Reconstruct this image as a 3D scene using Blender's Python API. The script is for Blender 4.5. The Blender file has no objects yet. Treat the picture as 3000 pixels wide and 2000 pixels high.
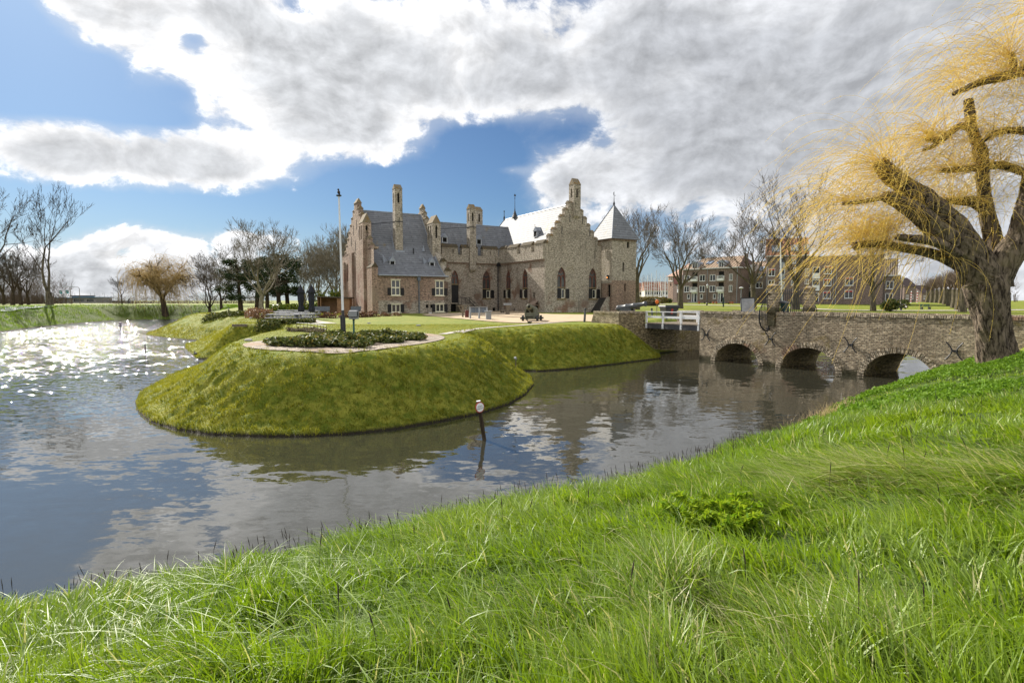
import bpy, bmesh, math, random
import numpy as np
from mathutils import Vector, Matrix
R=math.radians
rng=np.random.default_rng(7); random.seed(7)
SC=bpy.context.scene; COL=SC.collection
# ------------------------------------------------------------------ camera
H=4.5; FPX=1667.0; PITCH=math.atan(120/1667)
cp,sp=math.cos(PITCH),math.sin(PITCH)
cam=bpy.data.cameras.new('camera'); cam.sensor_width=36; cam.lens=36*FPX/3000; cam.clip_start=.05; cam.clip_end=9000
co=bpy.data.objects.new('camera',cam); COL.objects.link(co); co.location=(0,0,H); co.rotation_euler=(math.pi/2-PITCH,0,0); SC.camera=co
def ray(u,v):
    x=(u-1500)/FPX; y=-(v-1000)/FPX
    return (x,cp+y*sp,-sp+y*cp)
def onz(u,v,z):            # point of the plane z under a survey bearing
    d=ray(u,v); t=(z-H)/d[2]; return Vector((d[0]*t,d[1]*t,z))
def atD(u,v,D):
    d=ray(u,v); t=D/d[1]; return Vector((d[0]*t,D,H+d[2]*t))
# ------------------------------------------------------------------ object helpers
def tag(o,label=None,cat=None,group=None,kind=None):
    if label: o['label']=label
    if cat: o['category']=cat
    if group: o['group']=group
    if kind: o['kind']=kind
    return o
def thing(name,label,cat,loc=(0,0,0),rz=0,group=None):
    o=bpy.data.objects.new(name,None); COL.objects.link(o); o.location=loc; o.rotation_euler=(0,0,rz); o.empty_display_size=.2
    return tag(o,label,cat,group)
def dup(root,loc=None,rz=None,label=None,group=None,scale=None):
    def cp_(o,par):
        c=o.copy(); COL.objects.link(c)
        if par is not None: c.parent=par
        for ch in list(o.children): cp_(ch,c)
        return c
    r=cp_(root,None)
    if loc is not None: r.location=loc
    if rz is not None: r.rotation_euler=(r.rotation_euler[0],r.rotation_euler[1],rz)
    if scale is not None: r.scale=(scale,)*3 if not isinstance(scale,tuple) else scale
    if label: r['label']=label
    if group: r['group']=group
    return r
def boxuv(me):
    n=len(me.loops)
    if n==0: return
    uv=me.uv_layers.new(name='UVMap')
    vi=np.empty(n,np.int32); me.loops.foreach_get('vertex_index',vi)
    cv=np.empty(len(me.vertices)*3,np.float32); me.vertices.foreach_get('co',cv); cv=cv.reshape(-1,3)
    pn=np.empty(len(me.polygons)*3,np.float32); me.polygons.foreach_get('normal',pn); pn=pn.reshape(-1,3)
    lt=np.empty(len(me.polygons),np.int32); me.polygons.foreach_get('loop_total',lt)
    N=np.repeat(pn,lt,axis=0); Pp=cv[vi]
    h=np.hypot(N[:,0],N[:,1]); flat=h<.15; hh=np.where(flat,1,h)
    tx=-N[:,1]/hh; ty=N[:,0]/hh
    u=np.where(flat,Pp[:,0],Pp[:,0]*tx+Pp[:,1]*ty); v=np.where(flat,Pp[:,1],Pp[:,2]/hh)
    out=np.stack([u,v],1).astype(np.float32).ravel(); uv.data.foreach_set('uv',out)
class MB:
    """collects shapes for one mesh"""
    def __init__(s,M=None): s.v=[]; s.f=[]; s.m=[]; s.pc=[]; s.M=M; s.mi=0; s.sm=[]; s.smooth=False
    def add(s,vs,fs,M=None):
        b=len(s.v); fb=len(s.f)
        for p in vs:
            p=Vector(p)
            if M is not None: p=M@p
            if s.M is not None: p=s.M@p
            s.v.append(tuple(p))
        for f in fs: s.f.append(tuple(b+i for i in f)); s.m.append(s.mi); s.sm.append(s.smooth)
        s.pc.append((b,len(s.v),fb,len(s.f)))
        return s
    def box(s,x0,y0,z0,x1,y1,z1,M=None):
        x0,x1=min(x0,x1),max(x0,x1);y0,y1=min(y0,y1),max(y0,y1);z0,z1=min(z0,z1),max(z0,z1)
        return s.add([(x0,y0,z0),(x1,y0,z0),(x1,y1,z0),(x0,y1,z0),(x0,y0,z1),(x1,y0,z1),(x1,y1,z1),(x0,y1,z1)],
            [(0,3,2,1),(4,5,6,7),(0,1,5,4),(1,2,6,5),(2,3,7,6),(3,0,4,7)],M)
    def quad(s,a,b,c,d,M=None): return s.add([a,b,c,d],[(0,1,2,3)],M)
    def poly(s,ps,M=None): return s.add(ps,[tuple(range(len(ps)))],M)
    def prism(s,pts,d,M=None):      # pts: 3d polygon, d: extrusion vector
        n=len(pts); d=Vector(d); a=[Vector(p) for p in pts]
        nn=Vector((0,0,0))
        for i in range(n): nn+=a[i].cross(a[(i+1)%n])
        if nn.dot(d)>0: a=a[::-1]
        vs=a+[p+d for p in a]
        fs=[tuple(range(n)),tuple(range(2*n-1,n-1,-1))]
        for i in range(n): j=(i+1)%n; fs.append((j,i,n+i,n+j))
        return s.add(vs,fs,M)
    def tube(s,pts,rad,n=8,cap=True,M=None):
        pts=[Vector(p) for p in pts]; k=len(pts)
        if not hasattr(rad,'__len__'): rad=[rad]*k
        vs=[];fs=[]; up=None
        for i,p in enumerate(pts):
            t=(pts[min(i+1,k-1)]-pts[max(i-1,0)]).normalized()
            if up is None:
                up=Vector((0,0,1)) if abs(t.z)<.9 else Vector((1,0,0))
            a=t.cross(up)
            if a.length<1e-4: a=t.cross(Vector((1,0,0)))
            a.normalize(); b=a.cross(t).normalized(); up=b
            for j in range(n):
                th=2*math.pi*j/n; vs.append(p+rad[i]*(a*math.cos(th)+b*math.sin(th)))
        for i in range(k-1):
            for j in range(n):
                q=(j+1)%n; fs.append((i*n+j,i*n+q,(i+1)*n+q,(i+1)*n+j))
        if cap: fs.append(tuple(range(n-1,-1,-1))); fs.append(tuple((k-1)*n+j for j in range(n)))
        return s.add(vs,fs,M)
    def cyl(s,x,y,z0,z1,r0,r1=None,n=12,M=None):
        return s.tube([(x,y,z0),(x,y,z1)],[r0,r0 if r1 is None else r1],n,True,M)
    def lathe(s,prof,n=16,M=None,x=0,y=0):
        vs=[];fs=[];k=len(prof)
        for r,z in prof:
            for j in range(n): th=2*math.pi*j/n; vs.append((x+r*math.cos(th),y+r*math.sin(th),z))
        for i in range(k-1):
            for j in range(n): q=(j+1)%n; fs.append((i*n+j,i*n+q,(i+1)*n+q,(i+1)*n+j))
        fs.append(tuple(range(n-1,-1,-1))); fs.append(tuple((k-1)*n+j for j in range(n)))
        return s.add(vs,fs,M)
    def ball(s,c,r,n=10,M=None):
        if not hasattr(r,'__len__'): r=(r,r,r)
        k=max(4,n//2); prof=[(max(.001,math.sin(math.pi*i/k)),-math.cos(math.pi*i/k)) for i in range(k+1)]
        MM=Matrix.Translation(c)@Matrix.Diagonal((r[0],r[1],r[2],1))
        return s.lathe(prof,n,MM if M is None else M@MM)
    def each(s,name,mat,parent=None):
        """one object for every piece added"""
        out=[]
        for v0,v1,f0,f1 in s.pc:
            q=MB(); q.v=s.v[v0:v1]; q.f=[tuple(i-v0 for i in f) for f in s.f[f0:f1]]; q.m=s.m[f0:f1]; q.sm=s.sm[f0:f1]; out.append(q.build(name,mat,parent))
        return out
    def build(s,name,mats,parent=None,bevel=0):
        me=bpy.data.meshes.new(name); me.from_pydata(s.v,[],s.f); 
        if not isinstance(mats,(list,tuple)): mats=[mats]
        for m in mats: me.materials.append(m)
        if len(mats)>1: me.polygons.foreach_set('material_index',np.array(s.m,np.int32))
        if any(s.sm): me.polygons.foreach_set('use_smooth',np.array(s.sm,bool))
        me.update(); boxuv(me)
        o=bpy.data.objects.new(name,me); COL.objects.link(o)
        if parent is not None: o.parent=parent
        if bevel:
            b=o.modifiers.new('bevel','BEVEL'); b.width=bevel; b.segments=2; b.limit_method='ANGLE'
        return o
def np_mesh(name,V,Q,mat,parent=None,tris=False,attrs=None,smooth=False):
    me=bpy.data.meshes.new(name); V=np.asarray(V,np.float32); Q=np.asarray(Q,np.int32); k=Q.shape[1]
    me.vertices.add(len(V)); me.vertices.foreach_set('co',V.ravel())
    me.loops.add(Q.size); me.loops.foreach_set('vertex_index',Q.ravel())
    me.polygons.add(len(Q)); me.polygons.foreach_set('loop_start',np.arange(0,Q.size,k,dtype=np.int32)); me.polygons.foreach_set('loop_total',np.full(len(Q),k,np.int32))
    if smooth: me.polygons.foreach_set('use_smooth',np.ones(len(Q),bool))
    for an,av in (attrs or {}).items():
        at=me.attributes.new(an,'FLOAT','POINT'); at.data.foreach_set('value',np.asarray(av,np.float32))
    mats=mat if isinstance(mat,(list,tuple)) else [mat]
    for m in mats: me.materials.append(m)
    me.update(calc_edges=True)
    o=bpy.data.objects.new(name,me); COL.objects.link(o)
    if parent is not None: o.parent=parent
    return o
# ------------------------------------------------------------------ node helpers / materials
class NT:
    def __init__(s,nt): s.nt=nt; s.L=nt.links
    def n(s,t,**k):
        q=s.nt.nodes.new(t)
        for a,b in k.items():
            if a.startswith('i_'):
                key=a[2:].replace('_',' ')
                s.set(q.inputs[int(key)] if key.isdigit() else q.inputs[key],b)
            else: setattr(q,a,b)
        return q
    def set(s,inp,b):
        if hasattr(b,'is_output') or isinstance(b,bpy.types.NodeSocket): s.L.new(b,inp)
        else: inp.default_value=b
    def m(s,op,a,b=0.0,c=0.0,clamp=False):
        q=s.nt.nodes.new('ShaderNodeMath'); q.operation=op; q.use_clamp=clamp
        s.set(q.inputs[0],a); s.set(q.inputs[1],b); s.set(q.inputs[2],c); return q.outputs[0]
    def mix(s,f,a,b,mode='MIX'):
        q=s.nt.nodes.new('ShaderNodeMix'); q.data_type='RGBA'; q.blend_type=mode
        s.set(q.inputs[0],f); s.set(q.inputs[6],c4(a)); s.set(q.inputs[7],c4(b)); return q.outputs[2]
    def noise(s,vec,scale,detail=4,rough=.55,dist=0,out=0,dim='3D'):
        q=s.nt.nodes.new('ShaderNodeTexNoise'); q.noise_dimensions=dim
        q.inputs['Scale'].default_value=scale; q.inputs['Detail'].default_value=detail; q.inputs['Roughness'].default_value=rough; q.inputs['Distortion'].default_value=dist
        if vec is not None: s.L.new(vec,q.inputs['Vector'])
        return q.outputs[out]
    def ss(s,x,a,b,lo=0.0,hi=1.0):
        q=s.nt.nodes.new('ShaderNodeMapRange'); q.interpolation_type='SMOOTHSTEP'
        s.set(q.inputs[0],x); s.set(q.inputs[1],a); s.set(q.inputs[2],b); s.set(q.inputs[3],lo); s.set(q.inputs[4],hi); return q.outputs[0]
    def lin(s,x,a,b,lo=0.0,hi=1.0):
        q=s.nt.nodes.new('ShaderNodeMapRange'); s.set(q.inputs[0],x); s.set(q.inputs[1],a); s.set(q.inputs[2],b); s.set(q.inputs[3],lo); s.set(q.inputs[4],hi); return q.outputs[0]
    def bump(s,h,st,dist=.05,nrm=None):
        q=s.nt.nodes.new('ShaderNodeBump'); q.inputs['Strength'].default_value=st; q.inputs['Distance'].default_value=dist; s.L.new(h,q.inputs['Height'])
        if nrm is not None: s.L.new(nrm,q.inputs['Normal'])
        return q.outputs[0]
    def vscale(s,v,sc):
        q=s.nt.nodes.new('ShaderNodeMapping'); s.L.new(v,q.inputs[0]); q.inputs['Scale'].default_value=sc; return q.outputs[0]
def c4(c):
    if isinstance(c,(tuple,list)) and len(c)==3: return (*c,1)
    return c
def newmat(name):
    m=bpy.data.materials.new(name); m.use_nodes=True; m.node_tree.nodes.clear(); T=NT(m.node_tree)
    o=T.n('ShaderNodeOutputMaterial'); return m,T,o
def principled(T,o,col,rough=.8,nrm=None,spec=.3,metal=0):
    p=T.n('ShaderNodeBsdfPrincipled'); T.set(p.inputs['Base Color'],c4(col)); T.set(p.inputs['Roughness'],rough)
    p.inputs['Specular IOR Level'].default_value=spec; p.inputs['Metallic'].default_value=metal
    if nrm is not None: T.L.new(nrm,p.inputs['Normal'])
    T.L.new(p.outputs[0],o.inputs[0]); return p
def plain(name,col,rough=.7,var=.25,scale=6,bump=.0,spec=.3,metal=0,col2=None,lo=.35,hi=.7):
    m,T,o=newmat(name); tc=T.n('ShaderNodeTexCoord').outputs['Object']
    n=T.noise(tc,scale,5,.6); d=col2 or tuple(c*(1-var) for c in col)
    c=T.mix(T.lin(n,lo,hi),d,col)
    b=T.bump(T.noise(tc,scale*4,4,.6),bump,.02) if bump else None
    principled(T,o,c,rough,b,spec,metal); return m
def brick(name,ca,cb,mortar,bw=.28,bh=.09,ms=.012,bump=.6,red=None,redz=None,patch=.5,stain=(.05,.045,.03),green=0,dirt=.5,mott=1.0,tide=False):
    """brick courses on the face's own plane (uv in metres): per-brick colours, blotches, lichen, relief"""
    m,T,o=newmat(name); uv=T.n('ShaderNodeUVMap').outputs[0]
    q=T.n('ShaderNodeTexBrick'); T.L.new(uv,q.inputs['Vector']); q.inputs['Scale'].default_value=1; q.inputs['Brick Width'].default_value=bw; q.inputs['Row Height'].default_value=bh; q.inputs['Mortar Size'].default_value=ms; q.inputs['Mortar Smooth'].default_value=.4; q.inputs['Bias'].default_value=0
    q.inputs['Color1'].default_value=c4(ca); q.inputs['Color2'].default_value=c4(cb); q.inputs['Mortar'].default_value=c4(mortar)
    tc=T.n('ShaderNodeTexCoord').outputs['Object']
    st=T.vscale(uv,(3.8,7,1)); n1=T.noise(st,1.0,3,.7)
    n2=T.noise(tc,.45,5,.6); n3=T.noise(tc,1.6,5,.65)
    c=q.outputs[0]
    n4=T.noise(T.vscale(uv,(2.0,3.6,1)),1.0,3,.75)
    c=T.mix(T.ss(n1,.50,.66,0,.9*mott),c,tuple(min(1,x*1.75+.03) for x in ca))
    c=T.mix(T.ss(n1,.47,.32,0,.9*mott),c,tuple(x*.33 for x in cb))
    c=T.mix(T.ss(n4,.52,.68,0,.7*mott),c,tuple(min(1,x*1.45) for x in ca))
    c=T.mix(T.ss(n4,.46,.32,0,.75*mott),c,tuple(x*.42 for x in cb))
    if red: 
        f=T.m('MULTIPLY',T.ss(n2,.5-.12*patch,.5+.14),T.ss(n1,.3,.62,.45,1))
        if redz is not None:
            z=T.n('ShaderNodeSeparateXYZ'); T.L.new(tc,z.inputs[0]); f=T.m('MULTIPLY',f,T.ss(z.outputs[2],redz[1],redz[0]))
        c=T.mix(T.m('MULTIPLY',f,.85),c,red)
    c=T.mix(T.ss(n3,.55,.75,0,dirt),c,stain)
    if green: c=T.mix(T.ss(T.noise(tc,.9,6,.7,1),.56,.68,0,green),c,(.20,.15,.02))
    big=T.noise(tc,.23,4,.6); run=T.noise(T.vscale(uv,(1.4,.16,1)),1,4,.6)
    c=T.mix(T.ss(big,.50,.68,0,.45),c,tuple(x*.62 for x in cb)); c=T.mix(T.ss(big,.46,.30,0,.35),c,tuple(min(1,x*1.25) for x in ca)); c=T.mix(T.ss(run,.56,.74,0,.5),c,stain)
    if tide:
        zz=T.n('ShaderNodeSeparateXYZ',i_0=tc).outputs[2]; c=T.mix(T.ss(T.m('ADD',zz,T.m('MULTIPLY',n3,-.55)),.22,-.12,0,.85),c,(.035,.036,.016))
    hgt=T.m('ADD',T.m('MULTIPLY',q.outputs[1],-1.0),T.m('MULTIPLY',n1,.8))
    b=T.bump(hgt,bump,.035)
    b=T.bump(T.noise(T.vscale(uv,(5,12,1)),1,4,.7),bump*.7,.05,b)
    principled(T,o,c,.9,b,.15); return m
M={}
M['castle']=brick('castle_brick',(.43,.375,.30),(.30,.26,.205),(.36,.325,.275),.27,.085,.014,.8,red=(.22,.085,.045),redz=(.5,4.2),patch=.1,green=.25,dirt=.35)
M['castle_grey']=brick('castle_grey_brick',(.42,.36,.29),(.29,.25,.20),(.36,.325,.275),.27,.085,.014,.9,red=(.22,.10,.06),patch=-.2,green=.2,dirt=.5)
M['castle_red']=brick('castle_red_brick',(.34,.23,.17),(.235,.155,.115),(.31,.26,.21),.25,.08,.014,.8,red=(.36,.28,.21),patch=.3,dirt=.5)
M['castle_mix']=brick('castle_mixed_brick',(.42,.32,.25),(.30,.215,.165),(.37,.31,.26),.26,.082,.014,.8,red=(.29,.15,.115),patch=.6,redz=(5,11),dirt=.25)
M['bridge']=brick('bridge_brick',(.50,.41,.29),(.26,.20,.135),(.17,.15,.115),.27,.105,.02,1.0,mott=.5,tide=True,red=(.34,.17,.10),patch=-.3,redz=(-.2,2.4),green=.6,dirt=.45)
M['bridge_shade']=brick('shaded_bridge_brick',(.31,.245,.14),(.22,.17,.10),(.13,.11,.075),.28,.10,.02,1.0,green=.7,dirt=.5)  # darker bridge brick: shade painted into the vaults and the unlit abutment face
M['arch']=brick('arch_brick',(.50,.42,.31),(.36,.29,.21),(.10,.09,.07),.11,.22,.022,.8,red=(.34,.18,.12),patch=-.6,green=.3)
M['flat']=brick('apartment_brick',(.20,.145,.125),(.155,.11,.095),(.185,.16,.145),.22,.075,.012,.15,dirt=.12)
M['flat_dark']=brick('dark_apartment_brick',(.16,.13,.115),(.125,.10,.09),(.16,.14,.125),.22,.075,.012,.15,dirt=.12)
M['flat_pale']=brick('pale_apartment_brick',(.36,.25,.20),(.30,.20,.16),(.30,.24,.2),.22,.075,.012,.15,dirt=.1)
M['house']=plain('pale_render',(.62,.58,.52),.9,.2,1)
def slate(name,col,rough,bump=.35,spec=.45):
    m,T,o=newmat(name); uv=T.n('ShaderNodeUVMap').outputs[0]; tc=T.n('ShaderNodeTexCoord').outputs['Object']
    q=T.n('ShaderNodeTexBrick'); T.L.new(uv,q.inputs['Vector']); q.inputs['Scale'].default_value=1; q.inputs['Brick Width'].default_value=2.7; q.inputs['Row Height'].default_value=.42; q.inputs['Mortar Size'].default_value=.05; q.inputs['Mortar Smooth'].default_value=.6
    q.inputs['Color1'].default_value=c4(col); q.inputs['Color2'].default_value=c4(tuple(x*.88 for x in col)); q.inputs['Mortar'].default_value=c4(tuple(x*.45 for x in col))
    n=T.noise(tc,.5,6,.65,.5); c=T.mix(T.ss(n,.6,.72,0,.8),q.outputs[0],(.20,.14,.035))
    c=T.mix(T.ss(T.noise(tc,1.7,4,.6),.45,.7,0,.5),c,tuple(x*1.5 for x in col))
    wv=T.m('FRACT',T.m('DIVIDE',T.n('ShaderNodeSeparateXYZ',i_0=uv).outputs[1],.42))
    hgt=T.m('ADD',T.m('MULTIPLY',wv,-.7),T.m('MULTIPLY',q.outputs[1],-.5))
    hgt=T.m('ADD',hgt,T.m('MULTIPLY',T.noise(T.vscale(uv,(3,3.3,1)),1,2,.5),.6))
    b=T.bump(hgt,bump,.03)
    principled(T,o,c,rough,b,spec); return m
M['slate']=slate('roof_slate',(.165,.172,.185),.56,.35,.22)
M['slate2']=slate('smooth_roof_slate',(.16,.165,.175),.66,.6)
M['lead']=plain('lead',(.30,.33,.38),.45,.3,3,spec=.5)
M['moss']=plain('mossy_coping',(.20,.165,.115),.95,.3,1.6,.5,col2=(.22,.13,.035),lo=.36,hi=.5)
M['mosscap']=plain('dark_mossy_coping',(.075,.06,.038),.95,.3,2.2,.5,col2=(.17,.10,.02),lo=.28,hi=.44)
M['tracery']=plain('red_sandstone',(.21,.10,.075),.9,.3,4,.2)
M['sill']=plain('mossy_sill',(.27,.20,.10),.9,.4,4,.2)
M['cream']=plain('cream_paint',(.72,.68,.52),.5,.08,3)
M['black']=plain('black_paint',(.012,.011,.012),.5,.3,4)
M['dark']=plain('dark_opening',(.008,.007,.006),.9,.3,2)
M['grey_pipe']=plain('zinc_pipe',(.10,.125,.155),.5,.2,3,spec=.5)
def glass(name,col,rough=.08):
    m,T,o=newmat(name); uv=T.n('ShaderNodeUVMap').outputs[0]
    tc=T.n('ShaderNodeTexCoord').outputs['Object']
    b=T.bump(T.noise(tc,3,3,.5),.12,.03)
    c=T.mix(T.lin(T.noise(tc,1.3,2,.5),.35,.65),tuple(x*.5 for x in col),tuple(x*1.6 for x in col))
    principled(T,o,c,rough,b,.7); return m
M['glass']=glass('window_glass',(.022,.024,.028))
M['leaded']=glass('leaded_glass',(.035,.035,.034),.3)
M['white']=plain('white_paint',(.78,.79,.80),.4,.12,2.5,spec=.4)
M['iron']=plain('wrought_iron',(.012,.013,.017),.45,.4,6,spec=.5)
M['gunmetal']=plain('painted_gun_iron',(.085,.092,.10),.42,.35,5,.1,spec=.5)
M['bronze']=plain('weathered_bronze',(.15,.145,.095),.55,.35,5,.15,spec=.4)
M['carriage']=plain('grey_green_timber',(.14,.15,.115),.8,.4,5,.2)
M['wood']=plain('shed_timber',(.34,.195,.105),.75,.3,3,.1)
M['oldwood']=plain('weathered_timber',(.20,.165,.12),.85,.4,6,.3)
M['deck']=plain('bridge_planks',(.36,.30,.235),.85,.3,3,.2)
M['beam']=plain('grey_beam',(.075,.075,.08),.8,.3,3,.2)
M['concrete']=plain('grey_concrete',(.30,.31,.32),.8,.25,3,.2)
M['slab']=plain('blue_grey_bench',(.12,.135,.155),.6,.25,3,.1)
M['table']=plain('weathered_table',(.33,.335,.36),.5,.15,3,.1,spec=.5)
M['canvas']=plain('charcoal_canvas',(.022,.024,.032),.8,.3,5,.3)
M['stone']=plain('pale_stone',(.55,.53,.49),.85,.3,7,.2)
M['binplastic']=plain('grey_bin_plastic',(.035,.037,.042),.4,.2,4,spec=.5)
M['orange']=plain('orange_buoy',(.75,.17,.03),.5,.15,4)
M['redpaint']=plain('red_paint',(.45,.05,.035),.5,.2,4)
M['signwhite']=plain('sign_white',(.78,.78,.80),.4,.05,3)
M['greenpost']=plain('green_post',(.06,.15,.11),.6,.3,5)
M['teal']=plain('teal_flag',(.02,.30,.36),.7,.2,3)
M['pot']=plain('terracotta',(.42,.15,.07),.8,.2,4)
M['tile_orange']=None
def tiles(name,a,b,w=.55):
    m,T,o=newmat(name); uv=T.n('ShaderNodeUVMap').outputs[0]; s=T.n('ShaderNodeSeparateXYZ',i_0=uv)
    x=T.m('FRACT',T.m('DIVIDE',s.outputs[0],w)); wv=T.m('ABSOLUTE',T.m('SUBTRACT',x,.5)); y=T.m('FRACT',T.m('DIVIDE',s.outputs[1],.4))
    f=T.m('MULTIPLY',T.ss(wv,.12,.3),T.ss(y,.0,.25,.5,1)); n=T.noise(T.vscale(uv,(1.8,2.5,1)),1,2,.6)
    c=T.mix(f,b,a); c=T.mix(T.lin(n,.3,.7,0,.5),c,tuple(q*.6 for q in a))
    bb=T.bump(T.m('ADD',wv,T.m('MULTIPLY',y,-.3)),.9,.12)
    principled(T,o,c,.55,bb,.4); return m
M['tile_orange']=tiles('orange_pantiles',(.40,.19,.10),(.20,.085,.045),.75)
M['tile_buff']=tiles('glazed_pantiles',(.42,.30,.19),(.07,.042,.035),.75)
M['tile_brown']=tiles('brown_pantiles',(.11,.07,.055),(.07,.045,.035))
M['tile_red']=plain('red_roof',(.36,.19,.13),.8,.3,.6)
M['soffit']=plain('white_trim',(.62,.63,.65),.5,.1,2)
M['maroon']=plain('maroon_boards',(.12,.03,.025),.7,.2,2)
M['doorgreen']=plain('dark_green_door',(.01,.035,.035),.4,.2,2)
def bark(name,a,b,scale=1,bump=.6):
    m,T,o=newmat(name); tc=T.n('ShaderNodeTexCoord').outputs['Object']
    n=T.noise(T.vscale(tc,(9*scale,9*scale,2.2*scale)),1,6,.65,.6); c=T.mix(T.ss(n,.35,.65),a,b)
    c=T.mix(T.ss(T.noise(tc,1.2,3,.6),.5,.7,0,.45),c,(b[0]*1.15,b[1]*1.2,b[2]*.9))
    principled(T,o,c,.9,T.bump(n,bump,.06),.15); return m
M['bark_willow']=bark('willow_bark',(.018,.013,.009),(.21,.165,.12),1.0,1.0)
M['bark']=bark('grey_bark',(.05,.043,.03),(.15,.125,.085),.6)
M['bark_dark']=bark('dark_bark',(.03,.022,.015),(.09,.066,.045),.6)
M['bark_pale']=bark('pale_bark',(.13,.115,.075),(.30,.265,.19),.6)
M['twig_grey']=plain('grey_twigs',(.14,.112,.082),.85,.4,.8)
M['twig_dark']=plain('dark_twigs',(.085,.066,.048),.85,.4,.8)
M['twig_brown']=plain('brown_twigs',(.18,.13,.095),.85,.4,.8)
M['twig_pale']=plain('pale_twigs',(.22,.19,.13),.85,.4,.8)
def leafmat(name,a,b,rough=.45,trans=.35,spec=.4,attr='tint',c=None,gloss=0):
    m,T,o=newmat(name); at=T.n('ShaderNodeAttribute',attribute_name=attr).outputs['Fac']
    col=T.mix(at,a,b)
    if c: col=T.mix(T.ss(at,.86,.97),col,c)
    p=T.n('ShaderNodeBsdfPrincipled'); T.L.new(col,p.inputs['Base Color']); p.inputs['Roughness'].default_value=rough; p.inputs['Specular IOR Level'].default_value=spec
    t=T.n('ShaderNodeBsdfTranslucent'); T.L.new(T.mix(.5,col,(1,1,.2),'MULTIPLY'),t.inputs[0])
    mx=T.n('ShaderNodeMixShader'); mx.inputs[0].default_value=trans; T.L.new(p.outputs[0],mx.inputs[1]); T.L.new(t.outputs[0],mx.inputs[2])
    if gloss:
        g=T.n('ShaderNodeBsdfAnisotropic'); g.inputs['Roughness'].default_value=.55; m2=T.n('ShaderNodeMixShader'); m2.inputs[0].default_value=gloss; T.L.new(mx.outputs[0],m2.inputs[1]); T.L.new(g.outputs[0],m2.inputs[2]); mx=m2
    T.L.new(mx.outputs[0],o.inputs[0]); return m
M['willow_twig']=leafmat('willow_twigs',(.74,.55,.15),(.95,.78,.25),.6,.45,.2,c=(.38,.26,.12))
M['willow_far']=leafmat('far_willow_twigs',(.48,.36,.16),(.66,.50,.22),.6,.45,.2)
M['blade']=leafmat('grass_blades',(.075,.18,.006),(.32,.43,.015),.5,.45,.15,c=(.54,.52,.25),gloss=.05)  # pale c tone is the painted sheen of bent blades
M['turf']=leafmat('turf_blades',(.125,.15,.015),(.35,.33,.04),.6,.35,.2,c=(.40,.36,.14))
M['lawnblade']=leafmat('lawn_blades',(.14,.20,.015),(.24,.27,.03),.5,.35,.25)
M['seed']=plain('dark_seed_heads',(.05,.035,.03),.8,.4,30)
M['reed']=leafmat('dry_reeds',(.40,.30,.16),(.55,.43,.25),.7,.3,.2)
M['laurel']=leafmat('laurel_leaves',(.04,.062,.016),(.15,.165,.05),.55,.2,.15,c=(.30,.24,.06))
M['laurel_light']=leafmat('shrub_leaves',(.05,.10,.015),(.18,.21,.03),.5,.25,.2,c=(.30,.22,.02))
M['beech']=leafmat('dry_beech_leaves',(.12,.06,.04),(.27,.155,.105),.6,.25,.25)
M['heath']=leafmat('dry_heather',(.10,.08,.06),(.22,.19,.15),.8,.2,.1)
M['conifer']=leafmat('conifer_needles',(.012,.024,.009),(.045,.07,.02),.6,.15,.25)
M['cover']=leafmat('ground_cover_leaves',(.09,.19,.012),(.19,.31,.03),.6,.35,.2)
M['weed']=leafmat('feathery_weed_leaves',(.13,.25,.012),(.33,.42,.03),.6,.45,.1)
M['brownhedge']=leafmat('clipped_brown_hedge',(.13,.10,.04),(.26,.21,.07),.7,.2,.2)
# ------------------------------------------------------------------ sun + sky
SAZ,SEL=-40.0,33.0
sd=Vector((math.sin(R(SAZ))*math.cos(R(SEL)),math.cos(R(SAZ))*math.cos(R(SEL)),math.sin(R(SEL))))
sun=bpy.data.lights.new('sun','SUN'); sun.energy=4.8; sun.angle=R(.53); sun.color=(1,.94,.84)
so=bpy.data.objects.new('sun',sun); COL.objects.link(so); so.rotation_euler=(-sd).to_track_quat('-Z','Y').to_euler(); so.location=(-60,70,60)
W_=bpy.data.worlds.new('World'); SC.world=W_; W_.use_nodes=True; W_.node_tree.nodes.clear(); T=NT(W_.node_tree)
wo=T.n('ShaderNodeOutputWorld'); bg=T.n('ShaderNodeBackground'); T.L.new(bg.outputs[0],wo.inputs[0]); bg.inputs[1].default_value=.1
sky=T.n('ShaderNodeTexSky'); sky.sky_type='NISHITA'; sky.sun_disc=False; sky.sun_elevation=R(SEL); sky.sun_rotation=R(SAZ); sky.air_density=1.0; sky.dust_density=.6; sky.ozone_density=1.6
tc=T.n('ShaderNodeTexCoord').outputs['Generated']; sx=T.n('ShaderNodeSeparateXYZ',i_0=tc)
az=T.m('MULTIPLY',T.m('ARCTAN2',sx.outputs[0],sx.outputs[1]),180/math.pi); el=T.m('MULTIPLY',T.m('ARCSINE',sx.outputs[2]),180/math.pi)
def azel(x,y):
    d=Vector(ray(x*1.2755,y*1.2755)).normalized(); return math.degrees(math.atan2(d.x,d.y)),math.degrees(math.asin(d.z))
elm=T.m('MAXIMUM',el,-2.0)
lowk=T.ss(el,13,8); cv=T.n('ShaderNodeCombineXYZ'); T.L.new(T.m('MULTIPLY',az,.075),cv.inputs[0]); T.L.new(T.m('MULTIPLY',elm,.105),cv.inputs[1]); CV=cv.outputs[0]
warp=T.noise(CV,.9,3,.5,out=1)
wv=T.n('ShaderNodeVectorMath',operation='MULTIPLY_ADD'); T.L.new(warp,wv.inputs[0]); wv.inputs[1].default_value=(.5,.5,0); T.L.new(CV,wv.inputs[2])
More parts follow.
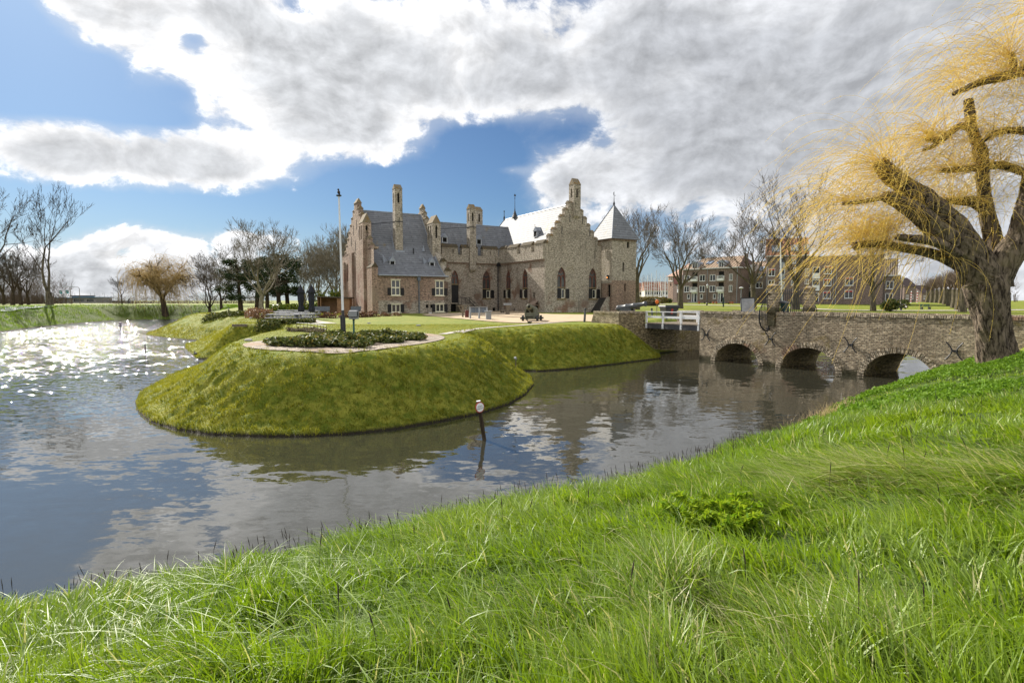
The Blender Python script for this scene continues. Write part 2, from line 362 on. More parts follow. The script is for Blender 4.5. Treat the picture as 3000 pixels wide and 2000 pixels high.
def two(v,d): k=T.n('ShaderNodeMix'); T.L.new(lowk,k.inputs[0]); T.L.new(T.noise(v,2.3,d,.60),k.inputs[2]); T.L.new(T.noise(v,5.2,d,.60),k.inputs[3]); return k.outputs[0]
F1=two(wv.outputs[0],11)
F2=T.noise(wv.outputs[0],1.1,8,.58)
shf=T.n('ShaderNodeVectorMath',operation='ADD'); T.L.new(wv.outputs[0],shf.inputs[0]); shf.inputs[1].default_value=(-.07,.10,0)
F3=two(shf.outputs[0],7); relief=T.m('SUBTRACT',F1,F3)
sh2=T.n('ShaderNodeVectorMath',operation='ADD'); T.L.new(wv.outputs[0],sh2.inputs[0]); sh2.inputs[1].default_value=(-.03,.04,0)
relief2=T.m('SUBTRACT',T.noise(wv.outputs[0],6.5,6,.6),T.noise(sh2.outputs[0],6.5,6,.6))
# soft cloud masses, each (centre, half-size) given as bearing/elevation of its middle and rim
blobs=[(520,60,420,130,1.15),(900,120,330,150,1.1),(740,250,260,75,1.1),(300,370,300,60,1.25),(560,390,190,45,.8),(120,330,120,70,.8),(850,310,150,50,.8),(1120,215,130,50,.7),(330,60,240,90,.5),(620,320,200,55,.7),
 (1500,90,420,150,1.0),(1900,200,420,260,1.15),(1700,330,330,130,1.1),(1420,410,200,60,1.05),(2200,420,380,240,1.1),(1290,420,55,45,.75),(2300,80,320,260,.9),(1310,170,170,70,.75),
 (230,562,45,30,.9),(310,548,55,34,1.0),(375,560,50,30,.9),(450,560,45,26,.8),(540,556,50,26,.9),(620,552,42,22,.9),(170,600,60,35,.8),(390,640,260,52,1.0),(120,620,120,60,.8),(210,640,160,45,.9),(560,610,110,40,.7),(1900,560,420,70,.75),(2300,640,320,70,.6),(1330,500,110,40,.45),(180,490,110,10,.35),(1190,390,60,10,.3),
 (250,150,70,40,-.45),(440,110,80,60,-.5),(1330,300,90,40,-.4),(690,30,65,38,-1.0),(445,88,40,22,-.8),(405,215,70,35,-.55),(30,120,130,150,-.9),(140,215,160,40,-.6),(330,262,140,22,-.7),(860,440,330,60,-.5),(1080,330,110,55,-.75),(560,480,400,22,-.45),(1700,640,300,45,-.45),(150,480,170,30,-.3)]
dens=None
for (x,y,rx,ry,w) in blobs:
    a0,e0=azel(x,y); ra=abs(azel(x+rx*.5,y)[0]-azel(x-rx*.5,y)[0]); re=abs(azel(x,y+ry*.5)[1]-azel(x,y-ry*.5)[1])
    X=T.m('MULTIPLY_ADD',az,1/ra,-a0/ra); Y=T.m('MULTIPLY_ADD',el,1/re,-e0/re)
    r2=T.m('MULTIPLY_ADD',Y,Y,T.m('MULTIPLY',X,X)); e=T.m('POWER',.3679,r2)
    dens=T.m('MULTIPLY_ADD',e,w,dens if dens is not None else 0.0)
behind=T.m('MULTIPLY',T.ss(T.m('ABSOLUTE',az),48,85),.62)          # broken cloud over the rest of the sky
high=T.m('MULTIPLY',T.ss(el,34,50),.45)
dens=T.m('ADD',dens,T.m('MAXIMUM',behind,high))
dn=T.m('ADD',dens,T.m('MULTIPLY',T.m('SUBTRACT',F1,.5),3.0))
mask=T.ss(T.m('ADD',dn,T.m('MULTIPLY',T.m('SUBTRACT',T.noise(wv.outputs[0],9,6,.65),.5),.55)),.36,.82)
core=T.ss(T.m('ADD',T.m('MULTIPLY',dens,.75),T.m('ADD',T.m('MULTIPLY',T.m('SUBTRACT',F1,.5),1.6),T.m('MULTIPLY',T.m('SUBTRACT',F2,.5),2.7))),.50,1.25)
sv=T.n('ShaderNodeVectorMath',operation='DOT_PRODUCT'); T.L.new(tc,sv.inputs[0]); sv.inputs[1].default_value=sd
near=T.ss(sv.outputs['Value'],.60,.99)
brt=T.mix(near,(4.3,4.4,4.6),(6.4,6.4,6.45)); gry=T.mix(near,(2.85,2.95,3.15),(3.75,3.85,4.0))
cc=T.mix(T.m('MULTIPLY',core,.95),brt,gry); rel=T.m('MULTIPLY',T.lin(relief,-.16,.16,.76,1.22),T.lin(relief2,-.16,.16,.94,1.06)); rc=T.n('ShaderNodeCombineColor'); [T.L.new(rel,rc.inputs[i]) for i in range(3)]; cc=T.mix(1.0,cc,rc.outputs[0],'MULTIPLY')
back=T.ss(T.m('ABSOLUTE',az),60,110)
cc=T.mix(T.m('MULTIPLY',back,.8),cc,(9.5,9.3,9.0))  # unseen clouds behind the view, brightened to lift the shaded facades
hz=T.ss(el,9,0); skyc=T.mix(1.0,sky.outputs[0],(.215,.30,.40),'MULTIPLY'); skyc=T.mix(T.m('MULTIPLY',hz,.55),skyc,(2.9,3.5,4.1))
thin=T.m('MULTIPLY',T.ss(T.m('ADD',dens,T.m('MULTIPLY',T.m('SUBTRACT',F1,.5),1.0)),.0,.6),.35)
skyc=T.mix(thin,skyc,(4.2,4.4,4.7))
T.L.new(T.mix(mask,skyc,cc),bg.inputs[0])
W_.cycles.sampling_method='MANUAL'; W_.cycles.sample_map_resolution=512
SC.view_settings.view_transform='Standard'; SC.view_settings.look='None'; SC.view_settings.exposure=.92; SC.view_settings.gamma=1; SC.view_settings.use_curve_mapping=False
# ------------------------------------------------------------------ terrain
WP=[(23.4,29.8,'n'),(20.6,29.6,'n'),(12.9,22.5,'n'),(8.9,18.2,'n'),(5.4,15.4,'n'),(2.5,12.7,'n'),(0,11.0,'n'),(-3.1,9.1,'n'),(-5.4,7.8,'n'),(-7.4,6.5,'n'),(-13,3,'n'),(-30,-8,'n'),(-80,-30,'n'),(-140,0,'f'),(-100,30,'f'),(-68,66,'f'),(-72.6,80.6,'f'),(-80.8,98,'f'),(-86.2,115.4,'f'),(-88.7,128,'f'),(-83.7,131,'f'),(-79.4,134,'f'),(-72,133,'f'),
(-62,115,'i'),(-54,92,'i'),(-50.2,78.4,'i'),(-47.4,73.5,'i'),(-42,68.5,'i'),(-37,64.8,'i'),(-32.5,62.5,'i'),(-33.2,57.6,'i'),(-30,52,'i'),(-26.5,46.9,'i'),(-24.3,43.6,'i'),(-20.5,43.8,'i'),(-21.6,39.5,'i'),(-20.6,34.4,'i'),(-18,27.2,'i'),(-16.6,24.8,'i'),(-15,22.6,'i'),(-13.5,20.9,'i'),(-11.9,19.7,'i'),(-10.2,18.86,'i'),(-8.3,18.56,'i'),(-6.9,18.56,'i'),(-5.5,18.93,'i'),(-4.2,19.6,'i'),(-2.84,20.8,'i'),(-1.3,22.4,'i'),(-.1,24.5,'i'),(.7,27.2,'i'),(1.16,30,'i'),(1.17,32.9,'i'),(.2,36.3,'i'),(1.8,36.0,'i'),(3.4,36.9,'i'),(6.8,39.6,'i'),(11.59,44.1,'i'),(12.75,48.6,'i'),(16.2,51.6,'i'),(18,55,'i'),(23,64,'i'),(26,78,'i'),(36,80,'i'),(48,70,'e'),(48,52,'e'),(40,38,'e'),(30,31,'e')]
P0=np.array([(p[0],p[1]) for p in WP],float); P1=np.roll(P0,-1,axis=0)
SEGN=np.array([p[2]=='n' for p in WP]); SEGF=np.array([p[2]=='f' for p in WP])
lat=np.random.default_rng(3).random((256,256))
def vn(x,y):
    xi=np.floor(x).astype(int); yi=np.floor(y).astype(int); fx=x-xi; fy=y-yi; fx=fx*fx*(3-2*fx); fy=fy*fy*(3-2*fy)
    a=lat[xi&255,yi&255]; b=lat[(xi+1)&255,yi&255]; c=lat[xi&255,(yi+1)&255]; d=lat[(xi+1)&255,(yi+1)&255]
    return (a*(1-fx)+b*fx)*(1-fy)+(c*(1-fx)+d*fx)*fy
def fbm(x,y,o=4):
    s=0;a=1;t=0
    for i in range(o): s=s+a*vn(x*2**i+i*17.3,y*2**i+i*9.1); t+=a; a*=.5
    return s/t
def shore(x,y):
    """signed distance to the water's edge (+ on land) and weights of the bank kinds"""
    x=np.asarray(x,float).ravel(); y=np.asarray(y,float).ravel(); n=len(x); best=np.full(n,1e18); bi=np.zeros(n,int); ins=np.zeros(n,bool)
    for i in range(len(P0)):
        ax,ay=P0[i]; bx,by=P1[i]; dx,dy=bx-ax,by-ay
        t=np.clip(((x-ax)*dx+(y-ay)*dy)/(dx*dx+dy*dy),0,1); q=(x-ax-t*dx)**2+(y-ay-t*dy)**2
        w=q<best; best[w]=q[w]; bi[w]=i
        if ay!=by:
            c=((ay>y)!=(by>y)); ins^=c&(x<dx*(y-ay)/dy+ax)
    d=np.sqrt(best); return np.where(ins,-d,d),SEGN[bi],SEGF[bi]
def sst(x,a,b): t=np.clip((x-a)/(b-a),0,1); return t*t*(3-2*t)
def plateau(x,y):
    p=2.5+.25*sst(y,32,70)
    p=p+1.1*sst(y,84,150)*sst(x,5,22)
    p=p+.3*sst(y,84,105)*sst(-x,10,30)+.35*sst(-x,50,70)
    return p
def lumps(x,y): return .65*(1-np.abs(2*vn(x/.42+3,y/.34)-1))+.35*vn(x/.2,y/.2)
def height(x,y,detail=True):
    sh=np.shape(x); x=np.asarray(x,float).ravel(); y=np.asarray(y,float).ravel()
    d,n,f=shore(x,y); pl=plateau(x,y)
    wd=3.8+3.0*sst(-x,23,30)*sst(y,40,46)+2.6*sst(-x,11.5,17)*(1-sst(y,40,46)); t=np.clip(d/wd,0,1); Si=.7*(t*t*(3-2*t))+.3*(1-(1-t)**1.5)
    t2=np.clip(d/6.5,0,1); Sf=.5*t2*t2*(3-2*t2)+.5*(1-(1-t2)**1.5)
    Sn=1-np.exp(-np.maximum(d,0)/4.3); Sn=Sn*1.06
    S=np.where(n,Sn,np.where(f,Sf,Si)); hh=np.where(n,2.95*S,pl*S)
    hh=hh+.10*np.clip(d/.1,0,1)*(1-np.clip(d/1.5,0,1))
    if detail:
        sl=np.where(n|f,.5,np.clip(4*t*(1-t),0,1)); 
        hh=hh+(d>0)*np.clip(d/.6,0,1)*( sl*(.30*(fbm(x/.85,y/.85,3)-.5)+.34*(lumps(x,y)-.5)+.14*(fbm(x/2.6+7,y/2.6,2)-.5)) + .07*(fbm(x/5,y/5,2)-.5))
    hh=np.where(d<0,np.maximum(-1.1,d*.55)-.02,hh)
    return hh.reshape(sh)
def gz(x,y): return float(height(np.array([x]),np.array([y]))[0])
def onG(u,v):               # point where a survey bearing meets the land
    d=ray(u,v); t0=1.0; prev=None
    ts=np.concatenate([np.arange(2,140,.25),np.arange(140,400,1)])
    X=d[0]*ts; Y=d[1]*ts; Z=H+d[2]*ts; g=height(X,Y); k=np.where(Z<=g)[0]
    i=k[0] if len(k) else len(ts)-1
    return Vector((X[i],Y[i],g[i]))
def G(x,y,dz=0): return Vector((x,y,gz(x,y)+dz))
def axis(lo,hi,fine,lo2,hi2,g=1.06,extra=()):
    a=[]; x=lo
    for (b,s) in fine:
        while x<b-1e-6: a.append(x); x+=s
    s=fine[-1][1]
    while x<hi2: a.append(x); s=min(s*g,160); x+=s
    a.append(hi2); s=fine[0][1]; x=lo
    L=[]
    while x>lo2: s=min(s*g,160); x-=s; L.append(x)
    return np.array(L[::-1]+a)
gx=axis(-24,14,[(14,.125),(34,.35)],-3200,3200,1.045); gy=axis(-2,47,[(16.5,.35),(40,.125),(47,.18),(60,.35)],-300,3400,1.04)
XX,YY=np.meshgrid(gx,gy,indexing='ij'); ZZ=height(XX,YY)
nx,ny=XX.shape; idx=np.arange(nx*ny).reshape(nx,ny)
Q=np.stack([idx[:-1,:-1],idx[1:,:-1],idx[1:,1:],idx[:-1,1:]],-1).reshape(-1,4)
V=np.stack([XX.ravel(),YY.ravel(),ZZ.ravel()],1)
dd,nn_,ff_=shore(XX,YY); keep=(dd[Q].max(1)>-4); Q=Q[keep]
slope=np.where(nn_|ff_,0,np.clip(1-dd/3.6,0,1))
mead=(nn_&(dd<60)).astype(float); mead=np.where(ff_&(dd<7.5),.8,mead)
def groundmat():
    m,T,o=newmat('grass_ground'); tc=T.n('ShaderNodeTexCoord').outputs['Object']
    me_=T.n('ShaderNodeAttribute',attribute_name='mead').outputs['Fac']; sl=T.n('ShaderNodeAttribute',attribute_name='slope').outputs['Fac']
    n1=T.noise(tc,.35,6,.65); n2=T.noise(tc,2.4,5,.65); n3=T.noise(tc,11,3,.6)
    lawn=T.mix(T.ss(n1,.35,.65),(.135,.185,.018),(.20,.215,.030)); lawn=T.mix(T.ss(n2,.42,.66,0,.6),lawn,(.25,.23,.05)); lawn=T.mix(T.ss(n2,.5,.3,0,.5),lawn,(.075,.12,.012))
    rough=T.mix(T.ss(n2,.40,.60),(.10,.13,.012),(.235,.235,.032)); rough=T.mix(T.ss(n1,.48,.62,0,.6),rough,(.10,.14,.012)); rough=T.mix(T.ss(n3,.5,.75,0,.35),rough,(.26,.24,.06))
    md=T.mix(T.ss(n2,.35,.65),(.035,.06,.010),(.075,.115,.018))
    c=T.mix(T.ss(sl,.05,.35),lawn,rough); c=T.mix(me_,c,md)
    # a dark damp rim and soil at the water line
    z=T.n('ShaderNodeSeparateXYZ',i_0=tc).outputs[2]
    c=T.mix(T.ss(z,.16,.03),c,(.025,.02,.012))
    hh=T.m('ADD',n2,T.m('MULTIPLY',n3,.6)); b=T.bump(hh,.8,.10); principled(T,o,c,.85,b,.15); return m
M['ground']=groundmat()
g=np_mesh('ground',V,Q,M['ground'],attrs={'mead':mead,'slope':slope},smooth=True); tag(g,kind='structure')
# ------------------------------------------------------------------ water
def watermat():
    m,T,o=newmat('moat_water'); tc=T.n('ShaderNodeTexCoord').outputs['Object']; s=T.n('ShaderNodeSeparateXYZ',i_0=tc)
    def slopes(sc,amp,stretch,rot,det=2):
        mp=T.n('ShaderNodeMapping'); T.L.new(tc,mp.inputs[0]); mp.inputs['Rotation'].default_value=(0,0,R(rot)); mp.inputs['Scale'].default_value=(stretch,1,1)
        q=T.noise(mp.outputs[0],sc,det,.55,.3,out=1); v=T.n('ShaderNodeVectorMath',operation='MULTIPLY_ADD'); T.L.new(q,v.inputs[0]); v.inputs[1].default_value=(amp,amp,0); v.inputs[2].default_value=(-amp*.5,-amp*.5,0); return v.outputs[0]
    def addv(a,b): q=T.n('ShaderNodeVectorMath',operation='ADD'); T.L.new(a,q.inputs[0]); T.L.new(b,q.inputs[1]); return q.outputs[0]
    def mulv(a,f): q=T.n('ShaderNodeVectorMath',operation='SCALE'); T.L.new(a,q.inputs[0]); T.L.new(f,q.inputs['Scale']); return q.outputs[0]
    # wind reaches the open water to the left; the moat behind the mound lies sheltered
    wind=T.m('MULTIPLY',T.ss(T.m('MULTIPLY_ADD',s.outputs[1],.35,T.m('MULTIPLY',s.outputs[0],-.75)),14,38),T.lin(T.noise(tc,.07,3,.6),.3,.65,.55,1.15))
    a=addv(addv(slopes(1.1,.10,.45,20),slopes(3.4,.13,.5,-12)),slopes(9,.07,.6,8))
    patch=T.lin(T.noise(tc,.16,3,.55),.35,.62,.25,1.0)
    a=mulv(a,patch)
    b=mulv(addv(slopes(2.5,1.5,.6,15,2),slopes(7,1.15,.7,-20,1)),wind)
    nv=addv(a,b); nn=T.n('ShaderNodeVectorMath',operation='ADD'); T.L.new(nv,nn.inputs[0]); nn.inputs[1].default_value=(0,0,1)
    nz=T.n('ShaderNodeVectorMath',operation='NORMALIZE'); T.L.new(nn.outputs[0],nz.inputs[0])
    p=principled(T,o,(.032,.031,.022),.03,nz.outputs[0],.5); p.inputs['IOR'].default_value=1.95
    T.L.new(T.m('MULTIPLY_ADD',wind,.04,.022),p.inputs['Roughness']); return m
M['water']=watermat()
w=MB(); w.quad((-160,-60,0),(60,-60,0),(60,150,0),(-160,150,0)); tag(w.build('water',M['water']),kind='structure')
# ------------------------------------------------------------------ draped sheets (paths, gravel)
def inpoly(x,y,poly):
    ins=np.zeros(x.shape,bool); n=len(poly)
    for i in range(n):
        ax,ay=poly[i]; bx,by=poly[(i+1)%n]
        if ay!=by: ins^=((ay>y)!=(by>y))&(x<(bx-ax)*(y-ay)/(by-ay)+ax)
    return ins
def drape(name,poly,mat,lift=.03,step=.5,hole=None):
    bm=bmesh.new(); bv=[bm.verts.new((p[0],p[1],0)) for p in poly]; bm.faces.new(bv)
    if hole:
        hv=[bm.verts.new((p[0],p[1],0)) for p in hole]
        n=len(poly); bm.faces.ensure_lookup_table(); bm.faces.remove(bm.faces[0])
        for i in range(n): bm.faces.new((bv[i],bv[(i+1)%n],hv[(i+1)%n],hv[i]))
    else: bmesh.ops.triangulate(bm,faces=bm.faces[:])
    for _ in range(9):
        es=[e for e in bm.edges if e.calc_length()>step*max(1,min(12,e.verts[0].co.y/25))]
        if not es: break
        bmesh.ops.subdivide_edges(bm,edges=es,cuts=1); bmesh.ops.triangulate(bm,faces=bm.faces[:])
    vs=bm.verts[:]; z=height(np.array([v.co.x for v in vs]),np.array([v.co.y for v in vs]))
    for v,q in zip(vs,z): v.co.z=q+lift
    bmesh.ops.recalc_face_normals(bm,faces=bm.faces[:])
    me=bpy.data.meshes.new(name); bm.to_mesh(me); bm.free()
    if len(me.polygons) and sum(p.normal.z for p in me.polygons)<0: me.flip_normals()
    me.materials.append(mat); boxuv(me); o=bpy.data.objects.new(name,me); COL.objects.link(o); return tag(o,kind='structure')
def strip(pts,w):
    L=[];Rr=[]
    for i,p in enumerate(pts):
        a=Vector(pts[max(i-1,0)][:2]); b=Vector(pts[min(i+1,len(pts)-1)][:2]); t=(b-a).normalized(); n=Vector((-t.y,t.x)); c=Vector(p[:2])
        L.append(tuple(c+n*w/2)); Rr.append(tuple(c-n*w/2))
    return L+Rr[::-1]
def catmull(pts,k=6,closed=True):
    out=[];n=len(pts)
    for i in range(n if closed else n-1):
        p=[np.array(pts[(i+j)%n if closed else min(max(i+j,0),n-1)],float) for j in (-1,0,1,2)]
        for q in range(k):
            t=q/k; out.append(tuple(.5*((2*p[1])+(-p[0]+p[2])*t+(2*p[0]-5*p[1]+4*p[2]-p[3])*t*t+(-p[0]+3*p[1]-3*p[2]+p[3])*t**3)))
    if not closed: out.append(tuple(pts[-1]))
    return out
def pathmat(name,a,b,sc=3):
    m,T,o=newmat(name); tc=T.n('ShaderNodeTexCoord').outputs['Object']; n=T.noise(tc,sc,6,.7); n2=T.noise(tc,.4,4,.6)
    c=T.mix(T.lin(n,.3,.7),a,b); c=T.mix(T.ss(n2,.5,.7,0,.4),c,tuple(x*.6 for x in a)); principled(T,o,c,.9,T.bump(n,.3,.02),.2); return m
M['gravel']=pathmat('gravel',(.40,.30,.19),(.52,.41,.28),2.2); M['path']=pathmat('path_surface',(.40,.36,.31),(.52,.48,.43),2); M['asphalt']=pathmat('asphalt',(.28,.29,.31),(.36,.37,.40),2)
M['soil']=pathmat('soil',(.07,.05,.035),(.13,.095,.065),5)
M['klinker']=brick('path_clinker',(.37,.31,.255),(.27,.225,.18),(.17,.15,.10),.11,.22,.02,.4,red=(.36,.24,.15),patch=0,dirt=.25)
ring=catmull([(-11.7,24.7),(-10.7,23.4),(-9.26,22.6),(-7.2,22.0),(-5.6,23.1),(-4.3,25.6),(-3.6,28.5),(-3.7,31),(-4.6,33.5),(-6.5,35.3),(-9,34.8),(-11,32),(-12.2,28.5),(-12.3,26.3)])
cx,cy=-8.0,28.6
inner=[(cx+(p[0]-cx)*.70,cy+(p[1]-cy)*.76) for p in ring]
drape('path',ring,M['klinker'],.035,.45,inner)
drape('soil',inner,M['soil'],.03,.6)
grav=[onz(u,v,2.72)[:2] for u,v in [(1235,923),(1330,918),(1460,912),(1530,914),(1590,921),(1700,923.5),(1760,924),(1800,930),(1765,939),(1700,939),(1600,942),(1500,942),(1400,937),(1330,932)]]
drape('gravel',catmull(grav,3),M['gravel'],.05,.8)
drape('path.001',strip(catmull([onz(u,v,2.6)[:2] for u,v in [(1296,974),(1380,962),(1500,953),(1600,947),(1700,942)]],4,False),.55),M['path'],.03,.8)
drape('path.002',strip(catmull([(-70,72),(-79.5,82),(-86.2,96),(-95,118),(-108,145),(-125,190),(-150,260)],4,False),2.6),M['asphalt'],.06,1.2)
drape('path.003',strip(catmull([onz(u,v,3.05)[:2] for u,v in [(1900,898),(2050,899.5),(2250,901),(2450,905),(2700,906),(3000,905),(3300,905)]],3,False),2.6),M['path'],.06,1.5)
drape('path.004',strip(catmull([(72,107),(84,124),(100,150),(140,210),(200,320)],3,False),3.2),M['path'],.05,2)
drape('path.005',strip(catmull([onz(u,v,2.6)[:2] for u,v in [(720,931),(800,932),(880,937),(920,944),(960,948)]],4,False),1.6),M['path'],.03,.8)
# ------------------------------------------------------------------ castle
MT=M
CA=thing('castle','medieval brick castle with stepped gables, slate roofs, tall chimneys and square tower','castle',(4.62,81.0,2.75),R(31))
MC=Matrix.Translation((4.62,81.0,2.75))@Matrix.Rotation(R(31),4,'Z')
ML=MC.inverted()@(Matrix.Translation((-8.727,78.0,2.75))@Matrix.Rotation(R(29),4,'Z'))
def arcpts(s0,s1,spring,apex,k=7):
    h=(s1-s0)/2; rise=apex-spring; r=(rise*rise+h*h)/(2*h); out=[]
    for i in range(k+1):
        s=s0+h*i/k; out.append((s,spring+math.sqrt(max(0,r*r-(s-s0-r)**2))))
    return out
def panel(mb,org,t,L,z0,z1,ops=(),depth=.3,M=None,dark=None,dd=None):
    """upright wall face with real openings: t = direction along the wall, the outside lies to its right"""
    t=Vector((t[0],t[1])).normalized(); n=Vector((t.y,-t.x))
    def P(s,z,d=0): return (org[0]+t.x*s-n.x*d,org[1]+t.y*s-n.y*d,z)
    S=sorted({0,L,*[o[0] for o in ops],*[o[1] for o in ops]}); Z=sorted({z0,z1,*[o[2] for o in ops],*[o[3] for o in ops]})
    for i in range(len(S)-1):
        run=None
        for j in range(len(Z)-1):
            cs,cz=(S[i]+S[i+1])/2,(Z[j]+Z[j+1])/2
            if any(o[0]<cs<o[1] and o[2]<cz<o[3] for o in ops): continue
            mb.quad(P(S[i],Z[j]),P(S[i+1],Z[j]),P(S[i+1],Z[j+1]),P(S[i],Z[j+1]),M)
    for o in ops:
        s0,s1,a,b=o[:4]; sp=o[4] if len(o)>4 else None
        if sp is None: out=[(s0,a),(s1,a),(s1,b),(s0,b)]
        else:
            A=arcpts(s0,s1,sp,b); B=[(s0+s1-s,z) for s,z in A]
            for p,q in zip(A[:-1],A[1:]): mb.add([P(s0,b),P(*p),P(*q)],[(0,1,2)],M)
            for p,q in zip(B[:-1],B[1:]): mb.add([P(s1,b),P(*q),P(*p)],[(0,1,2)],M)
            out=[(s0,a),(s1,a)]+B[:-1]+A[::-1]
        for p,q in zip(out,out[1:]+out[:1]): mb.quad(P(*q),P(*p),P(*p,depth),P(*q,depth),M)
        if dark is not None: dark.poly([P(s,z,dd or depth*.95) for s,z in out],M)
def cap(mb,a0,a1,b0,b1,z0,z1,along='a',hip=.0,M=None):
    """saddleback coping"""
    if along=='a': am=(b0+b1)/2; r=[(a0+hip,am,z1),(a1-hip,am,z1)]
    else: am=(a0+a1)/2; r=[(am,b0+hip,z1),(am,b1-hip,z1)]
    v=[(a0,b0,z0),(a1,b0,z0),(a1,b1,z0),(a0,b1,z0)]+r
    f=[(0,3,2,1),(0,1,5,4),(2,3,4,5),(1,2,5),(3,0,4)] if along=='a' else [(0,3,2,1),(1,2,5,4),(3,0,4,5),(0,1,4),(2,3,5)]
    mb.add(v,f,M)
def four(mb,a0,a1,b0,b1,z0,z1,front=(),left=(),right=(),back=(),M=None,dark=None,top=True,depth=.25):
    panel(mb,(a0,b0),(1,0),a1-a0,z0,z1,front,depth,M,dark); panel(mb,(a1,b0),(0,1),b1-b0,z0,z1,right,depth,M,dark)
    panel(mb,(a1,b1),(-1,0),a1-a0,z0,z1,back,depth,M,dark); panel(mb,(a0,b1),(0,-1),b1-b0,z0,z1,left,depth,M,dark)
    if top: mb.quad((a0,b0,z1),(a1,b0,z1),(a1,b1,z1),(a0,b1,z1),M)
def chimney(a0,a1,b0,b1,z0,z1,ct,M=None,corbel=0,base=None,name='chimney',op=(.34,.62,1.9,.55),hip=.08,leftn=1,mat='castle'):
    mb=MB(); dk=MB(); w=a1-a0; d=b1-b0
    fo=[(w*op[0],w*op[1],z1-op[2],z1-op[3],z1-op[3]-.28)]
    if leftn==1: lo=[(d*.34,d*.64,z1-op[2],z1-op[3],z1-op[3]-.25)]
    else: lo=[(d*.14,d*.38,z1-op[2],z1-op[3]),(d*.56,d*.80,z1-op[2],z1-op[3])]
    four(mb,a0,a1,b0,b1,z0,z1,fo,lo,(),fo,M,dk)
    if corbel: 
        zc=z0-.42; mb.add([(a0,b0,z0),(a1,b0,z0),(a1,b1,z0),(a0,b1,z0),(a0+.22,b0+corbel,zc),(a1-.22,b0+corbel,zc),(a1-.22,b1,zc),(a0+.22,b1,zc)],[(0,1,5,4),(1,2,6,5),(3,0,4,7),(4,5,6,7)],M)
    o=mb.build(name,MT[mat],CA)
    cb=MB(); 
    cap(cb,a0-.04,a1+.04,b0-.04,b1+.04,z1+.001,ct,'a' if hip else 'b',hip,M); cb.build('chimney_cap',MT['moss'],o)
    dk.each('opening',MT['dark'],o); return o
def gothic(parent,org,t,s0,s1,zb,ztr,spring,apex,M=None,side=1,lower=True):
    t=Vector((t[0],t[1])).normalized(); n=Vector((t.y,-t.x))
    def P(s,z,d): return (org[0]+t.x*s-n.x*d,org[1]+t.y*s-n.y*d,z)
    f=MB(); sm=(s0+s1)/2; w=.11
    A=arcpts(s0,s1,spring,apex); out=[(s0,ztr)]+A+[(s0+s1-s,z) for s,z in A[::-1][1:]]+[(s1,ztr)]
    def bar(pts,w,d0=.12,d1=.26):
        for p,q in zip(pts[:-1],pts[1:]):
            e=Vector((q[0]-p[0],q[1]-p[1])); 
            if e.length<1e-5: continue
            e.normalize(); m=Vector((-e.y,e.x))*w
            f.prism([P(p[0]-m.x,p[1]-m.y,d0),P(q[0]-m.x,q[1]-m.y,d0),P(q[0]+m.x,q[1]+m.y,d0),P(p[0]+m.x,p[1]+m.y,d0)],Vector((-n.x,-n.y,0))*(d1-d0),M)
    bar(out,w); bar([(sm,ztr),(sm,spring+.05)],.07)
    l=arcpts(s0+w,sm,spring-.25,spring+.32,5); bar(l+[(s0+w+sm-s,z) for s,z in l[::-1][1:]],.055)
    l=arcpts(sm,s1-w,spring-.25,spring+.32,5); bar(l+[(sm+s1-w-s,z) for s,z in l[::-1][1:]],.055)
    cz=spring+.48*(apex-spring)+.12; bar([(sm+.2*math.cos(q*math.pi/5),cz+.22*math.sin(q*math.pi/5)) for q in range(11)],.05)
    wd=f.build('window',MT['tracery'],parent)
    p=MB(); p.poly([P(s,z,.22) for s,z in out],M); p.build('pane',MT['leaded'],wd)
    sl=MB(); sl.prism([P(s0+.02,ztr-.10,.05),P(s1-.02,ztr-.10,.05),P(s1-.02,ztr+.05,.05),P(s0+.02,ztr+.05,.05)],Vector((-n.x,-n.y,0))*.22,M)
    if lower: sl.prism([P(s0-.06,zb-.2,-.12),P(s1+.06,zb-.2,-.12),P(s1+.06,zb-.02,-.12),P(s0-.06,zb-.02,-.12)],Vector((-n.x,-n.y,0))*.4,M)
    sl.each('sill',MT['sill'],wd)
    if lower:
        g=MB(); g.poly([P(s0,zb,.24),P(s1,zb,.24),P(s1,ztr-.1,.24),P(s0,ztr-.1,.24)],M); g.build('pane',MT['glass'],wd)
        c=MB(); a,b=(sm+.02,s1-.08) if side>0 else (s0+.08,sm-.02)
        for (x0,x1,y0,y1) in [(a,a+.07,zb+.03,ztr-.25),(b-.10,b,zb+.03,ztr-.25),(a,b,zb+.03,zb+.12),(a,b,ztr-.32,ztr-.25)]:
            c.prism([P(x0,y0,.10),P(x1,y0,.10),P(x1,y1,.10),P(x0,y1,.10)],Vector((-n.x,-n.y,0))*.1,M)
        c.build('casement',MT['cream'],wd)
        for (x0,x1) in ([(s0+.03,sm-.03),(s1+.02,s1+.62)] if side>0 else [(sm+.03,s1-.03),(s0-.62,s0-.02)]):
            q=MB(); y0,y1=zb+.02,ztr-.18
            A2=[(x0,y0),(x1,y0),(x1,y1-.12),((x0*.2+x1*.8),y1-.02),((x0+x1)/2,y1),((x0*.8+x1*.2),y1-.02),(x0,y1-.12)]
            dq=.0 if (x0>=s1 or x1<=s0) else .06
            q.prism([P(s,z,-.06+dq) for s,z in A2],Vector((-n.x,-n.y,0))*.055,M); q.build('shutter',MT['black'],wd)
    return wd

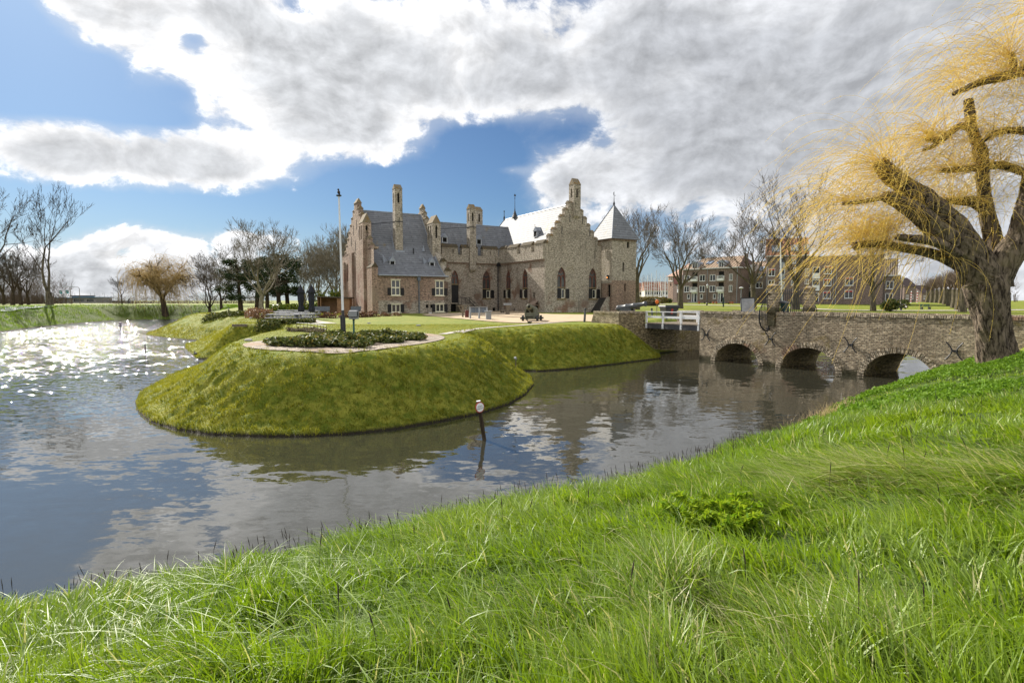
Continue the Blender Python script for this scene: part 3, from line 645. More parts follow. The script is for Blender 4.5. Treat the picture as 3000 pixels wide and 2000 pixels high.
MT=M
wl=MB(); dk=MB()
gw=[(2.2,3.7,2.05,6.6,5.1),(7.95,9.45,2.05,6.6,5.1)]
panel(wl,(0,0),(1,0),10.3,-.8,9.0,gw+[(6.1,6.2,.3,1.3)],.32,None,dk)
wl.build('wall',MT['castle'],CA,0)
st=[(5.15,10.3),(4.42,11.25),(3.70,12.2),(3.0,13.17),(2.34,14.15),(1.68,15.13),(1.08,16.13)]
def stepprof(c,st,base,body=.38):
    Lp=[(c-st[0][0],base)]; Rp=[]
    for i,(h,z) in enumerate(st): 
        Lp.append((c-h,z-body)); Rp.append((c+h,z-body))
        if i+1<len(st): Lp.append((c-st[i+1][0],z-body)); Rp.append((c+st[i+1][0],z-body))
    return Lp+Rp[::-1]+[(c+st[0][0],base)]
gb=MB(); pr=stepprof(5.15,st,9.0); gb.prism([(s,0,z) for s,z in pr],(0,.7,0)); go=gb.build('stepped_gable',MT['castle'],CA)
cb=MB()
for i,(h,z) in enumerate(st):
    w=(h-st[i+1][0]) if i+1<len(st) else None
    for sg in (-1,1):
        if w: a,b=sorted((5.15+sg*h+sg*.05,5.15+sg*(h-w)-sg*.06)); cap(cb,a,b,-.08,.78,z-.38,z,'a',.05)
cap(cb,4.02,6.28,-.08,.78,15.75,16.13,'a',.05); cb.each('coping',MT['moss'],go)
sl=MB()
for s,z0,z1 in [(4.35,12.98,14.03),(6.68,12.98,14.03),(2.95,11.2,12.4),(8.05,11.2,12.4)]: sl.box(s-.05,-.035,z0,s+.05,.05,z1)
sl.each('anchor_bar',MT['iron'],go)
chimney(4.83,6.05,-.32,.9,13.97,18.45,19.38,None,.3,hip=.08)
gothic(CA,(0,0),(1,0),2.2,3.7,2.05,3.64,5.1,6.6,None,1); gothic(CA,(0,0),(1,0),7.95,9.45,2.05,3.64,5.1,6.6,None,1)
# left side wall (faces the left wing) and middle wall
w2=MB(); B2=12.85
f2=lambda b:B2-b
ow=[(f2(10.9),f2(9.4),2.1,6.5,5.0),(f2(6.0),f2(4.5),2.1,6.5,5.0),(f2(2.9),f2(1.7),0,1.0,.7),(f2(2.95),f2(2.5),2.0,3.0,2.7),(f2(8.6),f2(8.1),.1,.55)]
panel(w2,(0,B2),(0,-1),B2,-.8,7.6,ow,.32,None,dk); w2.build('wall',MT['castle_grey'],CA)
gothic(CA,(0,B2),(0,-1),f2(10.9),f2(9.4),2.1,3.6,5.0,6.5,None,-1); gothic(CA,(0,B2),(0,-1),f2(6.0),f2(4.5),2.1,3.6,5.0,6.5,None,-1)
w3=MB(); A3=-14.2
f3=lambda a:a-A3
ow=[(f3(-8.5),f3(-7.3),1.4,6.4,5.1),(f3(-3.1),f3(-1.65),2.1,6.5,5.0),(f3(-8.63),f3(-7.68),-.3,1.22),(f3(-1.3),f3(-.7),.05,.6)]
panel(w3,(A3,B2),(1,0),14.2,-.8,7.6,ow,.32,None,dk); w3.build('wall',MT['castle_grey'],CA)
gothic(CA,(A3,B2),(1,0),f3(-3.1),f3(-1.65),2.1,3.6,5.0,6.5,None,1)
wd=gothic(CA,(A3,B2),(1,0),f3(-8.5),f3(-7.3),1.4,4.25,5.1,6.4,None,1,False)
d=MB(); d.box(-8.5,B2+.12,1.4,-7.3,B2+.2,4.15); d.box(-8.42,B2+.09,1.5,-7.95,B2+.13,4.0); d.box(-7.87,B2+.09,1.5,-7.4,B2+.13,4.0); do=d.build('door',MT['black'],CA)
h=MB(); h.ball((-7.8,B2+.05,2.6),.07); h.build('handle',MT['iron'],do)
dk.each('opening',MT['dark'],CA)
# parapets with merlons
def parapet(name,org,t,L,mers,proud=.28,th=.75,slits=()):
    mb=MB(); d2=MB(); tt=Vector((t[0],t[1])); n=Vector((tt.y,-tt.x)); o=(org[0]+n.x*proud,org[1]+n.y*proud)
    ops=[]
    panel(mb,o,t,L,7.6,8.72,(),.2)
    P=lambda s,d,z:(o[0]+tt.x*s-n.x*d,o[1]+tt.y*s-n.y*d,z)
    mb.quad(P(0,0,7.6),P(0,proud,7.6),P(L,proud,7.6),P(L,0,7.6))
    mb.quad(P(0,0,8.72),P(L,0,8.72),P(L,th,8.72),P(0,th,8.72)); mb.quad(P(L,th,7.6),P(0,th,7.6),P(0,th,8.72),P(L,th,8.72))
    mb.quad(P(L,0,7.6),P(L,th,7.6),P(L,th,8.72),P(L,0,8.72)); mb.quad(P(0,th,7.6),P(0,0,7.6),P(0,0,8.72),P(0,th,8.72))
    cb=MB()
    for (s0,s1,sl) in mers:
        po=P(s0,0,0); lo=[(sl-s0-.07,sl-s0+.07,8.95,9.6)] if sl else []
        panel(mb,po[:2],t,s1-s0,8.721,9.85,lo,.25,None,d2)
        mb.quad(P(s1,0,8.721),P(s1,th,8.721),P(s1,th,9.85),P(s1,0,9.85)); mb.quad(P(s0,th,8.721),P(s0,0,8.721),P(s0,0,9.85),P(s0,th,9.85)); mb.quad(P(s1,th,8.721),P(s0,th,8.721),P(s0,th,9.85),P(s1,th,9.85))
        v=[P(s0-.07,-.09,9.83),P(s1+.07,-.09,9.83),P(s1+.07,th+.09,9.83),P(s0-.07,th+.09,9.83),P(s0-.02,th*.62,10.36),P(s1+.02,th*.62,10.36)]
        cb.add(v,[(0,3,2,1),(0,1,5,4),(2,3,4,5),(1,2,5),(3,0,4)])
    ob=mb.build('parapet',MT['castle'],CA); cb.each('coping',MT['mosscap'],ob); d2.each('opening',MT['dark'],ob)
    ct=MB(); k=int(L/.30)
    for i in range(k):
        s=(i+.5)*L/k; ct.prism([P(s-.075,proud-.2,7.36),P(s+.075,proud-.2,7.36),P(s+.075,proud-.2,7.598),P(s-.075,proud-.2,7.598)],(-n.x*.2,-n.y*.2,0))
    ct.build('corbel_table',MT['castle_red'],ob); return ob
parapet('p',(0,B2),(0,-1),B2-.05,[(f2(12.6),f2(10.7),f2(11.6)),(f2(10.0),f2(7.0),f2(8.5)),(f2(6.06),f2(3.1),f2(4.6)),(f2(2.27),f2(.05),None)])
parapet('p',(-14.0,B2),(1,0),14-.30,[(3.9,6.5,5.7),(7.2,9.9,None),(10.85,13.6,12.2)])
chimney(-5.55,-4.5,B2-.55,B2+.6,6.5,15.85,16.6,None,.5,hip=.08)
chimney(-.75,.45,19.4,20.6,12.5,16.9,17.6,None,0,hip=.1)
# roofs
r=MB(); e=8.45
v=[(.65,.69,e),(9.65,.69,e),(9.65,24,e),(.65,24,e),(5.15,.69,15.75),(5.15,20.2,15.75)]
r.add(v,[(0,4,5,3),(1,2,5,4),(2,3,5)]); ro=r.build('roof',MT['slate2'],CA)
rl=MB(); rl.tube([(5.15,.72,15.78),(5.15,20.2,15.78)],.09,6); rl.tube([(5.15,20.2,15.78),(.65,24,e)],.07,6); rl.each('ridge',MT['lead'],ro)
r=MB(); v=[(-13.9,13.55,8.45),(3.2,13.55,8.45),(4.6,17.2,14.1),(-13.9,17.2,14.1),(3.2,20.9,8.45),(-13.9,20.9,8.45)]
r.add(v,[(0,1,2,3),(3,2,4,5)]); ro2=r.build('roof',MT['slate'],CA)
rl=MB(); rl.tube([(-13.9,17.2,14.13),(4.6,17.2,14.13)],.08,6); rl.each('ridge',MT['lead'],ro2)
fin=MB(); fin.lathe([(.55,15.75),(.30,16.3),(.10,16.9),(.05,17.4),(.03,18.9)],10,None,5.15,16.6); fin.ball((5.15,16.6,19.0),.10,8); fin.tube([(5.15,16.6,19),(5.15,16.6,19.8)],.03,5); fin.box(5.0,16.58,19.35,5.35,16.62,19.6); fin.build('finial',MT['iron'],ro)
fin=MB(); fin.lathe([(.12,15.75),(.16,16.2),(.06,16.5),(.05,17.2)],8,None,5.15,20.2); fin.ball((5.15,20.2,17.3),.13,8); fin.build('finial',MT['iron'],ro)
def dormer(Mx,w=.75,h=.62,lid=0,mat='lead'):
    """small gabled dormer; local x along the roof, y into the roof, z up"""
    m=MB(Mx); m.box(-w/2,-.02,0,w/2,1.1,h); m.prism([(-w/2-.1,-.12,h-.02),(w/2+.1,-.12,h-.02),(0,-.12,h+.62)],(0,1.5,0)); o=m.build('dormer',MT[mat],CA)
    p=MB(Mx); p.box(-w/2+.08,-.035,.06,w/2-.08,-.018,h-.08); p.build('pane',MT['dark'],o)
    f=MB(Mx)
    for x in (-w/2,w/2-.07): f.box(x,-.06,0,x+.07,-.021,h)
    f.box(-w/2-.03,-.1,-.06,w/2+.03,-.021,0); f.build('casement',MT['white'],o)
    if lid: l=MB(Mx); l.prism([(-w/2-.75,.1,.1),(-w/2-.25,.3,.0),(-w/2-.15,.6,.75),(-w/2-.85,.35,1.45)],(.05,.06,0)); l.build('shutter',MT['lead'],o)
    f=MB(Mx); f.tube([(0,-.1,h+.6),(0,-.1,h+1.0)],.04,5); f.build('finial',MT['lead'],o)
    return o
RZ=lambda a:Matrix.Rotation(R(a),4,'Z')
dormer(Matrix.Translation((2.36,5.97,11.4))@RZ(-90),.95,.85)
dormer(Matrix.Translation((-2.6,15.0,10.75)),.85,.8); dormer(Matrix.Translation((-8.6,15.0,10.75)),.85,.8)
# --- corner tower
ta0,ta1,tb0,tb1=10.55,15.35,-2.1,2.8
t1=MB(); dk=MB()
panel(t1,(ta0,tb0),(1,0),ta1-ta0,4.75,10.85,[(2.1,2.45,6.1,7.4),(2.9,3.4,9.6,10.5)],.3,None,dk)
panel(t1,(ta0,tb1),(0,-1),tb1-tb0,4.3,10.85,[],.3,None,dk); panel(t1,(ta1,tb0),(0,1),tb1-tb0,-.8,10.85,()); panel(t1,(ta1,tb1),(-1,0),ta1-ta0,-.8,10.85,())
tw=t1.build('tower',MT['castle'],CA)
t2=MB(); panel(t2,(ta0,tb0),(1,0),ta1-ta0,-.8,4.75,[(2.5,2.83,3.1,4.3)],.3,None,dk); panel(t2,(ta0,tb1),(0,-1),tb1-tb0,-.8,4.3,[(tb1+1.15,tb1+1.85,2.15,4.1)],.3,None,dk); t2.build('wall',MT['castle_red'],tw)
dk.each('opening',MT['dark'],tw)
t3=MB()
for k in range(13): z=k*.37; w=.62+.03*(k%2)-.012*k; t3.box(ta0-.05,tb0-.30+.015*k,z-.35,ta0+w,tb0+.02,z+.0); 
t3.build('buttress',MT['castle_red'],tw)
t4=MB(); ov=.38; t4.add([(ta0-ov,tb0-ov,10.86),(ta1+ov,tb0-ov,10.86),(ta1+ov,tb1+ov,10.86),(ta0-ov,tb1+ov,10.86),((ta0+ta1)/2,(tb0+tb1)/2,16.3)],[(0,1,4),(1,2,4),(2,3,4),(3,0,4),(0,3,2,1)]); tr=t4.build('roof',MT['slate'],tw)
t5=MB()
for (x,y) in ((ta0-ov,tb0-ov),(ta1+ov,tb0-ov),(ta0-ov,tb1+ov)): t5.tube([(x,y,10.88),((ta0+ta1)/2,(tb0+tb1)/2,16.32)],.055,6)
t5.build('ridge',MT['lead'],tr)
t6=MB()
for k in range(16): s=ta0+(k+.3)*.3; t6.box(s,tb0-.2,10.6,s+.14,tb0-.005,10.855); s=tb0+(k+.3)*.3; t6.box(ta0-.2,s,10.6,ta0-.005,s+.14,10.855)
t6.build('corbel_table',MT['castle_red'],tw)
t7=MB(); cx_,cy_=(ta0+ta1)/2,(tb0+tb1)/2; t7.lathe([(.14,16.2),(.16,16.5),(.06,16.8),(.035,17.5)],8,None,cx_,cy_); t7.tube([(cx_,cy_,17.4),(cx_,cy_,18.25)],.03,5); t7.box(cx_-.12,cy_-.02,17.7,cx_+.02,cy_+.02,18.15); t7.tube([(cx_,cy_,17.65),(cx_+.35,cy_,17.7)],.03,5); t7.build('weathervane',MT['iron'],tr)
lm=MB(); lm.box(ta0-.26,-1.55,4.9,ta0-.02,-1.25,5.5); lo=lm.build('lantern',MT['iron'],tw); lb=MB(); lb.ball((ta0-.29,-1.4,5.15),.07,8)
mL,TL,oL=newmat('lit_lamp'); eL=TL.n('ShaderNodeEmission'); eL.inputs[0].default_value=(1,.35,.08,1); eL.inputs[1].default_value=2.5; TL.L.new(eL.outputs[0],oL.inputs[0]); lb.build('bulb',mL,lo)
sm=MB()
for k in range(9): sm.box(8.35+.2*k,-1.55,-.6,10.5,-.04,.24*(k+1))
so_=sm.build('stairs',plain('dark_stone_steps',(.06,.055,.05),.9,.3,3,.2),CA)
sw=MB(); sw.prism([(8.9,-1.56,-.6),(10.45,-1.56,-.6),(10.45,-1.56,2.3),(10.1,-1.56,2.3),(8.9,-1.56,.5)],(0,-.28,0)); sw.build('stair_wall',MT['castle'],so_)
# --- entrance stairs on the middle wall
s=MB(); s.box(-7.6,11.3,-.6,-5.95,B2-.02,1.2)
for k in range(6): s.box(-5.95+.22*k,11.3,-.6,-5.95+.22*(k+1),B2-.02,1.2-.2*(k+1))
s0=s.build('stairs',MT['castle_grey'],CA)
rr=MB()
for y in (11.35,12.6):
    rr.tube([(-7.5,y,2.2),(-6.2,y,2.2),(-4.7,y,.9)],.035,6)
    for x,z0,z1 in ((-7.5,1.2,2.2),(-6.2,1.2,2.2),(-5.4,.6,1.5),(-4.7,0,.9)): rr.tube([(x,y,z0),(x,y,z1)],.03,5)
    rr.tube([(-6.2,y,1.7),(-4.7,y,.4)],.02,5)
rr.build('handrail',MT['iron'],s0)
pp=MB(); pp.tube([(-.35,B2-.12,-.3),(-.35,B2-.12,7.2)],.09,8); pp.box(-.62,B2-.55,7.2,-.08,B2-.01,7.75); pp.build('downpipe',MT['iron'],CA)
# porch roof over the cellar hatch
ph=MB(); ph.add([(-.02,1.5,1.75),(-.02,3.1,1.75),(-.75,3.1,1.15),(-.75,1.5,1.15)],[(0,1,2,3)]); ph.box(-.8,1.4,1.02,-.02,3.2,1.12); ph.build('hatch_canopy',MT['castle_red'],CA)
# --- left wing
prof=[(-.22,5.02),(2,6.75),(4.6,9.15),(9,14.4),(13.4,9.15),(18,5.1)]
r=MB(ML)
for p,q in zip(prof[:-1],prof[1:]): r.quad((-9.75,p[0],p[1]),(-.6,p[0],p[1]),(-.6,q[0],q[1]),(-9.75,q[0],q[1]))
lr=r.build('roof',MT['slate'],CA)
rl=MB(ML); rl.tube([(-9.75,9,14.42),(-.6,9,14.42)],.09,6)
for f in (-.56,): rl.tube([(f,p[0],p[1]+.06) for p in prof[:4]],.10,6)
rl.each('ridge',MT['lead'],lr)
gt=MB(ML); gt.tube([(-9.6,-.28,5.0),(-.02,-.28,5.0)],.10,8); gt.build('gutter',MT['lead'],lr)
fw=MB(ML); dk=MB(ML); lo=MB(ML)
L0=-9.65
F=lambda x:x-L0
w_=[(-7.95,-6.75),(-1.85,-.62)]
panel(fw,(L0,0),(1,0),-L0,1.75,4.97,[(F(a),F(b),2.42,4.42) for a,b in w_],.2,None,None)
panel(lo,(L0,0),(1,0),-L0,-.8,1.75,[(F(a),F(b),.22,1.28) for a,b in w_]+[(F(-3.25),F(-2.85),.75,1.2),(F(-2.6),F(-2.2),.75,1.2)],.2,None,dk)
lww=fw.build('wall',MT['castle_red'],CA); lo.build('wall',MT['castle_grey'],CA); dk.each('opening',MT['dark'],CA)
cbm=MB(ML)
for k in range(48): cbm.box(L0+.2*k,-.09,4.72,L0+.2*k+.11,-.004,4.96)
cbm.build('corbel_table',MT['castle_red'],lww)
for a,b in w_:
    for z0,z1,tr_ in ((2.42,4.42,3.42),(.22,1.28,None)):
        f=MB(ML)
        for x in (a,(a+b)/2-.05,b-.10): f.box(x,.0,z0,x+.10,.12,z1)
        f.box(a+.10,.004,z1-.10,b-.10,.116,z1-.002); f.box(a+.10,.004,z0+.002,b-.10,.116,z0+.09)
        if tr_: f.box(a+.10,-.006,tr_-.07,b-.10,.11,tr_+.07)
        f.box(a-.12,-.10,z1+.002,b+.12,.05,z1+.09); f.box(a-.12,-.12,z0-.10,b+.12,.05,z0-.002)
        wo_=f.build('window',MT['cream'],CA); p=MB(ML); p.box(a+.02,.09,z0,b-.02,.15,z1); p.build('pane',MT['glass'],wo_)
        zt=tr_ if tr_ else z1
        for x0,x1 in ((a-.50,a-.03),(b+.03,b+.50)): q=MB(ML); q.box(x0,-.07,z0,x1,-.01,zt-.03); q.build('shutter',MT['black'],wo_)
dp=MB(ML); dp.tube([(-4.22,-.14,-.3),(-4.22,-.14,4.4)],.075,8); dp.box(-4.42,-.32,4.35,-4.02,-.02,4.85); dp.build('downpipe',MT['grey_pipe'],CA)
sb=MB(ML); sb.box(-8.5,-.06,1.25+.5,-8.45,-.01,1.3); 
ar=MB(ML)
for k in range(13):
    x=-8.05+k*.105; zc=1.62+.16*(1-((k-6)/6.0)**2); ar.box(x,-.03,zc,x+.075,.02,zc+.26)
ar.build('relieving_arch',MT['castle_red'],lww)
# west end of the left wing
wb=MB(ML); dk=MB(ML)
panel(wb,(-10.15,18),(0,-1),18,-.8,8.6,[(12.3,12.42,5.0,5.9),(15.8,15.95,4.0,5.2),(2.9,3.9,4.6,7.2,6.8),(11.0,11.2,1.6,2.4)],.25,None,dk)
stl=[(7.1,9.3),(6.2,10.2),(5.3,11.1),(4.4,12.0),(3.5,12.9),(2.6,13.8),(1.7,14.7),(.8,15.6)]
wb.build('wall',MT['castle_mix'],CA)
wgm=MB(ML); pr=stepprof(9.0,[(9.0,8.65)]+stl,8.6,.3); wgm.prism([(-10.15,s,z) for s,z in pr],(.65,0,0)); wg=wgm.build('stepped_gable',MT['castle_mix'],CA)
cb=MB(ML)
for i,(h,z) in enumerate(stl):
    w=(h-stl[i+1][0]) if i+1<len(stl) else None
    for sg in (-1,1):
        if w: b0,b1=sorted((9+sg*h+sg*.06,9+sg*(h-w)-sg*.08)); cap(cb,-10.24,-9.42,b0,b1,z-.3,z+.1,'b',.0)
cap(cb,-10.24,-9.42,8.15,9.85,15.3,16.0,'b',.2); cb.each('coping',MT['moss'],wg)
for b0,b1 in ((6.2,8.3),(10.6,12.4),(15.8,18.0)):
    pm=MB(ML); pm.box(-10.42,b0,-.8,-10.16,b1,8.55 if b0<15 else 7.5); pm.build('pilaster',MT['castle_mix'],CA)
for s,z0,z1 in ((8.5,11.6,13.0),(10.3,11.0,12.4),(7.4,10.4,11.6),(11.8,9.6,11.0),(9.4,8.8,10.2)):
    dk.box(-10.17,s-.1,z0,-10.1,s+.1,z1)
dk.each('opening',MT['dark'],CA)
pl=MB(ML); four(pl,-10.6,-9.45,3.55,5.6,-.8,8.0,M=None); to=pl.build('buttress',MT['castle_mix'],CA)
chimney(-10.6,-9.45,3.55,5.6,8.001,12.05,13.3,ML,0,name='turret',op=(.36,.60,2.2,.35),hip=0,leftn=2,mat='castle_mix')
sh=MB(ML); sh.box(-10.45,-.03,-.8,-9.66,2.4,6.0); sho=sh.build('buttress',MT['castle_red'],CA); cb=MB(ML); cap(cb,-10.5,-9.6,-.1,2.45,6.0,6.65,'b',0); cb.each('coping',MT['mosscap'],sho)
# east gable of the left wing
eg=MB(ML); ste=[(5.2,10.3),(4.4,11.2),(3.6,12.1),(2.8,13.0),(2.0,13.9),(1.2,14.8),(.45,15.6)]
pe=[(0,-.8),(0,5.6),(2.0,7.3),(3.2,8.5)]+[p for p in stepprof(9.0,[(5.8,9.4)]+ste,8.5,.3)[1:-1]]+[(14.8,8.6),(18,5.5),(18,-.8)]
eg.prism([(-.58,s,z) for s,z in pe],(.58,0,0)); ego=eg.build('stepped_gable',MT['castle'],CA)
cb=MB(ML)
for i,(h,z) in enumerate(ste):
    w=(h-ste[i+1][0]) if i+1<len(ste) else None
    for sg in (-1,1):
        if w: b0,b1=sorted((9+sg*h+sg*.06,9+sg*(h-w)-sg*.08)); cap(cb,-.68,.08,b0,b1,z-.3,z+.12,'b',0)
cap(cb,-.68,.08,8.5,9.5,15.3,16.0,'b',.1); cb.each('coping',MT['moss'],ego)
chimney(-.95,.28,3.2,5.3,7.6,12.55,13.7,ML,0,name='turret',op=(.36,.60,2.1,.3),hip=0,leftn=2)
for (x0,x1,y0,y1,z0,z1) in ((-.45,.4,-.12,1.0,4.3,5.75),(-.5,.35,1.3,2.7,5.6,7.1)):
    kb=MB(ML); kb.box(x0,y0,z0,x1,y1,z1); ko=kb.build('kneeler',MT['castle'],CA); cb=MB(ML); cap(cb,x0-.08,x1+.08,y0-.08,y1+.08,z1,z1+.5,'b',0); cb.each('coping',MT['mosscap'],ko)
# chimney through the roof, its iron stay
chimney(-6.0,-4.95,4.05,5.15,7.9,16.95,17.6,ML,0,hip=.08)
ld=MB(ML); ld.box(-6.1,3.72,8.3,-4.85,4.04,8.6); ld.tube([(-6.1,4.0,8.1),(-6.1,5.4,10.6)],.09,6); ld.build('flashing',MT['lead'],lr)
ss_=MB(ML); ss_.box(-6.03,4.02,12.45,-4.92,5.18,12.57); ss_.tube([(-6.0,4.6,12.5),(-9.0,7.6,12.3)],.045,6); ss_.box(-5.48,4.0,11.9,-5.42,4.045,13.2); ss_.build('iron_stay',MT['iron'],CA)
ss_=MB(); ss_.box(-5.6,B2-.58,13.0,-4.45,B2+.64,13.1); ss_.tube([(-5.6,B2,13.05),(-11.5,15.6,12.6)],.04,6); ss_.box(-5.06,B2-.6,12.0,-5.0,B2-.555,13.9); ss_.build('iron_stay',MT['iron'],CA)
vp=MB(ML); vp.tube([(-3.6,3.6,8.0),(-3.6,3.6,8.95)],.09,8); vp.build('vent_pipe',MT['iron'],lr)
vp=MB(ML); vp.lathe([(.22,8.6),(.16,8.9),(.02,9.5)],8,None,-2.0,4.0); vp.build('vent_cowl',MT['lead'],lr)
dormer(ML@Matrix.Translation((-7.2,1.75,6.3)),.72,.68,1); dormer(ML@Matrix.Translation((-1.62,1.75,6.3)),.72,.68,1)
wv_=MB(ML); wv_.tube([(-3.9,9,14.4),(-3.9,9,16.0)],.03,5); wv_.box(-4.0,8.98,15.2,-3.85,9.02,15.9); wv_.tube([(-3.9,9,15.3),(-3.4,9,15.3)],.03,5); wv_.build('weathervane',MT['iron'],lr)
# ------------------------------------------------------------------ brick bridge
BO=Vector((14.36,43.44,0)); BA=math.atan2(-.829,.559)
BM=Matrix.Translation(BO)@Matrix.Rotation(BA,4,'Z')      # local x along the front face towards the near bank, y across the bridge
BR=thing('brick_bridge','old brick bridge with round arches over the moat leading to the castle','bridge',BO,BA)
BW=4.4; ARC=[(1.43,4.95,1.42),(6.59,10.18,1.46),(11.8,15.4,1.5)]; BL=22.5
def archz(s,a):
    h=(a[1]-a[0])/2; x=(s-(a[0]+a[1])/2)/h; return -.05+ (a[2]+.05)*math.sqrt(max(0,1-abs(x)**2.1))
wl=MB(); ss=sorted({0.0,BL,*[a[0]+(a[1]-a[0])*k/20 for a in ARC for k in range(21)]})
def lowz(s0,s1,s):
    for a in ARC:
        if s0>=a[0]-1e-6 and s1<=a[1]+1e-6: return archz(s,a)
    return -1.4
PT=3.50
for y,flip in ((0,0),(BW,1)):
    for s0,s1 in zip(ss[:-1],ss[1:]):
        q=[(s0,y,lowz(s0,s1,s0)),(s1,y,lowz(s0,s1,s1)),(s1,y,PT),(s0,y,PT)]
        wl.quad(*(q if not flip else q[::-1]))
for y in (.42,BW-.42): wl.box(0,y-.001,2.68,BL,y+.001,PT)
wl.quad((0,0,PT),(BL,0,PT),(BL,.42,PT),(0,.42,PT)); wl.quad((0,BW-.42,PT),(BL,BW-.42,PT),(BL,BW,PT),(0,BW,PT))
wl.quad((0,BW,-1.4),(0,0,-1.4),(0,0,PT),(0,BW,PT)); wl.quad((BL,0,-1.4),(BL,BW,-1.4),(BL,BW,PT),(BL,0,PT))
wl.build('wall',M['bridge'],BR)
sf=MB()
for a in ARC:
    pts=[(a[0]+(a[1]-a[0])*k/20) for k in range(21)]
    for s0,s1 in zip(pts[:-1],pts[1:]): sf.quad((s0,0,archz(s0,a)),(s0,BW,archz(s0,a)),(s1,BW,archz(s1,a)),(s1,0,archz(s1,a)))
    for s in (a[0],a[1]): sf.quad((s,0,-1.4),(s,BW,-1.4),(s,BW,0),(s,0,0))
sf.build('vault',M['bridge_shade'],BR)
for a in ARC:
    ar=MB(); c=(a[0]+a[1])/2; h=(a[1]-a[0])/2
    n=31
    for k in range(n):
        th=math.pi*(k+.5)/n; dth=math.pi/n*.37
        P_=lambda t,e:(c-(h+e)*math.cos(t),-.05-.03*((k*7)%3)/2,max(-.3,(a[2]+e)*math.sin(t)))
        ar.prism([P_(th-dth,.01),P_(th+dth,.01),P_(th+dth,.37),P_(th-dth,.37)],(0,.11,0))
    ar.build('arch_ring',M['arch'],BR)
cp_=MB(); cq_=MB(); k=int(BL/.125)
for i in range(k):
    x=i*BL/k; j=((i*37)%11)/11-.5; z=PT+.006
    cp_.box(x+.008,-.05+.02*j,z,x+BL/k-.008,.46,z+.195+.02*j); cq_.box(x+.008,BW-.46,z,x+BL/k-.008,BW+.05-.02*j,z+.195-.02*j)
cp_.build('coping',M['arch'],BR); cq_.build('coping',M['arch'],BR)
dk=MB(); dk.quad((0,.43,2.68),(BL,.43,2.68),(BL,BW-.43,2.68),(0,BW-.43,2.68)); dk.build('roadway',M['klinker'],BR)
def anchor(x,z):
    a=MB()
    for s in (-1,1):
        a.tube([(x+s*(.10+.28*abs(q)**1.6),-.14,z+q*.46) for q in np.linspace(-1,1,9)],.035,6)
    a.box(x-.12,-.16,z-.05,x+.12,.0,z+.05); a.build('wall_anchor',M['iron'],BR)
for u,v in [(1625*1.2755,768*1.2755),(1773*1.2755,778*1.2755),(1958*1.2755,792*1.2755),(2198*1.2755,806*1.2755)]:
    k=(u-1500)/FPX; t=(43.44*k-14.36)/(.559+.829*k); D=43.44-.829*t; anchor(t,H-(v-880)/FPX*D)
# gate pillars, iron gate and spiked side guards
def pillar(name,lab,t,y,top=5.40):
    p=thing(name,lab,'pillar',BM@Vector((t,y,3.69)),BA,'gate pillars on the bridge')
    b=MB(); n=int((top-3.69)/.11)
    for i in range(n):
        e=.012*((i*5)%4); b.box(-.31+e,-.31+e,-.0+i*.11+.006,.31-e,.31-e,(i+1)*.11-.008)
    b.box(-.28,-.28,-.9,.28,.28,top-3.69); b.build('shaft',M['bridge'],p)
    c=MB(); c.box(-.34,-.34,top-3.69+.002,.34,.34,top-3.69+.10); c.add([(-.31,-.31,top-3.588),(.31,-.31,top-3.588),(.31,.31,top-3.588),(-.31,.31,top-3.588),(0,0,top-3.44)],[(0,1,4),(1,2,4),(2,3,4),(3,0,4)]); c.build('pillar_cap',M['moss'],p); return p
pillar('gate_pillar','brick gate pillar on the near parapet carrying the dark letter box',5.85,.1)
pillar('gate_pillar','brick gate pillar on the far parapet, half behind the yellow willow twigs',6.0,BW-.1,5.30)
ig=thing('iron_gate','black wrought iron bar gate standing between the two brick pillars','gate',BM@Vector((5.9,.5,2.70)),BA)
for q,(y0,y1) in enumerate(((.05,1.62),(1.68,3.3))):
    g=MB(); k=7
    for i in range(k+1): y=y0+(y1-y0)*i/k; g.tube([(0,y,.1),(0,y,2.45)],.022,5); g.tube([(0,y,2.45),(0,y,2.62)],[.045,.002],5)
    for z in (.12,.75,2.25): g.box(-.02,y0,z,.02,y1,z+.07)
    g.build('gate_leaf',M['iron'],ig)
def guard(lab,x,y,s):
    o=thing('spiked_guard',lab,'iron guard',BM@Vector((x,y,3.3)),BA,'spiked iron guards beside the gate'); f=MB()
    arc=[(0,s*(.15+1.05*math.sin(th)),.15-1.15*math.cos(th)*.9) for th in np.linspace(0.05,1.9,14)]
    f.tube([(0,s*.05,-.75)]+arc,.045,6)
    for i in range(7):
        yy=.12+i*.165; zb=.15-1.05*math.sqrt(max(0,1-((yy-.15)/1.06)**2)) if yy<1.2 else .1
        f.tube([(0,s*yy,zb),(0,s*yy,1.95-i*.24)],.022,5); f.tube([(0,s*yy,1.95-i*.24),(0,s*(yy+.03),2.15-i*.24)],[.05,.002],5)
    f.tube([(0,s*.05,1.9),(0,s*1.25,.45)],.025,5); f.tube([(0,s*.02,-.8),(0,s*.02,2.1)],.035,6); f.box(-.08,s*-.1,-.78,.08,s*.2,-.68); f.box(-.06,s*-.1,1.6,.06,s*.35,1.7)
    f.build('bars',M['iron'],o)
guard('spiked iron guard fanning out from the near gate pillar over the moat',5.65,0,-1)
guard('spiked iron guard on the outer side of the far gate pillar',5.9,BW,1)
lb=thing('letter_box','dark green letter box fixed to the near gate pillar','letter box',BM@Vector((6.22,.55,4.05)),BA); b=MB(); b.box(0,-.25,-.28,.32,.25,.28); b.build('body',M['doorgreen'],lb,.02); b=MB(); b.prism([(-.02,-.29,.282),(.38,-.29,.282),(.36,-.29,.33),(-.02,-.29,.42)],(0,.58,0)); b.build('lid',M['gunmetal'],lb)
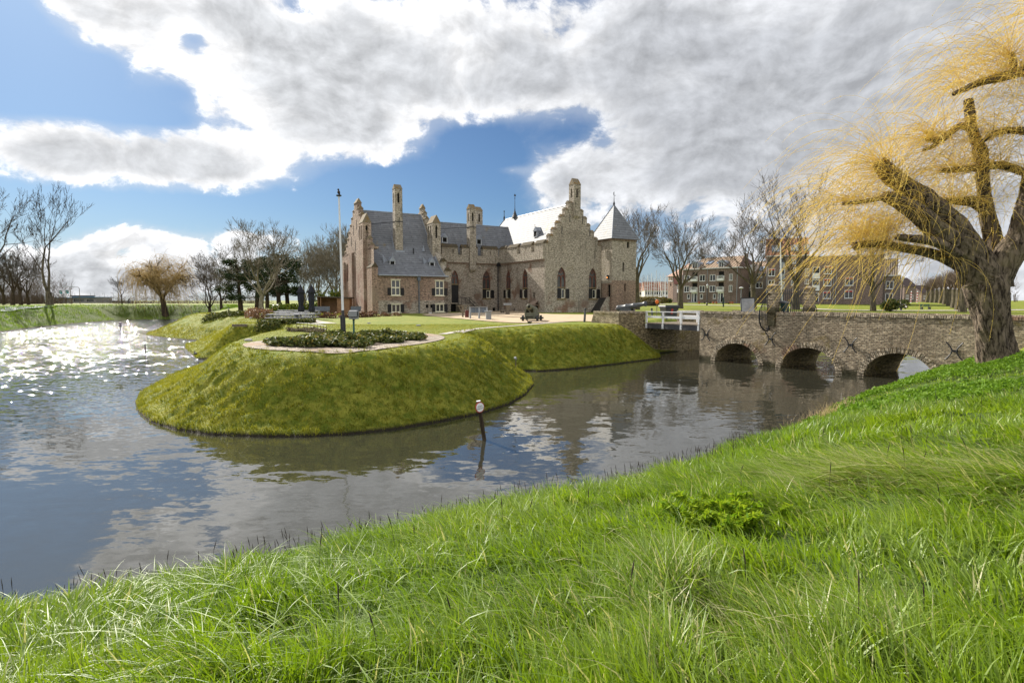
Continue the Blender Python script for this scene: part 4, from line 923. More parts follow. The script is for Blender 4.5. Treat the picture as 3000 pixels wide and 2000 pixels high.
ps=thing('notice_board','dark notice panel with a white emblem hanging on the iron gate','notice board',BM@Vector((5.97,1.35,2.78)),BA); b=MB(); b.box(-.0,-.32,.12,.04,.32,1.32); b.build('panel',M['canvas'],ps)
b=MB()
b.ball((.05,0,1.12),(.012,.07,.09),8); b.box(.041,-.05,1.16,.05,.05,1.24)
for z,w in ((.96,.18),(.70,.10),(.62,.10),(.54,.08),(.34,.12),(.28,.10)): b.box(.041,-w,z,.046,w,z+.02)
b.build('emblem',M['signwhite'],ps)
pk=BM@Vector((3.9,.25,3.72)); ib=thing('info_board','leaning grey information board behind the bridge parapet','board',(pk.x,pk.y,3.30),BA+R(35)); b=MB(Matrix.Rotation(R(-12),4,'X')@Matrix.Rotation(R(-3),4,'Y')); b.box(-.42,-.03,0,.42,.03,1.36); b.build('panel',plain('faded_board',(.42,.43,.45),.5,.45,2.2),ib)
b=MB(Matrix.Rotation(R(-12),4,'X')@Matrix.Rotation(R(-3),4,'Y')); b.box(-.47,-.04,0,-.421,.04,1.4); b.box(.421,-.04,0,.47,.04,1.4); b.box(-.47,-.05,1.362,.47,.05,1.43); b.build('frame',M['iron'],ib)
# ------------------------------------------------------------------ abutment and wooden span
AW=Vector((.829,.559,0)); AD=Vector((.559,-.829,0)); AC=Vector((11.25,48.06,0))
AMx=Matrix.Translation(AC)@Matrix.Rotation(math.atan2(AW.y,AW.x),4,'Z')   # local x across the bridge, y away from the gap
ab=thing('brick_abutment','weathered brick abutment with a parapet at the castle end of the wooden bridge','abutment',AC,math.atan2(AW.y,AW.x))
b=MB()
b.quad((-3.1,0,-1),(0,0,-1),(0,0,3.45),(-3.1,0,3.45)); b.quad((0,0,-1),(4.6,0,-1),(4.6,0,2.55),(0,0,2.55)); b.quad((4.6,0,-1),(7.6,0,-1),(7.6,0,3.45),(4.6,0,3.45))
b.build('wall',M['bridge_shade'],ab)
b=MB(); b.quad((-3.1,3.4,-1),(-3.1,0,-1),(-3.1,0,3.45),(-3.1,3.0,3.45)); b.quad((-3.1,3.4,-1),(-3.1,3.0,3.45),(-3.1,3.6,1.9),(-3.1,3.6,-1))
b.quad((-3.1,0,3.45),(0,0,3.45),(0,.5,3.45),(-3.1,.5,3.45)); b.quad((-3.1,.5,3.45),(-2.6,.5,3.45),(-2.6,3,3.45),(-3.1,3,3.45)); b.quad((0,.0,2.4),(0,.5,2.4),(0,.5,3.45),(0,0,3.45)); b.quad((0,.5,2.4),(-2.6,.5,2.4),(-2.6,.5,3.45),(0,.5,3.45)); b.quad((-2.6,.5,2.4),(-2.6,3,2.4),(-2.6,3,3.45),(-2.6,.5,3.45))
b.quad((-3.1,3.0,3.45),(-2.6,3.0,3.45),(-2.6,3.6,1.9),(-3.1,3.6,1.9))
b.build('parapet',M['bridge'],ab)
b=MB(); b.quad((4.6,0,3.45),(7.6,0,3.45),(7.6,.5,3.45),(4.6,.5,3.45)); b.quad((4.6,.5,2.4),(4.6,0,2.4),(4.6,0,3.45),(4.6,.5,3.45)); b.build('parapet',M['bridge'],ab)
b=MB()
for i in range(24): x=-3.12+i*.13; b.box(x+.006,-.05,3.452,x+.124,.52,3.60-.012*((i*3)%3))
b.build('coping',M['arch'],ab); b=MB()
for i in range(19): y=.53+i*.13; b.box(-3.15,y+.006,3.452,-2.58,y+.124,3.60-.012*((i*5)%3))
b.build('coping',M['arch'],ab); b=MB()
for i in range(23): x=4.6+i*.13; b.box(x+.006,-.05,3.452,x+.124,.52,3.60-.012*((i*3)%3))
b.build('coping',M['arch'],ab)
wb=thing('wooden_bridge','white railed timber span between the brick bridge and the castle abutment','footbridge',BM@Vector((0,0,0)),BA)
GAP=-5.57
b=MB()
for i in range(40): x=GAP+.02+i*(-GAP-.04)/40; b.box(x+.006,.1,2.56+.006*((i*7)%3),x+.128,BW-.1,2.63+.006*((i*7)%3))
b.build('deck',M['deck'],wb)
b=MB()
for y in (.12,1.4,2.9,BW-.3): b.box(GAP,y,2.16,-.02,y+.2,2.553)
b.build('beam',M['beam'],wb)
for y,so in ((-.02,-1),(BW-.1,1)):
    b=MB()
    b.box(GAP-.1,y-.02,3.54,.02 if so<0 else 3.4,y+.14,3.60); b.box(GAP,y+.03,3.05,-.02,y+.07,3.23)
    b.build('rail',M['white'],wb)
    for x in (GAP+.02,GAP+1.8,GAP+3.65,-.24):
        b=MB(); b.box(x+.04,y-.0,2.64,x+.17,y+.11,3.535); b.box(x+.05,y-.04,2.18,x+.16,y+.09,2.58); b.build('post',M['white'],wb)
# ------------------------------------------------------------------ small things
def gun(mb,p0,p1,r,n=18):
    a=Vector(p0);b=Vector(p1);L=(b-a); prof=[(-.05,.02),(-.035,.55),(0,1.25),(.03,1.3),(.05,1.18),(.28,1.1),(.30,1.2),(.33,1.2),(.35,1.02),(.55,.95),(.57,1.04),(.60,1.04),(.62,.9),(.90,.74),(.93,.80),(.97,1.02),(1.0,.95),(1.0,.45),(.93,.43)]
    mb.smooth=True; mb.tube([a+L*s for s,_ in prof],[r*q for _,q in prof],n,True); mb.smooth=False
    mb.ball(tuple(a-L*.07),r*.35,8)
pC=onG(1557,941); pC.z=gz(pC.x,pC.y)
ca=thing('cannon','green-grey cannon on a wheeled timber carriage aiming across the lawn','cannon',pC,R(-38))
ca.rotation_euler=(0,0,R(-13))
b=MB(); gun(b,(.0,1.55,.95),(0,-1.15,1.32),.27); b.tube([(-.42,.25,1.08),(.42,.25,1.08)],.09,10); b.build('barrel',M['bronze'],ca)
b=MB(); b.tube([(0,-1.0,1.30),(0,-1.155,1.321)],.115,14); b.build('bore',M['dark'],ca)
for s in (-1,1):
    b=MB(); b.prism([(s*.40-.06,-.85,.28),(s*.40-.06,-.85,1.12),(s*.40-.06,.35,1.12),(s*.40-.06,.35,.92),(s*.40-.06,.85,.92),(s*.40-.06,.85,.70),(s*.40-.06,1.5,.70),(s*.40-.06,1.6,.30)],(.12,0,0)); b.build('cheek',M['carriage'],ca)
b=MB(); b.box(-.34,-.8,.45,.34,-.62,.8); b.box(-.34,.9,.3,.34,1.1,.55); b.box(-.9,-.68,.20,.9,-.52,.36); b.box(-.9,1.1,.20,.9,1.26,.36); b.build('axle',M['carriage'],ca)
for x in (-.66,.66):
    for y in (-.6,1.18): b=MB(); b.tube([(x-.07,y,.27),(x+.07,y,.27)],.27,16); b.tube([(x-.10,y,.27),(x+.10,y,.27)],.09,8); b.build('wheel',M['iron'],ca)
a0=atD(1811,907.5,49.3); a1=atD(1893,889.5,47.6); wc=thing('cannon','dark iron cannon barrel resting on the abutment wall, muzzle raised','cannon',(a0.x,a0.y,3.60)); b=MB()
v0=Vector((0,0,.20)); v1=Vector((a1.x-a0.x,a1.y-a0.y,a1.z-3.60)); gun(b,v0,v1,.23); b.build('barrel',M['gunmetal'],wc)
mm=(v1-v0).normalized(); c=v0+mm*.75; b=MB(); sd_=Vector((-mm.y,mm.x,0)).normalized()
for s in (-1,1): q=c+sd_*s*.22; b.prism([(q-mm*.5).to_tuple()[:2]+(.004,),(q+mm*.7).to_tuple()[:2]+(.004,),(q+mm*.55).to_tuple()[:2]+(.26,),(q-mm*.3).to_tuple()[:2]+(.22,)],sd_*.1*s)
b.build('cradle',M['gunmetal'],wc)
def bollard(lab,p,h=1.2,r=.10,tilt=4):
    o=thing('bollard',lab,'bollard',p,0,'dark bollards by the bridge'); o.rotation_euler=(0,R(tilt),0); b=MB(); b.cyl(0,0,-.2,h-.13,r,r*.92,14); b.build('post',M['gunmetal'],o); b=MB(); b.lathe([(r*1.15,h-.13),(r*1.2,h-.04),(r*.8,h),(.01,h+.01)],14); b.build('post_cap',M['iron'],o)
bollard('dark bollard on the lawn edge between the cannon and the abutment',onG(1712,944))
p=onz(1911,926,2.66); bollard('dark bollard on the grass behind the white railing',(p.x,p.y,2.5),1.1,.11,-5)
p=atD(1960,930,57); bn=thing('waste_container','dark grey wheeled waste container with a red mark behind the white railing','waste container',(p.x,p.y,2.62),R(20))
b=MB(); b.add([(-.62,-.42,.15),(.62,-.42,.15),(.62,.42,.15),(-.62,.42,.15),(-.78,-.55,1.25),(.78,-.55,1.25),(.78,.55,1.25),(-.78,.55,1.25)],[(0,3,2,1),(4,5,6,7),(0,1,5,4),(1,2,6,5),(2,3,7,6),(3,0,4,7)]); b.box(-.82,-.6,1.14,.82,.6,1.22); b.build('body',M['binplastic'],bn,.03)
b=MB(); b.prism([(-.86,-.64,1.252),(.86,-.64,1.252),(.80,-.5,1.40),(-.80,-.5,1.40)],(0,1.25,0)); b.build('lid',M['binplastic'],bn,.03)
b=MB(); b.prism([(-.16,-.512,.55),(.06,-.512,.55),(.10,-.545,1.05),(-.12,-.545,1.05)],(0,.03,0)); b.build('red_mark',M['redpaint'],bn)
for x in (-.5,.5):
    for y in (-.33,.33): b=MB(); b.tube([(x-.04,y,.1),(x+.04,y,.1)],.1,10); b.build('wheel',M['iron'],bn)
p=atD(1925,884,62); lf=thing('lifebuoy_post','orange round lifebuoy case on a short post beside the waste container','lifebuoy',(p.x,p.y,2.6)); b=MB(); b.ball((0,0,p.z-2.6),(.20,.12,.24),14); b.build('case',M['orange'],lf); b=MB(); b.cyl(0,.05,-.1,p.z-2.7,.04,.04,8); b.build('post',M['oldwood'],lf)
# benches and tables on the terrace
def slabbench(lab,u,v,w,rz,back=True,h=.85):
    p=onG(u,v); o=thing('garden_bench',lab,'bench',p,rz,'grey slab benches'); b=MB(); b.box(-w/2,-.25,.40,w/2,.25,.47); b.build('seat',M['slab'],o)
    if back: b=MB(); b.prism([(-w/2,.20,.48),(-w/2,.28,.48),(-w/2,.42,h+.15),(-w/2,.34,h+.15)],(w,0,0)); b.build('backrest',M['slab'],o)
    for x in (-w/2+.02,-w*.17,w/2-.25): b=MB(); b.box(x,-.22,-.05,x+.22,.22,.398); b.build('leg',M['concrete'],o)
    return o
p=onG(1402,934); o=thing('garden_bench','long blue-grey bench with panelled high back on the gravel','bench',p,R(8))
b=MB()
for i in range(3): b.prism([(-.83+i*.555,-.22,.60),(-.30+i*.555,-.22,.60),(-.30+i*.555,.10,1.12),(-.83+i*.555,.10,1.12)],(0,.07,.02))
b.build('backrest',M['slab'],o); b=MB(); b.box(-.9,.02,1.121,.9,.24,1.17); b.build('top_rail',M['table'],o)
for x in (-.9,-.02,.74): b=MB(); b.prism([(x,-.26,-.05),(x,.28,-.05),(x,.22,1.118),(x,.05,1.118),(x,-.26,.58)],(.16,0,0)); b.build('leg',M['concrete'],o)
p=onG(1431,937); o=thing('stone_lectern','grey concrete block table beside the long bench','pedestal',p,R(8)); b=MB(); b.box(-.25,-.25,-.05,.25,.25,.78); b.build('pedestal',M['concrete'],o,.02); b=MB(); b.box(-.34,-.34,.782,.34,.34,.84); b.build('top',M['table'],o)
p=onG(1356,930); o=thing('timber_stocks','grey timber post with two angled braces on the gravel before the cellar door','post',p); b=MB(); b.box(-.08,-.08,-.05,.08,.08,1.3); b.tube([(0,0,.35),(-.4,0,1.15)],.05,6); b.tube([(0,0,.35),(.4,0,1.15)],.05,6); b.box(-.55,-.06,1.18,.55,.06,1.28); b.box(-.6,-.3,-.02,.6,.3,.05); b.build('post',M['oldwood'],o)
p=onG(1368,931); o=thing('litter_bin','small dark red litter bin beside the long bench','litter bin',p); b=MB(); b.lathe([(.17,0),(.2,.05),(.2,.75),(.16,.8),(.02,.81)],12); b.build('body',M['maroon'],o)
p=onG(1487,921.5); o=thing('stump_stand','pale stump with a three-hole board standing by the wall','stand',p); b=MB(); b.lathe([(.32,-.02),(.26,.1),(.22,.6),(.30,1.15)],10); b.build('stump',M['oldwood'],o); b=MB(); b.box(-.5,-.12,1.15,.5,.12,1.42); b.build('board',M['concrete'],o)
p=onG(1472,917); o=thing('barrel','small dark wooden barrel at the wall beside the downpipe','barrel',p); b=MB(); b.lathe([(.25,0),(.32,.35),(.25,.7),(.02,.71)],14); b.build('staves',M['oldwood'],o); b=MB()
for z in (.12,.56): b.lathe([(.30,z),(.305,z+.06)],14)
b.build('hoop',M['iron'],o)
def picnic(lab,u,v,w,rz):
    p=onG(u,v); o=thing('picnic_table',lab,'picnic table',p,rz,'weathered picnic tables on the terrace'); b=MB(); b.box(-w/2,-.4,.70,w/2,.4,.76); b.build('table_top',M['table'],o)
    for s in (-1,1): b=MB(); b.box(-w/2,s*.78-.15,.42,w/2,s*.78+.15,.47); b.build('seat',M['table'],o)
    for x in (-w/2+.3,w/2-.3):
        b=MB(); b.box(x-.04,-.8,.33,x+.04,.8,.418); b.prism([(x-.05,-.62,-.03),(x-.05,-.5,-.03),(x-.05,-.12,.698),(x-.05,-.26,.698)],(.1,0,0)); b.prism([(x-.05,.62,-.03),(x-.05,.5,-.03),(x-.05,.12,.698),(x-.05,.26,.698)],(.1,0,0)); b.build('leg',M['concrete'],o)
for i,(u,v,w,rz,lab) in enumerate([(832,946,2.6,4,'weathered picnic table nearest the shrub bed, left of the parasols'),(895,944,1.7,-6,'weathered picnic table under the taller parasol'),(856,938,3.2,6,'long weathered picnic table in the middle row before the parasols'),(815,935,2.6,3,'weathered picnic table beside the end of the brown hedge'),(900,931,2.4,2,'weathered picnic table behind the parasols'),(850,929,2.4,0,'weathered picnic table farthest back under the conifers')]): picnic(lab,u,v,w,R(rz))
def parasol(lab,u,v,D):
    p=onG(u,v); o=thing('parasol',lab,'parasol',p,0,'closed charcoal parasols'); b=MB(); b.cyl(0,0,-.05,3.4,.035,.03,8); b.build('pole',M['signwhite'],o)
    b=MB(); n=12; prof=[(.03,3.42),(.20,3.0),(.36,2.62),(.24,2.5),(.27,1.9),(.22,1.45),(.20,1.30),(.29,1.0),(.25,.72),(.05,.70)]; vs=[];fs=[]
    for i,(r,z) in enumerate(prof):
        for j in range(n): th=2*math.pi*j/n; q=r*(1+(.28 if j%2 else -.12)*(i>1)); vs.append((q*math.cos(th+.05*i),q*math.sin(th+.05*i),z+(.05*math.sin(j*2.3+i))*(i>1)))
    for i in range(len(prof)-1):
        for j in range(n): q=(j+1)%n; fs.append((i*n+j,(i+1)*n+j,(i+1)*n+q,i*n+q))
    b.add(vs,fs); b.build('canopy',M['canvas'],o); b=MB(); b.lathe([(.235,1.27),(.24,1.33)],10); b.build('strap',M['iron'],o); b=MB(); b.box(-.3,-.3,-.03,.3,.3,.06); b.build('base',M['concrete'],o)
parasol('closed charcoal parasol left of its twin above the picnic tables',883,933,56); parasol('closed charcoal parasol nearer the shed, tied at the waist',914,935,56)
for u,v,w,rz,lab in [(941,921,2.0,4,'grey slab bench at the left end of the terrace wall'),(1008,916,2.4,-3,'grey slab bench in front of the timber shed'),(1040,920,1.4,-8,'short pale slab bench beside the castle buttress')]: slabbench(lab,u,v,w,R(rz))
p=onG(982,917); sh=thing('garden_shed','open fronted timber shed with flat felt roof beside the castle','shed',p,R(6)); W2=2.15
b=MB(); b.box(-W2,1.2,-.3,W2,1.28,2.25); b.box(-W2,-1.0,-.3,-W2+.08,1.2,2.2); b.box(W2-.08,-1.0,-.3,W2,1.2,2.0); b.box(.55,-1.02,-.3,W2-.08,-.94,2.05); b.box(.47,-1.0,-.3,.55,1.2,2.1); b.build('wall',M['wood'],sh)
b=MB(); b.prism([(-W2-.2,-1.3,2.22),(W2+.2,-1.3,2.05),(W2+.2,-1.3,2.19),(-W2-.2,-1.3,2.36)],(0,2.8,0)); b.build('roof',plain('roof_felt',(.10,.085,.07),.9,.3,3),sh)
b=MB(); b.box(-W2,-1.0,-.3,-W2+.1,-.9,2.2); b.box(-1.75,-1.0,-.3,-1.65,-.9,2.2); b.build('post',M['wood'],sh)
b=MB(); b.box(.95,-1.05,.2,1.5,-1.025,1.9); b.build('door',M['wood'],sh); b=MB(); b.box(1.08,-1.065,1.1,1.38,-1.052,1.5); b.box(1.08,-1.065,.4,1.38,-1.052,.9); b.build('window',M['dark'],sh)
# flagpole with a bird, floodlight
pf=Vector((-8.95,30.2,0)); pf.z=gz(pf.x,pf.y); fp=thing('flagpole','tall white flagpole in the shrub bed with a dark weathered foot','flagpole',pf); fp.rotation_euler=(0,R(-.75),0)
b=MB(); b.cyl(0,0,.6,7.42,.072,.042,12); b.build('pole',M['white'],fp); b=MB(); b.lathe([(.05,7.42),(.14,7.45),(.14,7.50),(.03,7.53)],10); b.build('finial',M['iron'],fp)
b=MB(); b.box(-.14,-.05,-.2,-.078,.05,1.2); b.box(.078,-.05,-.2,.11,.05,1.15); b.cyl(0,0,-.1,1.5,.076,.074,10); b.build('foot',M['beam'],fp)
b=MB(); b.ball((0,0,7.64),(.075,.10,.10),10); b.ball((.0,-.06,7.77),.055,8); b.tube([(0,-.10,7.77),(0,-.16,7.76)],[.02,.003],5); b.tube([(0,.08,7.62),(0,.2,7.53)],[.05,.015],5); o=b.build('bird',plain('dark_plumage',(.06,.045,.035),.8,.4,20),None); o.location=pf+Vector((-.10,0,0)); tag(o,'small dark bird perched on top of the white flagpole','bird')
q=Vector((-8.35,30.0,0)); q.z=gz(q.x,q.y); fl=thing('floodlight','grey floodlight housing on a green post beside the flagpole','floodlight',q); b=MB(); b.cyl(0,0,-.1,1.0,.055,.05,10); b.build('post',M['greenpost'],fl)
b=MB(); b.box(-.2,-.22,1.03,.22,.24,1.10); b.tube([(-.2,.0,1.30),(.24,.0,1.30)],.2,14); b.box(-.2,-.28,1.16,.24,-.0,1.45); b.build('housing',M['concrete'],fl,.015); b=MB(); b.box(-.05,-.05,.98,.07,.07,1.03); b.build('bracket',M['iron'],fl)
# sign in the water, poles, spotlights, stones, ducks
ps_=onz(1419,1288,0); sg=thing('water_sign','round white sign with red rim on a leaning post standing in the moat','sign',(ps_.x,ps_.y,0)); sg.rotation_euler=(R(2),R(-8.2),0)
b=MB(); b.box(-.06,-.06,-1.0,.06,.06,1.28); b.build('post',M['bark_dark'],sg); b=MB(); b.box(-.062,-.062,1.281,.062,.062,1.30); b.build('post_cap',M['signwhite'],sg)
Ms=Matrix.Translation((.02,-.075,1.10))@Matrix.Rotation(R(38),4,'Z')@Matrix.Rotation(R(90),4,'X')
b=MB(Ms); b.lathe([(.170,-.01),(.175,0),(.170,.012)],24); so2=b.build('rim',M['redpaint'],sg); b=MB(Ms); b.lathe([(.145,.012),(.145,.016)],24); b.build('disc',M['signwhite'],sg)
for i,(tx,z) in enumerate((('VISSEN',.02),('VERBODEN',-.05))):
    fc=bpy.data.curves.new('sign_text','FONT'); fc.body=tx; fc.size=.062; fc.align_x='CENTER'; fc.extrude=.0005; tmp=bpy.data.objects.new('tmp_text',fc); me=bpy.data.meshes.new_from_object(tmp); bpy.data.objects.remove(tmp); me.name='sign_text_%d'%i; me.materials.append(M['iron']); fo=bpy.data.objects.new('sign_text',me); COL.objects.link(fo); fo.parent=sg; fo.matrix_local=Ms@Matrix.Translation((0,z-.01,.018))
p=onz(428,1033,0); o=thing('mooring_pole','thin dark pole leaning in the open water left of the grass mound','pole',(p.x,p.y,0)); o.rotation_euler=(0,R(-5),0); b=MB(); b.cyl(0,0,-.8,.92,.075,.06,8); b.build('shaft',M['bark_dark'],o)
p=onz(353,964,0); o=thing('marker_pole','dark marker pole with two round floats far out on the glittering water','pole',(p.x,p.y,0)); b=MB(); b.cyl(0,0,-.8,.9,.06,.06,8); b.build('shaft',M['iron'],o); b=MB(); b.ball((0,0,.55),(.32,.28,.16),10); b.ball((0,0,.92),(.24,.22,.17),10); b.build('float',M['iron'],o)
def bird(lab,p,rz,name='duck',cat='duck',s=1):
    o=thing(name,lab,cat,p,rz); b=MB(); b.smooth=True
    b.ball((0,0,.10*s),(.20*s,.11*s,.10*s),12); b.ball((.17*s,0,.24*s),(.065*s,.055*s,.055*s),10); b.tube([(.10*s,0,.12*s),(.15*s,0,.19*s),(.17*s,0,.24*s)],[.07*s,.045*s,.045*s],8); b.tube([(-.15*s,0,.11*s),(-.28*s,0,.17*s)],[.06*s,.01*s],8); b.build('body',plain('duck_plumage_'+lab[:6],(.035,.03,.028) if name=='duck' else (.2,.12,.07),.7,.4,12),o); b=MB(); b.tube([(.22*s,0,.235*s),(.29*s,0,.225*s)],[.022*s,.012*s],6); b.build('beak',M['orange'],o); return o
p=onG(573,1040); bird('dark duck resting on the grass tip at the water edge',p,R(140),s=1.1)
bird('brown duck walking on the grass in front of the cannon',onG(1551,948),R(200),'duck','duck',.9)
def spot(lab,p,h,rz):
    o=thing('spotlight',lab,'spotlight',p,rz,'garden spotlights on posts'); b=MB(); b.cyl(0,0,-.1,h,.035,.03,8); b.build('post',M['oldwood'],o); b=MB(); b.tube([(0,-.10,h+.08),(0,.06,h+.05)],[.085,.06],12); b.build('head',M['concrete'],o)
spot('white headed spotlight on a dark post at the foot of the grassy bank',onG(1511,1076),.45,R(-160)); spot('small spotlight on a post by the left shrub bed',onG(671,928),.9,R(20))
for lab,u,v,s in (('white stone at the lawn edge left of the brick path',728,1000,(.22,.13,.10)),('small grey stone in the lawn behind the flagpole',1081,948,(.16,.1,.07)),('dark flat stone in the lawn right of the flagpole',1226,955,(.2,.12,.08)),('pale stone at the foot of the red brick wall',1261,920,(.22,.15,.16)),('pale stone beside the tower stairs',1790,912,(.3,.2,.2)),('white ball lamp at the end of the brown hedge',735,934,(.13,.13,.13))):
    p=onG(u,v); b=MB(); b.ball((0,0,s[2]*.5),s,9); o=b.build('stone' if 'lamp' not in lab else 'ball_lamp',M['stone'] if 'dark' not in lab and 'grey' not in lab else M['concrete'],None); o.location=p; tag(o,lab,'stone' if 'lamp' not in lab else 'lamp')
p=onG(702,962); o=thing('planter_box','low grey timber box frame lying on the grass slope','planter frame',p,R(25)); o.scale=(.62,.62,.7); b=MB(); 
for (x0,y0,x1,y1) in ((-.9,-.5,.9,-.42),(-.9,.42,.9,.5),(-.9,-.42,-.82,.42),(.82,-.42,.9,.42)): b.box(x0,y0,-.05,x1,y1,.22)
b.build('boards',M['oldwood'],o)
# ------------------------------------------------------------------ apartment blocks
class Fac:
    """a facade between two surveyed corners; S/Z turn a bearing into metres on it"""
    def __init__(s,u0,D0,u1,D1,zb):
        s.a=Vector(((u0-1500)/FPX*D0,D0)); b=Vector(((u1-1500)/FPX*D1,D1)); s.t=(b-s.a).normalized(); s.n=Vector((s.t.y,-s.t.x)); s.L=(b-s.a).length; s.zb=zb; s.rz=math.atan2(s.t.y,s.t.x)
    def sz(s,u,v):
        d=ray(u,v); dn=d[0]*s.n.x+d[1]*s.n.y; k=s.a.dot(s.n)/dn; p=Vector((d[0]*k,d[1]*k))-s.a; return p.dot(s.t),H+d[2]*k-s.zb
    def empty(s,name,lab): return thing(name,lab,'building',(s.a.x,s.a.y,s.zb),s.rz)
def fwin(par,x0,x1,z0,z1,mull=1,fr='white',gl='glass',y=0,sill=True,red=False):
    f=MB(); w=.09
    for x in [x0,x1-w]+[x0+(x1-x0)*(k+1)/(mull+1)-w/2 for k in range(mull)]: f.box(x,y-.03,z0,x+w,y+.12,z1)
    f.box(x0+w,y-.026,z1-w,x1-w,y+.116,z1-.002); f.box(x0+w,y-.026,z0+.002,x1-w,y+.116,z0+w)
    if sill: f.box(x0-.06,y-.1,z0-.08,x1+.06,y+.1,z0-.002)
    o=f.build('window',M[fr],par); p=MB(); p.box(x0+.02,y+.07,z0+.02,x1-.02,y+.11,z1-.02); p.build('pane',M[gl],o)
    if red: q=MB(); q.box(x0+w,y+.02,z1-.42,x1-w,y+.06,z1-w); q.build('blind',M['redpaint'],o)
    return o
# block A
FA=Fac(1998.5,150,2157.7,139,4.02); A=FA.empty('apartment_building','three storey brown brick apartment block with hipped pantile roof and white balconies')
Z3=lambda x,y:(1940+x/7.35,730+y/7.35)
sA=lambda x,y:FA.sz(*Z3(x,y))
hE=8.6; L=FA.L; Dp=11.5
ops=[]; wins=[]
rows=[(2.65+2.75,4.2+2.75),(2.65,4.2)]
for (x0,x1) in ((478,590),(808,928),(1028,1150),(1445,1518)):
    a,b=sA(x0,530)[0],sA(x1,530)[0]
    for z0,z1 in rows: wins.append((a,b,z0,z1,1))
for (x0,x1) in ((540,600),(815,877),(1097,1158)):
    a,b=sA(x0,970)[0],sA(x1,970)[0]; wins.append((a,b,.95,2.1,0))
bays=[(sA(640,700)[0],sA(765,700)[0]),(sA(1205,700)[0],sA(1335,700)[0])]
ops=[(a,b,z0,z1) for a,b,z0,z1,_ in wins]+[(a+.1,b-.1,z0,z0+2.1) for a,b in bays for z0 in (.15,2.85,5.6)]
b=MB(); dk=MB(); panel(b,(0,0),(1,0),L,-1,hE,ops,.14,None,None); panel(b,(L,0),(0,1),Dp,-1,hE); panel(b,(L,Dp),(-1,0),L,-1,hE); panel(b,(0,Dp),(0,-1),Dp,-1,hE); wA=b.build('wall',M['flat'],A)
for a,c,z0,z1,m in wins: fwin(A,a,c,z0,z1,m)
for a,c in bays:
    for z0 in (2.85,5.6):
        d=MB(); d.box(a+.1,.10,z0,c-.1,.14,z0+2.1); d.build('balcony_door',M['dark'],A)
        q=MB(); q.box(a-.05,-.75,z0-.25,c+.05,-.005,z0-.02); q.box(a-.05,-.75,z0-.02,c+.05,-.69,z0+.35)
        for k in range(7): x=a+(c-a)*k/6; q.box(x-.03,-.75,z0+.35,x+.03,-.70,z0+1.0)
        for x in (a-.05,c): q.box(x,-.69,z0-.02,x+.05,-.01,z0+1.0)
        q.box(a-.05,-.76,z0+1.0,c+.05,-.68,z0+1.06); q.build('balcony',M['white'],A)
    g_=MB(); g_.box(a+.05,-.04,.1,a+.17,.1,2.5); g_.box(c-.17,-.04,.1,c-.05,.1,2.5); g_.box((a+c)/2-.25,-.05,.1,(a+c)/2-.05,.1,2.5); g_.box(a,-.06,2.3,c,.1,2.55); o=g_.build('door_frame',M['white'],A); p=MB(); p.box(a+.1,.05,.1,c-.1,.09,2.3); p.build('pane',M['glass'],o)
    s_=MB(); s_.box(a-.4,-1.1,-.5,c+.4,-.02,.12); s_.build('step',M['concrete'],A)
r=MB(); e=.35; rh=3.1
v=[(-e,-e,hE+.05),(L+e,-e,hE+.05),(L+e,Dp+e,hE+.05),(-e,Dp+e,hE+.05),(3.2,Dp/2,hE+rh),(L-1.2,Dp/2,hE+rh)]
r.add(v,[(0,1,5,4),(2,3,4,5),(3,0,4)]); rA=r.build('roof',M['tile_buff'],A)
r=MB(); r.add([v[1],v[2],v[5]],[(0,1,2)]); r.build('hip',M['tile_brown'],rA)
r=MB(); r.box(-e-.02,-e-.03,hE-.2,L+e,-e+.12,hE+.04); r.box(L+e-.12,-e+.13,hE-.2,L+e+.02,Dp+e,hE+.04); r.build('gutter',M['soffit'],rA)
for x in (-.05,sA(975,600)[0],L-.1): p=MB(); p.tube([(x,-.08,-.2),(x,-.08,hE-.2)],.06,6); p.build('downpipe',M['lead'],A)
for a,c in bays:
    d=MB(); d.box(a,-.05,hE-.1,c,2.5,hE+1.2); d.prism([(a-.1,-.15,hE+1.21),(c+.1,-.15,hE+1.21),(c-.1,-.15,hE+1.6),((a+c)/2,-.15,hE+1.9),(a+.1,-.15,hE+1.6)],(0,3.2,0)); o=d.build('dormer',M['lead'],rA); fwin(o,a+.15,c-.15,hE+.05,hE+1.35,1,y=-.12,sill=False)
for x in (sA(860,300)[0],sA(1090,300)[0]):
    q=MB(); f_=lambda t:(-e+(Dp/2+e)*t,hE+.05+(rh-.05)*t); y0,z0=f_(.35); y1,z1=f_(.62); q.prism([(x,y0,z0+.04),(x+1.5,y0,z0+.04),(x+1.5,y1,z1+.04),(x,y1,z1+.04)],(0,-.06,.1)); q.build('skylight',glass('skylight_glass_%.0f'%x,(.2,.24,.3)),rA)
for x in (2.0,L*.93): q=MB(); q.box(x,Dp/2-.3,hE+rh-.4,x+.7,Dp/2+.3,hE+rh+.5); q.build('chimney',M['flat_dark'],rA)
